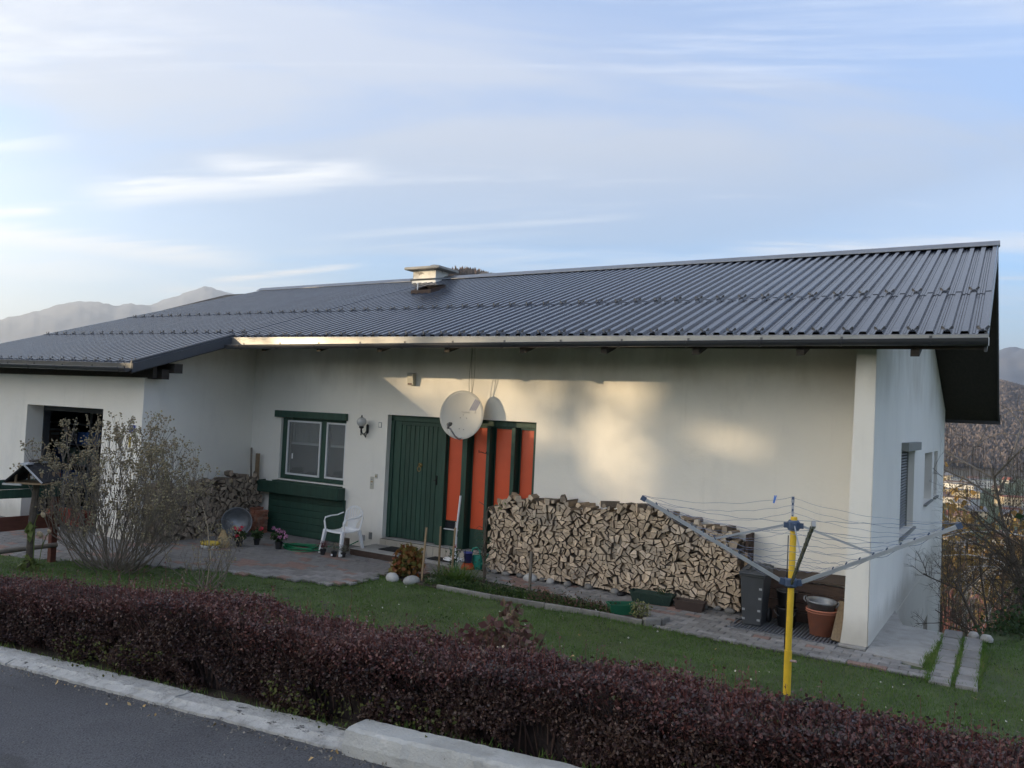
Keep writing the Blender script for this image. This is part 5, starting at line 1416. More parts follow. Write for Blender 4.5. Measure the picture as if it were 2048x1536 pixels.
# coiled hose
m = MB(); rr = random.Random(2); pts = []
for k in range(330):
    t = k / 330; a = t * 2 * PI * 7.3; r_ = 0.30 + .05 * math.sin(a * .37) + .04 * math.sin(a * 1.7)
    pts.append((-0.98 + r_ * 1.15 * math.cos(a) + .05 * math.sin(a * .21), -1.00 + r_ * .62 * math.sin(a) + .03 * math.cos(a * .3), PZ + .012 + .045 * t + .012 * math.sin(a * 2.3)))
pts += [(-0.62, -.75, PZ + .06), (-.52, -.55, PZ + .03), (-.50, -.30, PZ + .05), (-.48, -.12, PZ + .10)]
m.tube(pts, .0095, 6); tag(m.build('garden_hose', M['hose'], None, smooth=True), 'coiled green garden hose on the patio left of the chair', 'hose')
def heather(x, y, m1, lab, s, n=260):
    e = empty('potted_heather', (x, y, PZ), label=lab, cat='flower pot'); flowerpot(e, .05 * s, .09 * s, M['pot'])
    if m1 is L_heath: MB().box(-.018, .018, -.056 * s, -.053 * s, .02, .05).build('price_tag', M['white'], e)
    b = RNG.normal(size=(n, 3)); b[:, 2] = abs(b[:, 2]) * 2 + .6
    P = np.array([0, 0, .09 * s]) + b / np.linalg.norm(b, axis=1)[:, None] * RNG.uniform(.02, .13, n)[:, None] * s
    leaves('foliage', P, .035, m1, e, .22, .4, bias=b / np.linalg.norm(b, axis=1)[:, None] * 1.5)
heather(-0.36, -1.12, L_heathr, 'small pot with dark red heather by the front leg of the chair', 1.0)
heather(-0.10, -1.13, L_heath, 'small pot with silvery grey heather, left one, beside the chair', 1.0)
heather(0.04, -1.06, L_heath, 'small pot with silvery grey heather, right one, nearer the doorstep', .85)
lm = MB().box(-.05, .05, -.05, .05, 0, .22); lo = lm.build('log_stool', M['woodbark'], None); lo.location = (-.33, -.62, PZ); tag(lo, 'short upright log under the garden chair', 'log')

# parasol stand, watering can, buckets
ps = empty('parasol_stand', (1.60, -0.10, -0.17), label='white parasol stand with round base and bare pole before the orange panels', cat='parasol stand')
MB().lathe([(.19, 0), (.195, .015), (.18, .03), (.06, .05), (.035, .07), (.001, .071)], (0, 0, 0), 24).build('base', M['white'], ps, smooth=True)
MB().tube([(0, 0, .05), (0, 0, .38)], .026, 10).build('sleeve', M['white'], ps, smooth=True)
MB().tube([(0, 0, .38), (0.055, 0, 1.06)], .018, 10).build('pole', M['white'], ps, smooth=True)
MB().box(-.05, .05, -.135, -.13, .0, .0).build('label_plate', M['white'], ps) if False else None
wc = empty('watering_can', (2.16, -0.28, GR + .03), label='turquoise green watering can at the left end of the woodpile', cat='watering can')
MB().lathe([(.09, 0), (.095, .01), (.085, .20), (.08, .215), (.001, .22)], (0, 0, 0), 18, sy=.75).build('can', M['canteal'], wc, smooth=True)
MB().tube([(.05, 0, .20), (.04, 0, .29), (-.02, 0, .335), (-.09, 0, .31), (-.115, 0, .22), (-.095, 0, .10)], .013, 8).build('handle', M['canteal'], wc, smooth=True)
MB().tube([(.06, .0, .05), (.15, .0, .16), (.2, .0, .26)], [.02, .014, .012], 8).build('spout', M['canteal'], wc, smooth=True)
rb = empty('red_bowl', (2.06, -0.40, GR + .03), label='upturned orange red plastic bowl under the blue bucket', cat='bowl')
MB().lathe([(.105, 0), (.11, .02), (.095, .06), (.075, .095), (.001, .1)], (0, 0, 0), 20).build('shell', M['redp'], rb, smooth=True)
bb = empty('blue_bucket', (2.06, -0.40, GR + .131), label='small violet blue bucket standing on the red bowl', cat='bucket')
MB().lathe([(.055, 0), (.072, .15), (.078, .15), (.078, .165), (.066, .165), (.052, .01), (.001, .01)], (0, 0, 0), 18).build('shell', M['bucketb'], bb, smooth=True)

# stakes in the bed
def stake(x, y, z1, lean, material, lab, w=.03, flat=.018):
    m = MB().bar((x, y, GR - .1), (x + lean[0], y + lean[1], z1), w, flat, up=(0, 1, 0)); return tag(m.build('wooden_stake', material, None, bevel=.003), lab, 'stake')
stake(2.08, -1.62, .57, (.05, 0), M['timber'], 'pale wooden stake furthest left in the bed, beside the round stones')
stake(1.92, -0.98, .50, (.0, 0), M['timber'], 'pale wooden stake in the middle, before the green fin')
stake(2.12, -0.92, .50, (.03, 0), M['timber'], 'pale wooden stake just left of the parasol pole')
stake(3.58, -1.06, .34, (-.0, 0), M['twig'], 'short dark stake in the bed in front of the woodpile', .035, .035)
m = MB().tube([(2.46, -1.08, GR), (2.46, -1.07, .15), (2.45, -1.06, .22)], .005, 5); tag(m.build('thin_iron_rod', M['iron'], None), 'thin black rod in the bed before the blue bucket', 'rod')
# climbing stem beside the pile
cr = empty('rose_stem', (2.80, -1.10, GR), label='tall brown twisting climber stem in front of the left end of the woodpile', cat='plant')
m = MB(); P = [(0.02, 0, -.05), (.03, 0, .1), (.0, .02, .3), (.03, 0, .5), (.0, .0, .7), (.03, .0, .9), (.02, 0, 1.06), (.06, .02, 1.14), (.16, .03, 1.17), (.25, .0, 1.19)]
m.tube(P, [.022, .02, .02, .018, .018, .017, .015, .012, .008, .004], 7).tube([(.02, 0, .0), (.05, .01, .2), (-.01, -.02, .45), (.04, -.02, .7), (0, -.02, .95), (-.03, 0, 1.16), (-.12, 0, 1.2)], [.014, .013, .012, .011, .01, .007, .004], 6)
for k in range(14):
    z = .2 + k * .06; a = rr.uniform(0, 6); m.tube([(.02, 0, z), (.02 + .1 * math.cos(a), .1 * math.sin(a), z + .05), (.02 + .16 * math.cos(a), .16 * math.sin(a), z - .01)], [.005, .003, .002], 4)
m.build('stem', M['bark'], cr)
P = np.array([(.02, 0, z) for z in RNG.uniform(.15, .75, 90)]) + RNG.normal(0, .065, (90, 3)) * np.array([1, 1, .3])
leaves('foliage', P, .035, L_green, cr, .6)
P = np.array([(.2, .02, 1.18)] * 12) + RNG.normal(0, .06, (12, 3)); leaves('tip_leaves', P, .04, L_sun, cr, .5)
# small rose with one red bloom beside the parasol base
rs = empty('small_rose', (1.98, -0.62, GR), label='small leggy rose with one dark red bloom beside the parasol stand', cat='plant')
m = MB()
for k in range(5):
    a = rr.uniform(0, 6); m.tube([(0, 0, 0), (.05 * math.cos(a), .05 * math.sin(a), .2), (.1 * math.cos(a) - .05, .08 * math.sin(a), .33 + .06 * rr.random())], [.005, .004, .003], 5)
m.build('stem', M['planter'], rs)
leaves('foliage', np.array([-.03, 0, .24]) + RNG.normal(0, 1, (110, 3)) * np.array([.06, .06, .09]), .035, L_green, rs, .7)
leaves('bloom', ball(30, (-.02, -.02, .41), .025, .025, .02, .3), .02, M['petal_red'], rs, .8, kind=None)

# autumn hydrangea and the two white stones
def shrub(name, loc, lab, parts, leafm, lsize, n, rad, stemn, seed, asp=.75, cat='shrub', flat=.0, shell=.55):
    e = empty(name, loc, label=lab, cat=cat); q = random.Random(seed); m = MB()
    for k in range(stemn):
        a = q.uniform(0, 2 * PI); rr_ = q.uniform(.2, .9)
        x, y, z = rad[0] * rr_ * math.cos(a), rad[1] * rr_ * math.sin(a), rad[2] * q.uniform(1.0, 1.8)
        m.tube([(x * .1, y * .1, 0), (x * .6, y * .6, z * .5), (x, y, z)], [.008, .006, .003], 5)
    m.build('stems', M['bark'], e)
    P = []
    for (c, r_, nn) in parts: P.append(ball(nn, c, r_[0], r_[1], r_[2], shell))
    leaves('foliage', np.concatenate(P), lsize, leafm, e, asp, .35)
    return e
hy = shrub('hydrangea_bush', (1.78, -1.55, GR), 'bushy hydrangea turning red and yellow behind two white stones', [((0, 0, .24), (.26, .20, .17), 330), ((-.05, 0, .40), (.16, .13, .12), 110), ((.12, 0, .34), (.15, .12, .12), 90), ((-.12, -.05, .12), (.18, .15, .12), 120)], L_hyd, .075, 0, (.2, .17, .3), 12, 2)
leaves('dry_heads', np.concatenate([ball(20, (-.22, -.1, .22), .04, .04, .03), ball(20, (-.02, 0, .42), .06, .05, .03)]), .025, M['dryflower'], hy, .8)
for x, y, lab in [(1.66, -1.76, 'rounded white stone left of the other at the foot of the hydrangea'), (2.00, -1.74, 'rounded white stone right of the other, next to the first stake'), (2.22, -1.5, 'dull grey stone half hidden behind the first stake')]:
    rock(x, y, GR + .03, .135 if x < 2.1 else .10, .62, M['stone'] if x < 2.1 else M['stoned'], lab)
# daylily clump and low bed plants
cl = empty('daylily_clump', (2.42, -1.22, GR), label='arching clump of narrow green daylily leaves in the bed', cat='plant')
V = []; F = []; q = random.Random(6)
for k in range(420):
    a = q.uniform(0, 2 * PI); r0 = q.uniform(0, .22); L_ = q.uniform(.22, .42); x, y = r0 * math.cos(a) * 1.5, r0 * math.sin(a); a2 = a + q.uniform(-.6, .6); w = .006
    px0, py0 = -math.sin(a2) * w, math.cos(a2) * w; b = len(V); nseg = 4; dr = q.uniform(.5, 1.0)
    for s in range(nseg + 1):
        t = s / nseg; rr_ = L_ * dr * t; z = L_ * (1.15 * t - .85 * dr * t * t); ww = 1 - t * .9
        V += [(x + rr_ * math.cos(a2) - px0 * ww, y + rr_ * math.sin(a2) - py0 * ww, max(.005, z)), (x + rr_ * math.cos(a2) + px0 * ww, y + rr_ * math.sin(a2) + py0 * ww, max(.005, z))]
    for s in range(nseg): F.append((b + 2 * s, b + 2 * s + 1, b + 2 * s + 3, b + 2 * s + 2))
o = npmesh('leaf_blades', V, F, L_grass, cl); o['kind'] = 'stuff'
P = []
for k in range(4200):
    t = RNG.uniform(); x = 2.2 + 2.9 * t; y = -1.62 + RNG.normal(0, .12) * (1 - .3 * t) + .2 * t
    dens = .5 + .5 * math.sin(x * 4.1) * math.sin(x * 7.3 + 1)
    if RNG.uniform() < .35 + .65 * dens and inpoly([x], [y], BED)[0]: P.append((x, y, GR + .03 + abs(RNG.normal(0, .05)) * (1.3 - .5 * t)))
leaves('bed_plants', P, .038, L_green, None, .55)
blades('bed_grass', np.array([(x, y, GR + .02) for x, y, z in P[:1500]]), .11, .007, L_grass, None, .9)
P = [(x, y, z + .02) for x, y, z in P if x > 3.9]
leaves('bed_withered_plants', np.array(P) + RNG.normal(0, .03, (len(P), 3)) * [1, 1, .5], .03, L_hydp, None, .6)
leaves('bed_petals', np.array([(RNG.uniform(2.2, 5), RNG.uniform(-1.75, -1.4), GR + .06) for _ in range(30)]), .02, M['daisy'], None, .8)

# planters before the woodpile
def planter(name, c, L_, W_, H_, rz, material, lab, ribs=False, soil=True):
    e = empty(name, c, rz, label=lab, cat='planter'); t = .008; k = .86
    for (a, b) in [(0, 1), (1, 2), (2, 3), (3, 0)]: pass
    def ring(s, z): return [(-L_ / 2 * s, -W_ / 2 * s, z), (L_ / 2 * s, -W_ / 2 * s, z), (L_ / 2 * s, W_ / 2 * s, z), (-L_ / 2 * s, W_ / 2 * s, z)]
    m = MB(); rings_ = [ring(k, 0), ring(.98, H_ * .88), ring(1.03, H_ * .88), ring(1.03, H_), ring(.95, H_), ring(.88, H_ * .35)]
    for r_ in rings_: m.v += r_
    for i in range(5):
        for j in range(4): m.f.append((i * 4 + j, i * 4 + (j + 1) % 4, (i + 1) * 4 + (j + 1) % 4, (i + 1) * 4 + j)); m.m.append(0)
    m.f.append((20, 21, 22, 23)); m.m.append(0); m.f.append((3, 2, 1, 0)); m.m.append(0)
    m.build('trough', material, e)
    if ribs:
        n = 22
        for i in range(n):
            x = -L_ / 2 * .9 + L_ * .9 * (i + .5) / n; MB().bar((x * .96, -W_ / 2 * .885, H_ * .05), (x, -W_ / 2 * .985, H_ * .82), .008, .006, up=(0, 1, 0)).build('rib', material, e)
    if soil: MB().box(-L_ / 2 * .9, L_ / 2 * .9, -W_ / 2 * .9, W_ / 2 * .9, H_ * .7, H_ * .78).build('soil', M['soil'], e)
    return e
pl = planter('planter_trough', (5.24, -0.60, PZ), .60, .17, .15, .06, M['planterd'], 'dark green ribbed planter trough at the foot of the woodpile', True)
leaves('sprigs', np.array([.14, 0, .17]) + RNG.normal(0, 1, (60, 3)) * [.04, .03, .03], .035, L_green, pl, .5)
planter('planter_trough', (5.78, -0.62, PZ), .40, .17, .13, .06, M['brownp'], 'dark brown planter trough right of the ribbed green one')
planter('planter_trough', (5.14, -1.40, GR + .03), .36, .21, .13, .72, M['planter'], 'empty bright green planter box in the bed corner', False, False)
sv = shrub('small_variegated_bush', (5.42, -1.46, GR + .01), 'small yellowish variegated bush beside the bright green planter', [((0, 0, .13), (.15, .14, .11), 330)], L_var, .035, 0, (.1, .1, .12), 8, 5, .5)

# ------------------------------------------------------------------ bin corner
gr = empty('light_well_grating', (0, 0, 0), kind='structure')
MB().box(6.43, 7.70, -1.12, -0.02, -0.36, -0.30).build('well_floor', M['iron'], gr)
m = MB().box(6.43, 7.70, -1.14, -1.115, -0.26, -0.198).box(6.43, 6.455, -1.115, -0.02, -0.26, -0.198).box(6.456, 7.70, -0.045, -0.02, -0.26, -0.198)
m.build('grating_frame', M['steel'], gr)
for k in range(30):
    x = 6.478 + k * 0.0415
    MB().box(x, x + .022, -1.112, -0.047, -0.24, -0.204).build('grating_bar', M['steel'], gr)
bx = empty('low_wooden_box', (0, 0, 0), label='low dark wooden box along the wall behind the bin and pots', cat='wooden box')
for k in range(4):
    MB().box(6.50, 7.69, -0.30, -0.275, -0.20 + k * .128, -0.20 + k * .128 + .122).build('front_board', M['darkwood'], bx, bevel=.003)
MB().hexa([(6.48, -.335, .315), (7.70, -.335, .335), (7.70, -.02, .395), (6.48, -.02, .375)], [(6.48, -.335, .338), (7.70, -.335, .358), (7.70, -.02, .418), (6.48, -.02, .398)]).build('lid', mat('brown_lid', (0.06, 0.042, 0.032), .8, .2, 5, .3, 40, stretch=(1, 5, 5)), bx)
o = MB().bar((7.66, -0.98, -.19), (7.70, -0.72, .22), .035, .10, up=(1, 0, 0)).build('leaning_board', M['timber'], None); tag(o, 'worn board leaning between the terracotta tub and the wing wall', 'board')
bn = empty('wheelie_bin', (6.655, -0.71, -0.20), 0.02, label='dark grey two-wheeled rubbish bin at the end of the woodpile', cat='bin')
wB, dB, hB = .118, .16, .60
m = MB().hexa([(-.115, -.185, .0), (.115, -.185, .0), (.115, .12, .0), (-.115, .12, .0)], [(-.15, -.215, .62), (.15, -.215, .62), (.15, .215, .62), (-.15, .215, .62)])
m.build('body', M['bin'], bn, bevel=.015)
MB().box(-.160, .160, -.228, .225, .60, .625).build('rim', M['bin'], bn, bevel=.006)
MB().hexa([(-.168, -.245, .626), (.168, -.245, .626), (.165, .235, .626), (-.165, .235, .626)], [(-.160, -.235, .655), (.160, -.235, .655), (.14, .20, .72), (-.14, .20, .72)]).build('lid', M['bin'], bn, bevel=.012)
for k in range(3): MB().hexa([(-.10 + k * .075, -.16, .668), (-.06 + k * .075, -.16, .668), (-.06 + k * .075, .15, .715), (-.10 + k * .075, .15, .715)], [(-.10 + k * .075, -.16, .682), (-.06 + k * .075, -.16, .682), (-.06 + k * .075, .15, .729), (-.10 + k * .075, .15, .729)]).build('lid_rib', M['bin'], bn)
MB().tube([(-.15, .225, .65), (-.15, .27, .68), (.15, .27, .68), (.15, .225, .65)], .014, 8).build('handle', M['bin'], bn, smooth=True)
for s in (-1, 1): MB().lathe([(.001, -.02), (.085, -.02), (.09, 0), (.085, .02), (.001, .02)], (s * .135, .16, .085), 18, axis=(1, 0, 0)).build('wheel', M['black'], bn)
for zz, xx_ in [(.075, .085), (.19, .09), (.34, .10), (.46, .105), (.075, -.098), (.19, -.10)]:
    y = -.185 - .03 * zz / .62 - .0018
    MB().box(xx_ - .018, xx_ + .018, y - .001, y + .001, zz - .013, zz + .013).build('reflector_sticker', M['grille'], bn)
def pail(name, x, y, z, r, h, material, lab, hang=True, cat='bucket', rim=.008, n=26, tap=.8):
    e = empty(name, (x, y, z), label=lab, cat=cat)
    MB().lathe([(r * tap, 0), (r, h - .02), (r + rim, h - .02), (r + rim, h), (r - .004, h), (r - .008, h - .03), (r * tap - .008, .012), (.001, .012)], (0, 0, 0), n).build('shell', material, e, smooth=False if n < 20 else True)
    if hang: MB().tube([(r * math.cos(t) * 1.01, r * math.sin(t) * .3 - r * .95 * (1 if hang == 2 else 1), h * .9 - .10 * math.sin(PI * k / 14) if True else 0) for k, t in [(k, PI - PI * k / 14) for k in range(15)]], .004, 5).build('handle', M['zinc'], e, smooth=True)
    return e
pail('black_bucket', 7.02, -0.62, -0.20, .125, .235, M['black'], 'lower black bucket behind the yellow pole', True)
pail('black_bucket', 7.01, -0.60, 0.045, .120, .19, M['black'], 'upper black bucket standing on another black bucket', False)
tp = pail('terracotta_tub', 7.46, -0.74, -0.20, .175, .31, M['terra'], 'large terracotta coloured plastic tub beside the wing wall', False, 'tub', .012, 28, .76)
MB().tube([(.183 * math.cos(t), .183 * math.sin(t), .275) for t in [2 * PI * k / 28 for k in range(28)]], .006, 6, closed=True).build('rim_band', M['terra'], tp, smooth=True)
zp = pail('zinc_basin', 7.445, -0.75, 0.035, .168, .175, M['zinc'], 'round zinc basin with loop handles sitting in the terracotta tub', False, 'basin', .010, 30, .80)
zp.rotation_euler = (0.03, 0.05, 0)
for s in (-1, 1): MB().tube([(s * .172, -.03, .13), (s * .198, -.03, .155), (s * .20, -.01, .185), (s * .185, .02, .19), (s * .172, .03, .13)], .007, 6).build('handle', M['zinc'], zp, smooth=True)

# ------------------------------------------------------------------ rotary clothes dryer
PXY = Vector((7.60, -3.14, 0))
rd = empty('rotary_dryer', (PXY.x, PXY.y, -0.25), label='rotary clothes dryer with yellow pole and four open arms on the lawn', cat='clothes dryer')
ZB, ZU, ZT = 1.06, 1.60, 1.68       # lower hub, upper hub, top, above the ground
MB().tube([(0, 0, -.1), (0, 0, .42), ], .036, 16).tube([(0, 0, .42), (0.012, 0, ZT)], .0305, 16).build('pole', M['yellow'], rd, smooth=True)
MB().box(-.0375, -.031, -.012, .006, .42, 1.5).build('slot_strip', M['iron'], rd)
MB().tube([(.03, -.02, .33), (.085, -.03, .335)], .012, 8).build('clamp_screw', mat('faded_pink', (.38, .27, .26), .6), rd, smooth=True)
hb = MB().lathe([(.05, -.045), (.062, -.03), (.062, .03), (.05, .045)], (0, 0, ZB), 14)
hu = MB().lathe([(.045, -.05), (.058, -.03), (.058, .03), (.045, .05)], (0.01, 0, ZU), 14)
tips = [Vector((-1.34, -0.46, 0.70)), Vector((0.45, -1.345, 0.72)), Vector((1.385, 0.30, 0.66)), Vector((-0.312, 1.42, 0.66))]
for k, t in enumerate(tips):
    d = Vector((t.x, t.y, 0)).normalized()
    hb.bar(d * .045 + Vector((0, 0, ZB)), d * .10 + Vector((0, 0, ZB + .01)), .045, .06); hu.bar(d * .04 + Vector((.01, 0, ZU)), d * .09 + Vector((.01, 0, ZU)), .04, .05)
hb.build('lower_hub', M['hub'], rd); hu.build('upper_hub', M['hub'], rd)
arms = []
for k, t in enumerate(tips):
    d = Vector((t.x, t.y, 0)).normalized(); a = d * .075 + Vector((0, 0, ZB + .0)); b = Vector((t.x, t.y, ZB + t.z)); n = (b - a).normalized()
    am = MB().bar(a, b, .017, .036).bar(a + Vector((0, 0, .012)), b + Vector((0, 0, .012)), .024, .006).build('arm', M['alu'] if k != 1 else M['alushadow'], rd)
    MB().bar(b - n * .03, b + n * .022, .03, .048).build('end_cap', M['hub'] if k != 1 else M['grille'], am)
    cl = MB()
    for j in range(9):
        c = a + (b - a) * (.22 + .085 * j); cl.bar(c + Vector((0, 0, .02)) - n * .008, c + Vector((0, 0, .036)) + n * .008, .02, .01)
    cl.build('line_clips', M['hub'], am)['kind'] = 'stuff'
    mid = a + (b - a) * .50; u = d * .075 + Vector((.01, 0, ZU))
    MB().bar(u, mid + Vector((0, 0, .0)), .009, .020).build('strut', M['alu'], rd)
    arms.append((a, b))
rr = random.Random(8); m = MB()
for k in range(4):
    (a0, b0), (a1, b1) = arms[k], arms[(k + 1) % 4]
    for j in (0, 1, 2, 4, 5, 7, 8, 9):
        f = .20 + .085 * j if j < 9 else 1.0
        p, q = a0 + (b0 - a0) * f + Vector((0, 0, .03)), a1 + (b1 - a1) * min(1, f + rr.uniform(-.02, .02)) + Vector((0, 0, .03)); L_ = (q - p).length
        sag = L_ * rr.uniform(.02, .055) if j < 9 else L_ * (.035 if k in (2, 3, 0) else .01); w = rr.uniform(0, 6); w2 = rr.uniform(2, 5)
        pts = [p + (q - p) * (i / 16) + Vector((0, 0, -sag * 4 * (i / 16) * (1 - i / 16) + .006 * math.sin(w + w2 * i * .55) * min(1, i, 16 - i))) for i in range(17)]
        m.tube(pts, .0019, 4, cap=False)
    # loose cord wrapped along the arm
    pts = [a0 + (b0 - a0) * t + Vector((.006 * math.sin(t * 60), .006 * math.cos(t * 50), -.026 + .012 * math.sin(t * 31))) for t in [.1 + .88 * i / 60 for i in range(61)]]
    m.tube(pts, .0024, 4, cap=False)
ln = m.build('clothes_line', M['line'], rd)
peg = empty('clothes_peg', (0, 0, 0), label='blue clothes peg hanging on the outer line left of the yellow pole', cat='clothes peg')
(a0, b0), (a1, b1) = arms[3], arms[0]
c = b0 + (b1 - b0) * .13 + PXY + Vector((0, 0, -.25 + .03 - .012))
for s in (-1, 1): MB().bar(c + Vector((s * .008, 0, .025)), c + Vector((-.018 + s * .003, 0, -.06)), .009, .012, up=(0, 1, 0)).build('jaw', M['blue'], peg)

# ------------------------------------------------------------------ left fence, bird house, sunflowers
fn = empty('garden_fence', (0, 0, 0), label='low wooden fence with green top board at the left edge of the garden', cat='fence')
FX = -2.65
MB().bar((FX, -4.35, GR - .1), (FX + .01, -4.36, 1.10), .085, .085, up=(0, 1, 0)).build('post', M['redwood'], fn, bevel=.004)
MB().bar((FX - .2, -7.4, .0), (FX - .2, -7.4, 1.16), .085, .085, up=(0, 1, 0)).build('post', M['redwood'], fn, bevel=.004)
def rail(z0, z1, h, material, nm, dx=.055, w=.028):
    MB().hexa([(FX + dx, -4.30, z0 - h / 2), (FX + dx + w, -4.30, z0 - h / 2), (FX + dx + w - .2, -7.5, z1 - h / 2), (FX + dx - .2, -7.5, z1 - h / 2)],
              [(FX + dx, -4.30, z0 + h / 2), (FX + dx + w, -4.30, z0 + h / 2), (FX + dx + w - .2, -7.5, z1 + h / 2), (FX + dx - .2, -7.5, z1 + h / 2)]).build(nm, material, fn, bevel=.003)
rail(.955, .99, .135, M['green'], 'top_board'); rail(.82, .855, .125, M['green'], 'top_board')
rail(.41, .41, .20, M['redwood'], 'lower_board')
MB().tube([(FX + .06, -4.32, .045), (FX - .14, -7.5, -.02)], .035, 10).build('round_rail', M['twig'], fn, smooth=True)
bh = empty('bird_feeder', (-2.03, -5.01, GR), label='dark wooden bird feeder house on a post at the left edge', cat='bird feeder')
MB().tube([(0, 0, -.1), (.0, 0, .7), (.03, 0, 1.27)], [.045, .05, .04], 9).build('post', M['bark'], bh)
MB().box(-.27, .25, -.20, .20, 1.27, 1.29).build('floor_board', M['timber'], bh)
MB().box(-.30, -.05, -.235, -.205, 1.255, 1.28).build('perch', mat('pale_perch', (.42, .42, .40), .7), bh)
for sx_, sy_ in [(-1, -1), (1, -1), (1, 1), (-1, 1)]: MB().box(sx_ * .17 - .012, sx_ * .17 + .012, sy_ * .15 - .012, sy_ * .15 + .012, 1.29, 1.42).build('corner_post', M['timber'], bh)
for s, nm in ((-1, 'roof_panel'), (1, 'roof_panel')):
    # ridge runs along local direction g
    MB().hexa([(-.02 + s * .25, -.24, 1.29), (-.02 + s * .25, .26, 1.29), (-.02, .26, 1.525), (-.02, -.24, 1.525)][::1], [(-.02 + s * .26, -.24, 1.305), (-.02 + s * .26, .26, 1.305), (-.02, .26, 1.545), (-.02, -.24, 1.545)]).build(nm, M['rubber'], bh)
MB().box(-.07, .03, -.25, -.10, 1.535, 1.556).box(-.07, .03, .14, .27, 1.535, 1.556).build('ridge_plate', M['alu'], bh)
MB().bar((-.02 + .262, -.25, 1.30), (-.02, -.25, 1.54), .02, .012, up=(0, 1, 0)).build('edge_strip', M['alu'], bh)
MB().tube([(-.02, -.10, 1.575), (-.02, .30, 1.575)], .018, 8).build('ridge_bar', M['bark'], bh)
bh.rotation_euler = (0, 0, .55)
sf = empty('withered_sunflower', (-1.90, -5.05, GR), label='withered sunflower with drooping heads and pale leaves at the bird feeder post', cat='plant')
m = MB().tube([(0.02, 0, 0), (.03, 0, .4), (.0, 0, .72), (.07, .0, .86), (.17, .02, .90)], [.008, .008, .006, .005, .004], 6).tube([(.06, .05, 0), (.12, .05, .4), (.22, .05, .60), (.30, .05, .66)], .005, 5).tube([(.1, .05, .3), (.15, .05, .50), (.13, .05, .60)], .004, 5)
m.build('stem', L_sun, sf)
for c, r_ in [((.185, .02, .88), .034), ((.12, .03, .61), .042), ((.30, .05, .67), .025)]:
    MB().lathe([(.001, 0), (r_, .004), (r_ * 1.15, .02), (r_ * .7, .032), (.001, .034)], c, 12, axis=(.3, -1, -.3)).build('flower_head', M['dryflower'], sf)
leaves('leaves', np.concatenate([ball(14, (-.06, -.02, .70), .05, .05, .13), ball(60, (-.03, -.02, .18), .10, .09, .16)]), .10, L_sun, sf, .6, bias=(0, 0, -1))

# ------------------------------------------------------------------ woody shrubs
def branchy(root, base, nst, rad, height, seed, material, r0=.011, spread=1.0, sub=5, budm=None, budsize=.014, budn=7, inner=.2, top=None, name='branches'):
    q = random.Random(seed); m = MB(); buds = []
    for k in range(nst):
        a = q.uniform(0, 2 * PI); R_ = (inner + (1 - inner) * q.random() ** .7)
        ex_, ey_ = rad[0] * R_ * math.cos(a), rad[1] * R_ * math.sin(a)
        h = height * math.sqrt(max(.1, 1 - (R_ * .80) ** 2)) * q.uniform(.86, 1.04)
        if q.random() < .3: h *= q.uniform(.6, .9)
        bx_, by_ = ex_ * .20 + q.uniform(-.16, .16) * min(1, height / 2), ey_ * .2 + q.uniform(-.16, .16) * min(1, height / 2); pts = []; n = 7
        for i in range(n + 1):
            t = i / n; s = t ** .72
            pts.append(Vector((bx_ + (ex_ - bx_) * (1 - (1 - t) ** 1.7) + q.uniform(-.045, .045) * (i > 0), by_ + (ey_ - by_) * (1 - (1 - t) ** 1.7) + q.uniform(-.045, .045) * (i > 0), h * t ** 1.15)))
        rk = r0 * q.uniform(.55, 1.25); rr_ = [rk * (1 - .80 * i / n) for i in range(n + 1)]
        m.tube(pts, rr_, 4, cap=False); ends = [pts[-1]]
        for j in range(sub):
            i = q.randint(2, n - 1); p = pts[i]; b = q.uniform(0, 2 * PI); L_ = height * q.uniform(.12, .28)
            o_ = Vector((math.cos(b) * .42 + ex_ * .25, math.sin(b) * .42 + ey_ * .25, 1)).normalized() * L_
            p1, p2 = p + o_ * .5 + Vector((q.uniform(-.02, .02), q.uniform(-.02, .02), 0)), p + o_
            if p2.z > height * 1.03: p2.z = height * 1.03
            m.tube([p, p1, p2], [r0 * .4, r0 * .3, r0 * .18], 3, cap=False); ends.append(p2)
            for _ in range(2):
                b = q.uniform(0, 2 * PI); p3 = p1 + Vector((math.cos(b) * .35, math.sin(b) * .35, 1)) * L_ * .45
                m.tube([p1, p3], [r0 * .22, r0 * .14], 3, cap=False); ends.append(p3)
        if budm:
            for e_ in ends:
                hfrac = e_.z / height
                if q.random() < .08 + 1.1 * hfrac ** 1.5:
                    for _ in range(q.randint(budn // 2, budn)): buds.append((e_.x + q.gauss(0, .018), e_.y + q.gauss(0, .018), e_.z + q.gauss(-.02, .03)))
    o = m.build(name, material, root); o['kind'] = 'stuff'
    if buds:
        B = np.array(buds); n = len(B)
        oc = np.array([(1, 0, 0), (0, 1, 0), (-1, 0, 0), (0, -1, 0), (0, 0, 1.2), (0, 0, -1.2)]); fc = np.array([(0, 1, 4), (1, 2, 4), (2, 3, 4), (3, 0, 4), (1, 0, 5), (2, 1, 5), (3, 2, 5), (0, 3, 5)])
        s = budsize * RNG.uniform(.5, 1.2, n)[:, None, None]
        A = rand_rot(n); c3 = np.cross(A[:, 0], A[:, 1])
        Rm = np.stack([A[:, 0], A[:, 1], c3], 1)
        V = (np.einsum('ij,njk->nik', oc, Rm) * s + B[:, None, :]).reshape(-1, 3)
        F = (np.arange(n)[:, None, None] * 6 + fc[None]).reshape(-1, 3)
        o = npmesh('buds', V, F, budm, root); o['kind'] = 'stuff'
    return root
bg1 = empty('large_bare_shrub', (-1.58, -4.05, GR), label='large bare many-stemmed shrub with pale round buds in front of the garage', cat='shrub')
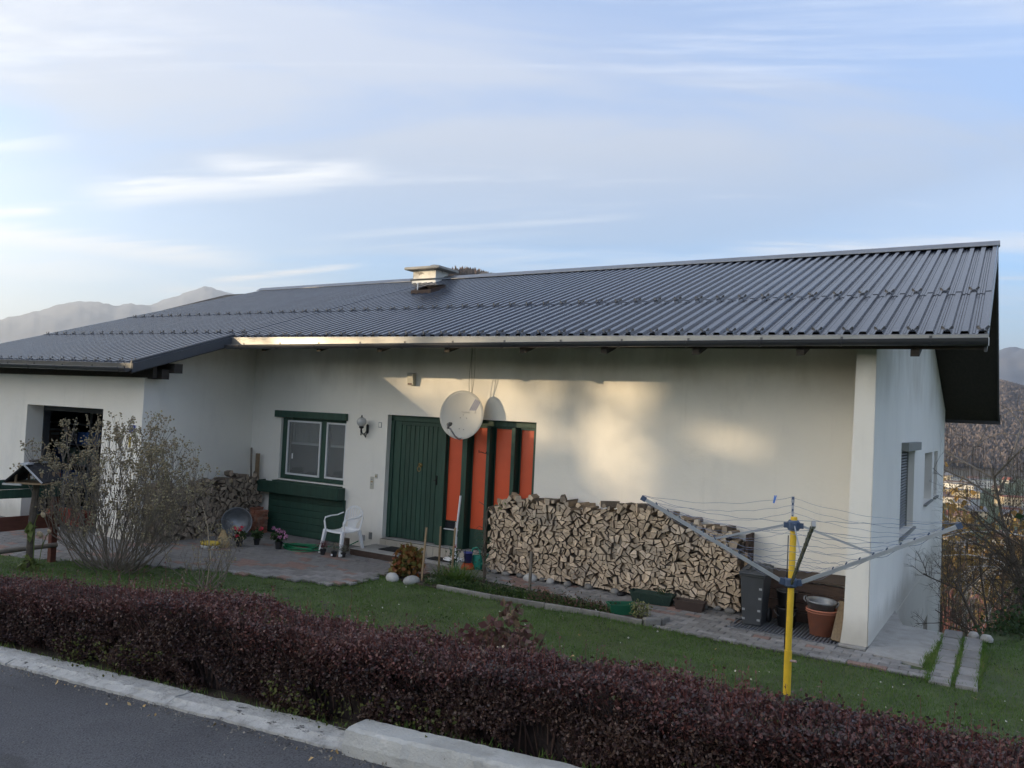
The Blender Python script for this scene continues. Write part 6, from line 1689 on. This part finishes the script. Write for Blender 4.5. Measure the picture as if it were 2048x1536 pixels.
branchy(bg1, None, 84, (1.62, 1.0), 2.18, 3, M['twig'], .0105, sub=8, budm=L_bud, budsize=.0140, budn=8)
bg2 = empty('small_bare_shrub', (0.28, -3.98, GR), label='small thin bare shrub on the lawn right of the large one', cat='shrub')
branchy(bg2, None, 15, (.62, .5), .98, 8, M['twig'], .009, sub=4, budm=L_bud, budsize=.011, budn=4)
m = MB().tube([(.05, 0, 0), (.10, 0, .45), (.0, .0, .85), (-.12, 0, 1.12)], [.008, .007, .005, .003], 5); m.build('long_stem', mat('pale_stem', (.34, .28, .20), .8), bg2)

# purple leaved hydrangea behind the hedge
hp = shrub('purple_hydrangea', (6.16, -6.05, -0.08), 'dull purple leaved hydrangea with dry flower heads rising behind the hedge', [((0, 0, .50), (.46, .36, .24), 1150), ((.06, 0, .72), (.24, .2, .16), 300), ((-.30, 0, .52), (.2, .2, .20), 220), ((.42, 0, .48), (.24, .2, .2), 240), ((.02, .1, .88), (.10, .1, .08), 40)], L_hydp, .062, 0, (.42, .3, .45), 26, 12, .8)
leaves('dry_heads', np.concatenate([ball(70, (-.10, -.34, .66), .10, .05, .08, .4), ball(40, (.17, -.25, .68), .06, .04, .05, .4), ball(25, (.1, -.2, .50), .05, .05, .04, .4)]), .03, M['dryflower'], hp, .8)

# ------------------------------------------------------------------ hedge
hs = np.array([-9., -4, 0, 2, 4, 6, 8, 10, 13]); hy_ = np.array([-7.93, -7.6, -7.2, -6.85]); HX, HY = np.meshgrid(hs, hy_)
HZ = np.maximum(ground_z(HX, HY), road_z(HX) - .03 - .1 * (HY > -7)) + 0.022 + 0.01 * vnoise(HX * 5, HY * 9, 1)
o = npmesh('hedge_soil', np.stack([HX, HY, HZ], -1).reshape(-1, 3), grid_faces(len(hs), len(hy_)), M['soil'], smooth=True); o['kind'] = 'structure'
hg = empty('barberry_hedge', (0, 0, 0), label='clipped dark purple barberry hedge running along the kerb', cat='hedge')
def hedge_top(x): return np.interp(x, [-6, 0, 1, 2.3, 3.3, 4.2, 5, 6, 7, 8.2, 9, 11], [.36, .50, .60, .73, .83, .94, .985, 1.01, 1.05, 1.10, 1.11, 1.14])
NL = 480000
x = RNG.uniform(-2.5, 10.6, NL)
# denser towards the camera
keepp = RNG.uniform(0, 1, NL) < np.clip(np.interp(x, [-2.5, 3, 6, 9, 10.6], [.45, .6, .9, 1, .6]), 0, 1); x = x[keepp]; NL = len(x)
face = RNG.uniform(0, 1, NL)
bumpx = .03 * vnoise(x * 3.1, x * 0 + 2, 1) + .02 * vnoise(x * 8, x * 0, 4)
zt = hedge_top(x) - .02 + bumpx + .035 * vnoise(x * 1.7, x * 0 + 5, 7); zb = road_z(x) + .03
yf, yb = -7.90, -7.38
u = RNG.uniform(0, 1, NL)
dep = np.abs(RNG.normal(0, .045, NL))
front = face < .60; topf = (face >= .60) & (face < .88); back = face >= .88
cyc = .05 * vnoise(x * 2.6, u * 2, 9) + .03 * vnoise(x * 7, u * 5, 2)
Yp = np.where(front, yf + .02 + dep + cyc + .05 * (u > .9) * (u - .9) / .1 + .05 * (u < .2) * (1 - u / .2), np.where(topf, yf + .03 + (yb - yf - .05) * u, yb - dep + cyc))
Zp = np.where(topf, zt - dep * .8 + .05 * vnoise(x * 3, u * 6, 3) * .7 + np.where(RNG.uniform(0, 1, NL) < .06, .045 * RNG.uniform(0, 1, NL), 0), zb + (zt - zb) * u)
A0 = np.stack([x, Yp, Zp], 1)
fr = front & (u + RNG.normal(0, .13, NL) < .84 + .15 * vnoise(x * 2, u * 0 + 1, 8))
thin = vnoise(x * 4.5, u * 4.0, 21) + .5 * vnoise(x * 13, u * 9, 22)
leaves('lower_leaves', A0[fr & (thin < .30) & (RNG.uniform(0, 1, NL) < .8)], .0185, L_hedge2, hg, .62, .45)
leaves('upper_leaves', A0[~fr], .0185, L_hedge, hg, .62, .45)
# stray shoots standing above the clipped top
Sx = RNG.uniform(-2, 10.4, 900); Sy = RNG.uniform(yf + .05, yb - .05, 900); Sz = hedge_top(Sx) - .02; SP = []
ms = MB()
for a, b, c in zip(Sx, Sy, Sz):
    L_ = RNG.uniform(.04, .13) * (1.5 if RNG.uniform() < .08 else 1); dx, dy = RNG.normal(0, .02, 2)
    ms.tube([(a, b, c - .05), (a + dx, b + dy, c + L_)], [.0018, .0008], 3, cap=False)
    for t in np.linspace(.2, 1, 6): SP.append((a + dx * t, b + dy * t, c - .05 + (L_ + .05) * t))
o = ms.build('shoots', mat('red_shoot', (.14, .04, .035), .7, .2, 10), hg); o['kind'] = 'stuff'
leaves('shoot_leaves', np.array(SP), .016, L_hedge, hg, .6, .4)
m = MB(); q = random.Random(14)
for k in range(3600):
    xx_ = q.uniform(-2, 10.4); y0_ = q.uniform(yf + .18, yb - .12); zb_ = float(road_z(xx_)); zt_ = float(hedge_top(xx_)); ly = q.uniform(yf + .02, yb - .04) if q.random() < .5 else yf + q.uniform(.0, .12)
    m.tube([(xx_, y0_, zb_), (xx_ + q.uniform(-.08, .08), (y0_ + ly) / 2 + q.uniform(-.05, .05), (zb_ + zt_) / 2), (xx_ + q.uniform(-.14, .14), ly, zt_ + q.uniform(-.12, .045))], [.006, .004, .0015], 3, cap=False)
o = m.build('branches', mat('hedge_twig', (.075, .045, .038), .8, .3, 10), hg); o['kind'] = 'stuff'
# solid near-black core painting the shade inside the hedge
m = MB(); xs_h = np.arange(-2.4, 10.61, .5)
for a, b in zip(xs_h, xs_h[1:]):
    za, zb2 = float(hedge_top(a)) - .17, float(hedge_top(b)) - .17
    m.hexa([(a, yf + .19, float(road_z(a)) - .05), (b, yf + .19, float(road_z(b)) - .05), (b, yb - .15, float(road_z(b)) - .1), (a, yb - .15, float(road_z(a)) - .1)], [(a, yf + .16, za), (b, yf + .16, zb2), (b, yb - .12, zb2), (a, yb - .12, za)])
m.build('shade_core', mat('hedge_shade', (.02, .014, .014), .95, .3, 20, 1.0, 30), hg)
P = np.stack([RNG.uniform(-2, 10.5, 5000), RNG.normal(yf + .0, .05, 5000), np.zeros(5000)], 1); P[:, 2] = road_z(P[:, 0]) + RNG.uniform(.01, .25, 5000)
P = P[vnoise(P[:, 0] * 2.3, P[:, 2] * 3, 6) > .25]
leaves('yellowing_leaves', P, .022, leafmat('olive_leaf', [(.06, .075, .02), (.13, .14, .04)], .6), hg, .6)

# ------------------------------------------------------------------ right background: scrub, birch, valley, hills
def gzf(x, y): return float(ground_z(x, y))
def bare_tree(name, x, y, h, seed, lab, material, r0=.06, spread=.55, lean=(0, 0), levels=4, nb=5, weep=0.0, twigm=None, group=None, twigs=0, base=None, cat='tree', start=.25):
    q = random.Random(seed); e = empty(name, (x, y, gzf(x, y) if base is None else base), label=lab, cat=cat, group=group)
    m = MB(); tips_ = []
    def grow(p, d, L_, r_, lv):
        n = 4; pts = [p]; dd = d.copy()
        for i in range(n):
            dd = (dd + Vector((q.uniform(-.22, .22), q.uniform(-.22, .22), q.uniform(-.08, .16) - weep * .22 * (levels - lv)))).normalized(); pts.append(pts[-1] + dd * L_ / n)
        m.tube(pts, [r_ * (1 - .5 * i / n) for i in range(n + 1)], 5 if lv > 1 else 3, cap=False)
        if lv <= 0: tips_.append((pts[-1], dd)); return
        for k in range(nb):
            t = q.uniform(start if lv == levels else .2, 1); i = min(n - 1, int(t * n)); pp = pts[i] + (pts[i + 1] - pts[i]) * (t * n - i)
            b = q.uniform(0, 2 * PI); perp = (dd.orthogonal().normalized() * math.cos(b) + dd.cross(dd.orthogonal().normalized()) * math.sin(b))
            nd = (dd * (1 - spread) + perp * spread + Vector((0, 0, .12))).normalized()
            grow(pp, nd, L_ * q.uniform(.5, .72), r_ * .48, lv - 1)
        tips_.append((pts[-1], dd))
    grow(Vector((0, 0, 0)), Vector((lean[0], lean[1], 1)).normalized(), h * .55, r0, levels)
    o = m.build('branches', material, e)
    if twigs:
        t = MB()
        for (p, d) in tips_:
            for _ in range(twigs):
                L_ = q.uniform(.5, 1.8) * weep; x0_, y0_ = q.uniform(-.25, .25), q.uniform(-.25, .25); a = p + Vector((x0_ * .3, y0_ * .3, 0))
                t.tube([a, a + Vector((x0_, y0_, -.05)), a + Vector((x0_ * 1.2, y0_ * 1.2, -L_ * .5)), a + Vector((x0_ * 1.25 + q.uniform(-.1, .1), y0_ * 1.3, -L_))], [.004, .004, .003, .002], 3, cap=False)
        o = t.build('hanging_twigs', twigm or material, e); o['kind'] = 'stuff'
    return e, tips_
# bare scrub on the bank right of the house
scr = [(9.15, 2.0, 1.9, 1, 'nearest bare bush on the bank just right of the house corner'), (9.75, 2.3, 2.3, 2, 'bare bush with crossing dark branches at the right edge of the lawn'),
       (9.6, 4.2, 2.9, 3, 'taller bare bush behind the one at the lawn edge'), (10.1, 3.2, 2.8, 4, 'dark branched bush at the far right edge, cut by the picture'),
       (9.2, 6.2, 3.0, 5, 'bare bush farther down the bank close to the house wall'), (9.9, 7.0, 4.0, 6, 'tall bare bush down the bank in front of the birch'),
       (10.6, 5.2, 4.0, 7, 'bare bush mostly beyond the right edge of the picture'), (9.0, 9.3, 4.2, 12, 'bare bush below the rear corner of the house')]
for (x, y, h, s, lab) in scr:
    bare_tree('bare_bush', x, y, h, s, lab, M['bark'], .030, .62, (random.uniform(-.3, .2), random.uniform(-.2, .2)), 4, 5, cat='bush', start=.03)
# low evergreen creeper at the foot and some ivy leaves on the scrub
P = np.stack([RNG.normal(9.6, .42, 1800), RNG.normal(1.45, .35, 1800), np.zeros(1800)], 1); P[:, 2] = [gzf(a, b) + abs(c) for a, b, c in zip(P[:, 0], P[:, 1], RNG.normal(0, .14, 1800))]
lv = leaves('creeper_leaves', P, .05, L_green, None, .8); 
iv = empty('ivy', (9.62, 2.6, -.3), label='dark green ivy leaves climbing in the bare bushes at the right edge', cat='ivy')
leaves('foliage', np.concatenate([ball(50, (.05, 0, .9), .09, .1, .25), ball(40, (-.05, 0, .45), .12, .1, .12), ball(50, (.12, 0, .2), .14, .1, .16), ball(40, (0, 0, 1.45), .1, .1, .1)]), .085, L_green, iv, .9)
P = ball(5000, (0, 0, 0), .45, 1.3, .55, .9) + np.array([9.65, 3.6, -.4]); leaves('scrub_twig_ends', P, .09, mat('brown_twig_tip', (.075, .058, .045), .9, .3), None, .05)
ev = empty('evergreen_branch', (10.42, 4.2, 1.55), label='tip of a green conifer branch reaching in at the right edge', cat='branch')
leaves('foliage', ball(500, (0, 0, 0), .22, .3, .20, .8), .07, leafmat('thuja', [(.03, .07, .02), (.07, .13, .04)], .7), ev, .3)
# weeping birches
bt, _ = bare_tree('weeping_birch', 10.15, 13.5, 9.8, 31, 'leafless weeping tree with long hanging twigs at the right edge', M['twig'], .06, .55, (-.03, .05), 3, 6, 1.0, M['bark'], twigs=8, base=-3.7, start=.3)
bt2, _ = bare_tree('weeping_birch', 11.9, 24, 11.5, 47, 'leafless birch with pale limbs farther down the slope between house and bushes', M['birch'], .06, .5, (-.10, .1), 3, 5, 1.0, M['twig'], twigs=9, base=-7.0, start=.3)
# street lamp in the valley road below
sl = empty('street_lamp', (9.6, 42, gzf(9.6, 42)), label='mushroom shaped street lamp on the slope beyond the bushes', cat='street lamp')
zt_ = -3.2 - gzf(9.6, 42)
MB().tube([(0, 0, 0), (0, 0, zt_)], .06, 8).build('post', M['iron'], sl)
MB().lathe([(.12, zt_ - .02), (.62, zt_ + .14), (.55, zt_ + .22), (.15, zt_ + .32), (.001, zt_ + .34)], (0, 0, 0), 16).build('lamp_head', M['iron'], sl, smooth=True)

def crown_tree(name, x, y, h, r_, leafm, lab, seed, n=500, ls=.5, trunk=True, group=None, conif=False, base=None):
    q = random.Random(seed); z0 = gzf(x, y) if base is None else base; e = empty(name, (x, y, z0), label=lab, cat='tree', group=group)
    MB().tube([(0, 0, 0), (.0, 0, h * .8)], [max(.06, h * .02), .03], 6).build('trunk', M['bark'], e)
    if conif:
        z = RNG.uniform(.04, 1, n) ; a = RNG.uniform(0, 2 * PI, n); rad_ = r_ * (1 - z) * (.45 + .55 * RNG.uniform(0, 1, n) ** .4) * (1 + .18 * np.sin(z * 40))
        P = np.stack([rad_ * np.cos(a), rad_ * np.sin(a), z * h], 1)
    else:
        Ps = []
        for k in range(7):
            a = q.uniform(0, 6.28); t = q.uniform(0, .6); Ps.append(ball(n // 7, (r_ * t * math.cos(a), r_ * t * math.sin(a), h * q.uniform(.45, .82)), r_ * .5, r_ * .5, h * .2, .6))
        P = np.concatenate(Ps)
    o = leaves('crown', P, ls, leafm, e, .7); return e
# yellow and brown trees on the slope and in the valley, thinning with distance
q = random.Random(77); TL = []
for k in range(46):
    y = 26 * (1.075 ** k) + q.uniform(-2, 2); w = (y + 11) * .085; x = 9.3 - (y + 11) * .028 + q.uniform(-w, w * .9)
    TL.append((x, y))
near_lab = 'golden autumn tree in the valley seen past the house corner'
for k, (x, y) in enumerate(TL):
    sc_ = max(1, y / 120) ** .45
    c = q.random()
    lm_ = L_gold if c < .62 else L_brown
    crown_tree('autumn_tree' , x, y, q.uniform(6, 10) * (1 if y < 60 else sc_), q.uniform(2.2, 3.6) * sc_, lm_, 'golden leaved tree in the valley beyond the bare bushes' if c < .62 else 'brown leafless tree in the valley beyond the bare bushes', 100 + k, 420, .42 * sc_ * (.7 if y < 60 else 1.1), group='golden valley trees' if c < .62 else 'brown valley trees')

# the town
def town_house(x, y, w, d, h, rz, wallm, roofm, lab, flat=False, group='valley town houses'):
    e = empty('town_house', (x, y, gzf(x, y) - 1), rz, label=lab, cat='house', group=group)
    h += 1
    b = MB().box(-w / 2, w / 2, -d / 2, d / 2, 0, h).build('walls', wallm, e)
    if flat: MB().box(-w / 2 - .3, w / 2 + .3, -d / 2 - .3, d / 2 + .3, h, h + .5).build('roof', roofm, e)
    else:
        rh = d * .33; MB().add([(-w / 2 - .5, -d / 2 - .6, h - .2), (w / 2 + .5, -d / 2 - .6, h - .2), (w / 2 + .5, d / 2 + .6, h - .2), (-w / 2 - .5, d / 2 + .6, h - .2), (-w / 2 - .5, 0, h + rh), (w / 2 + .5, 0, h + rh)],
                               [(0, 1, 5, 4), (2, 3, 4, 5), (0, 4, 3), (1, 2, 5), (3, 2, 1, 0)]).build('roof', roofm, e)
    nw = max(2, int(w / 3.2)); wm = MB()
    for fl in range(max(1, int((h - 1) / 2.9))):
        for i in range(nw):
            xx_ = -w / 2 + w * (i + .5) / nw; wm.box(xx_ - .6, xx_ + .6, -d / 2 - .05, -d / 2 - .01, 2 + fl * 2.9, 3.4 + fl * 2.9)
    o_ = wm.build('windows', M['glass'], e); o_['kind'] = 'stuff'
WMs = [mat('town_white', (.62, .60, .56), .9, .05, .2), mat('town_cream', (.60, .50, .34), .9, .05, .2), mat('town_yellow', (.58, .48, .33), .9, .05, .2), mat('town_grey', (.36, .36, .36), .9, .05, .2)]
RMs = [mat('tile_red', (.26, .09, .06), .9, .15, 1), mat('tile_brown', (.14, .085, .07), .9, .15, 1), mat('roof_grey', (.20, .20, .21), .9, .1, 1)]
q = random.Random(33)
for k in range(58):
    y = q.choice([q.uniform(230, 520), q.uniform(420, 1000), q.uniform(700, 1500)]); w_ = (y + 11) * .07; x = 9.3 - (y + 11) * .028 + q.uniform(-w_, w_)
    big = y > 700 and q.random() < .45
    wi_, ri_ = q.randrange(4), q.randrange(3); wn_ = ('white', 'cream', 'yellow', 'grey')[wi_]; rn_ = ('red tiled', 'brown', 'grey')[ri_]
    town_house(x, y, q.uniform(10, 16) if not big else q.uniform(26, 60), q.uniform(8, 12) if not big else 18, q.choice([5, 6, 8]) if not big else q.uniform(7, 12), q.uniform(-.5, .5), WMs[wi_], RMs[ri_],
               'long flat roofed %s hall in the valley town' % wn_ if big else 'small %s house with %s roof in the valley town' % (wn_, rn_), big, ('%s valley halls' % wn_) if big else ('%s valley houses with %s roofs' % (wn_, rn_)))
town_house(8.55, 44, 9, 8, 3.2, .5, WMs[0], RMs[0], 'house with red tiled roof just below the bank at the house corner', False, None)
crown_tree('autumn_tree', 7.6, 120, 11, 6, L_gold, 'broad golden tree standing low in the valley next to the house wall', 400, 700, .6)

# forested hill across the valley and far mountains
def ridge_mesh(name, az0, az1, n, dist, depthm, prof, foot, material, rows=26, rough=1.0, seed=0):
    """a long ridge: az from the y axis (radians, + to the right), crest height prof(az) above eye level"""
    V = []
    for i in range(n + 1):
        az = az0 + (az1 - az0) * i / n
        for j in range(rows + 1):
            t = j / rows; r_ = dist - depthm * (1 - t); zc = prof(az)
            s = math.sin(t * PI / 2) ** 1.05
            z = foot + (zc - foot) * s
            z += rough * (zc - foot) * .045 * (float(vnoise(az * 60 + seed, t * 7, seed)) * 1.0 + float(vnoise(az * 170, t * 19, seed + 3)) * .5) * math.sin(min(1, t * 1.02) * PI * .93)
            V.append((CAM.x + r_ * math.sin(az), CAM.y + r_ * math.cos(az), z))
        for t in (1.25, 1.6):
            r_ = dist + depthm * (t - 1); V.append((CAM.x + r_ * math.sin(az), CAM.y + r_ * math.cos(az), foot + (prof(az) - foot) * (1 - (t - 1) * 1.5)))
    q_ = rows + 3; F = [(i * q_ + j, (i + 1) * q_ + j, (i + 1) * q_ + j + 1, i * q_ + j + 1) for i in range(n) for j in range(q_ - 1)]
    o = npmesh(name, V, F, material, smooth=True); o['kind'] = 'structure'; return o
def dirpx(x, y):
    d = skydir(x, y); return math.atan2(d.x, d.y), math.tan(math.asin(d.z)) / 1.0
def prof_from(pts, dist, extra=None):
    A = sorted((dirpx(x, y)[0], dirpx(x, y)[1] * dist) for x, y in pts); az = [a for a, _ in A]; hh = [h for _, h in A]
    return lambda a: float(np.interp(a, az, hh)) + CAM.z + (extra(a) if extra else 0)
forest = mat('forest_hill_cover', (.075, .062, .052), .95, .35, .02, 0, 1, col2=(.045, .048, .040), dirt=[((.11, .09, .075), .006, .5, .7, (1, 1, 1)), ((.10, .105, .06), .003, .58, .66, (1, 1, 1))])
forest2 = mat('mountain_cover_hazed', (.085, .10, .135), .95, .3, .004, 0, 1, col2=(.05, .06, .08), dirt=[((.10, .10, .11), .0016, .5, .65, (1, 1, 1))])  # distance haze mixed into the colour, bluer than real forest
jag = lambda a: 6 * float(vnoise(a * 260, 1, 2)) + 5 * float(vnoise(a * 1300, 1, 5))
left_pts = [(-900, 700), (-500, 690), (-200, 665), (0, 644), (40, 636), (80, 627), (130, 613), (155, 609), (200, 612), (230, 619), (265, 614), (300, 618), (330, 607), (370, 594), (405, 584), (425, 583), (455, 593), (500, 612), (620, 640), (800, 660), (1300, 700)]
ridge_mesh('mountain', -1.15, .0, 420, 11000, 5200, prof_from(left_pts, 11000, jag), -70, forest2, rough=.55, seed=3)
right_pts = [(1500, 790), (1850, 745), (1960, 716), (2000, 708), (2030, 707), (2100, 700), (2400, 720), (3200, 780)]
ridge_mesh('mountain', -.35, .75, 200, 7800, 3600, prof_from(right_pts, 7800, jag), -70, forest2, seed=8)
hill_pts = [(1300, 800), (1700, 790), (1880, 778), (1960, 772), (2000, 772), (2050, 785), (2150, 800), (2500, 830), (3000, 850)]
ridge_mesh('forested_hill', -.40, .75, 260, 2700, 1250, prof_from(hill_pts, 2700, lambda a: 5 * float(vnoise(a * 400, 2, 1))), -72, forest, seed=5)
# its trees, far too many and small to count
P = []; pf = prof_from(hill_pts, 2700); rows = 26
for k in range(42000):
    az = RNG.uniform(-.16, .06); t = RNG.uniform(.05, 1); r_ = 2700 - 1250 * (1 - t); z = -72 + (pf(az) + 72) * math.sin(t * PI / 2) ** 1.05
    P.append((CAM.x + r_ * math.sin(az), CAM.y + r_ * math.cos(az), z + 5))
leaves('forest_on_hill', np.array(P), 9, leafmat('hill_trees_hazed', [(.08, .08, .085), (.11, .095, .09), (.16, .13, .12), (.13, .115, .11)], .9, .004, 0.1), None, .5, bias=(0, 0, 1.6))  # tree colours paled towards grey in place of denser haze
# wooded knoll that just shows above the ridge right of the chimney
kp = [(760, 640), (900, 566), (925, 556), (950, 552), (985, 557), (1040, 575), (1200, 640)]
ridge_mesh('wooded_knoll', -.78, -.40, 60, 900, 300, prof_from(kp, 900), -40, forest, seed=2)
pk = prof_from(kp, 900); A = []
for k in range(700):
    az = RNG.uniform(-.62, -.53); A.append((CAM.x + 900 * math.sin(az) , CAM.y + (900 + RNG.uniform(-40, 0)) * math.cos(az), pk(az) - 2))
leaves('knoll_trees', np.array(A), 7, L_brown, None, .35, bias=(0, 0, 2.5))

# ------------------------------------------------------------------ unseen trees added behind the viewer to shade the garden
u2 = Vector((SUN_DIR.x, SUN_DIR.y, 0)).normalized(); v2 = Vector((-u2.y, u2.x, 0)); v2 = -v2 if v2.x < 0 else v2
# crown openings cut to the shape of the sun patches, in (s along the tree line, height) as the low sun looks through them
TS = math.tan(SUN_EL)
def gap(s, h, w=1.0, dil=0.0):
    s = np.asarray(s); h = np.asarray(h)
    X = s / v2.x; z = h - (34 + .79 * X) * TS
    X = X + .07 * w * vnoise(z * 5, X * 3, 4); z = z + .10 * w * vnoise(X * 3.3, z * 2, 8)
    d = dil
    A = (X > -.75 - d) & (X < 3.45 + d) & (z > np.interp(X, [-.7, .4, .9, 1.6, 3.0, 3.5], [2.85, 2.5, 2.05, 1.9, 1.75, 1.6]) - d) & (z < 3.12 + d)
    B = (X > 3.72 - d) & (X < 4.98 + d) & (z > np.interp(X, [3.7, 4.3, 5.1], [1.5, .95, .85]) - d) & (z < 3.08 + d)
    Cb = (((X - 5.62) / (.26 + d)) ** 2 + ((z - 2.1) / (.58 + d)) ** 2 < 1)
    Db = (((X - 6.28) / (.24 + d)) ** 2 + ((z - 2.0) / (.40 + d)) ** 2 < 1)
    E_ = ((s + 3.35) ** 2 + (h - 10.38) ** 2) < (.34 + d) ** 2      # a chink cut to put light onto the chimney
    return A | B | Cb | Db | E_
LW = 43.0
q = random.Random(91)
for k in range(15):
    s = -15.5 + k * 2.15 + q.uniform(-.4, .4); L_ = LW + (q.uniform(-2, 4) if not (-5 < s < 8) else q.uniform(-1, 1)); p = u2 * L_ + v2 * s
    z0 = gzf(p.x, p.y); hh = q.uniform(12.5, 14.5) - z0; e = empty('shade_spruce', (p.x, p.y, z0), label='unseen spruce added behind the viewer, crown cut open to shape the sunlight', cat='tree', group='added shade spruces')
    if not (-1.2 < s < 4.4): MB().tube([(0, 0, 0), (0, 0, hh)], [.2, .04], 7).build('trunk', M['bark'], e)
    for (n, ls, dl, zz) in ((2600, .75, 1.0, (0, 1)), (16000 if -4 < s < 7 else 0, .28, .06, (.15, 1))):
        if not n: continue
        z = zz[0] + (zz[1] - zz[0]) * RNG.uniform(0, 1, n) ** 1.15; a = RNG.uniform(0, 2 * PI, n); rad_ = 2.9 * (1 - z * (.8 if ls > .5 else .45)) * RNG.uniform(.05, 1, n) ** .6
        P = np.stack([rad_ * np.cos(a), rad_ * np.sin(a), .1 + z * hh], 1)
        W = P + np.array([p.x, p.y, z0]); sv_ = W[:, 0] * v2.x + W[:, 1] * v2.y; Lw = W[:, 0] * u2.x + W[:, 1] * u2.y
        hv = W[:, 2] - (Lw - 34) * TS
        P = P[~gap(sv_, hv, 1.0, dl) | (RNG.uniform(0, 1, n) < (0 if ls > .5 else .012))]
        leaves('crown', P, ls, L_con, e, .75)
# thin bare trees added in the openings for soft bars of shade on the wall
for s, r_ in [(2.62, .06), (1.2, .05), (3.3, .05)]:
    p = u2 * 38 + v2 * s; z0 = gzf(p.x, p.y)
    bare_tree('shade_bare_tree', p.x, p.y, 15, int(s * 10), 'unseen bare tree added behind the viewer for its branch shadows', M['bark'], r_, .55, (0, 0), 3, 6, base=z0, group='added bare shade trees')

# ------------------------------------------------------------------ air
if HAZE:
    m = bpy.data.materials.new('haze'); m.use_nodes = True; nt = m.node_tree; nt.nodes.remove(nt.nodes['Principled BSDF'])
    pv_ = nt.nodes.new('ShaderNodeVolumePrincipled'); pv_.inputs['Color'].default_value = (.76, .87, 1.0, 1); pv_.inputs['Density'].default_value = HAZE; pv_.inputs['Anisotropy'].default_value = .55
    nt.links.new(pv_.outputs[0], nt.nodes['Material Output'].inputs['Volume'])
    hz_ = MB().box(-16000, 16000, -13500, 17500, -140, 1620).build('haze', m); hz_['kind'] = 'stuff'
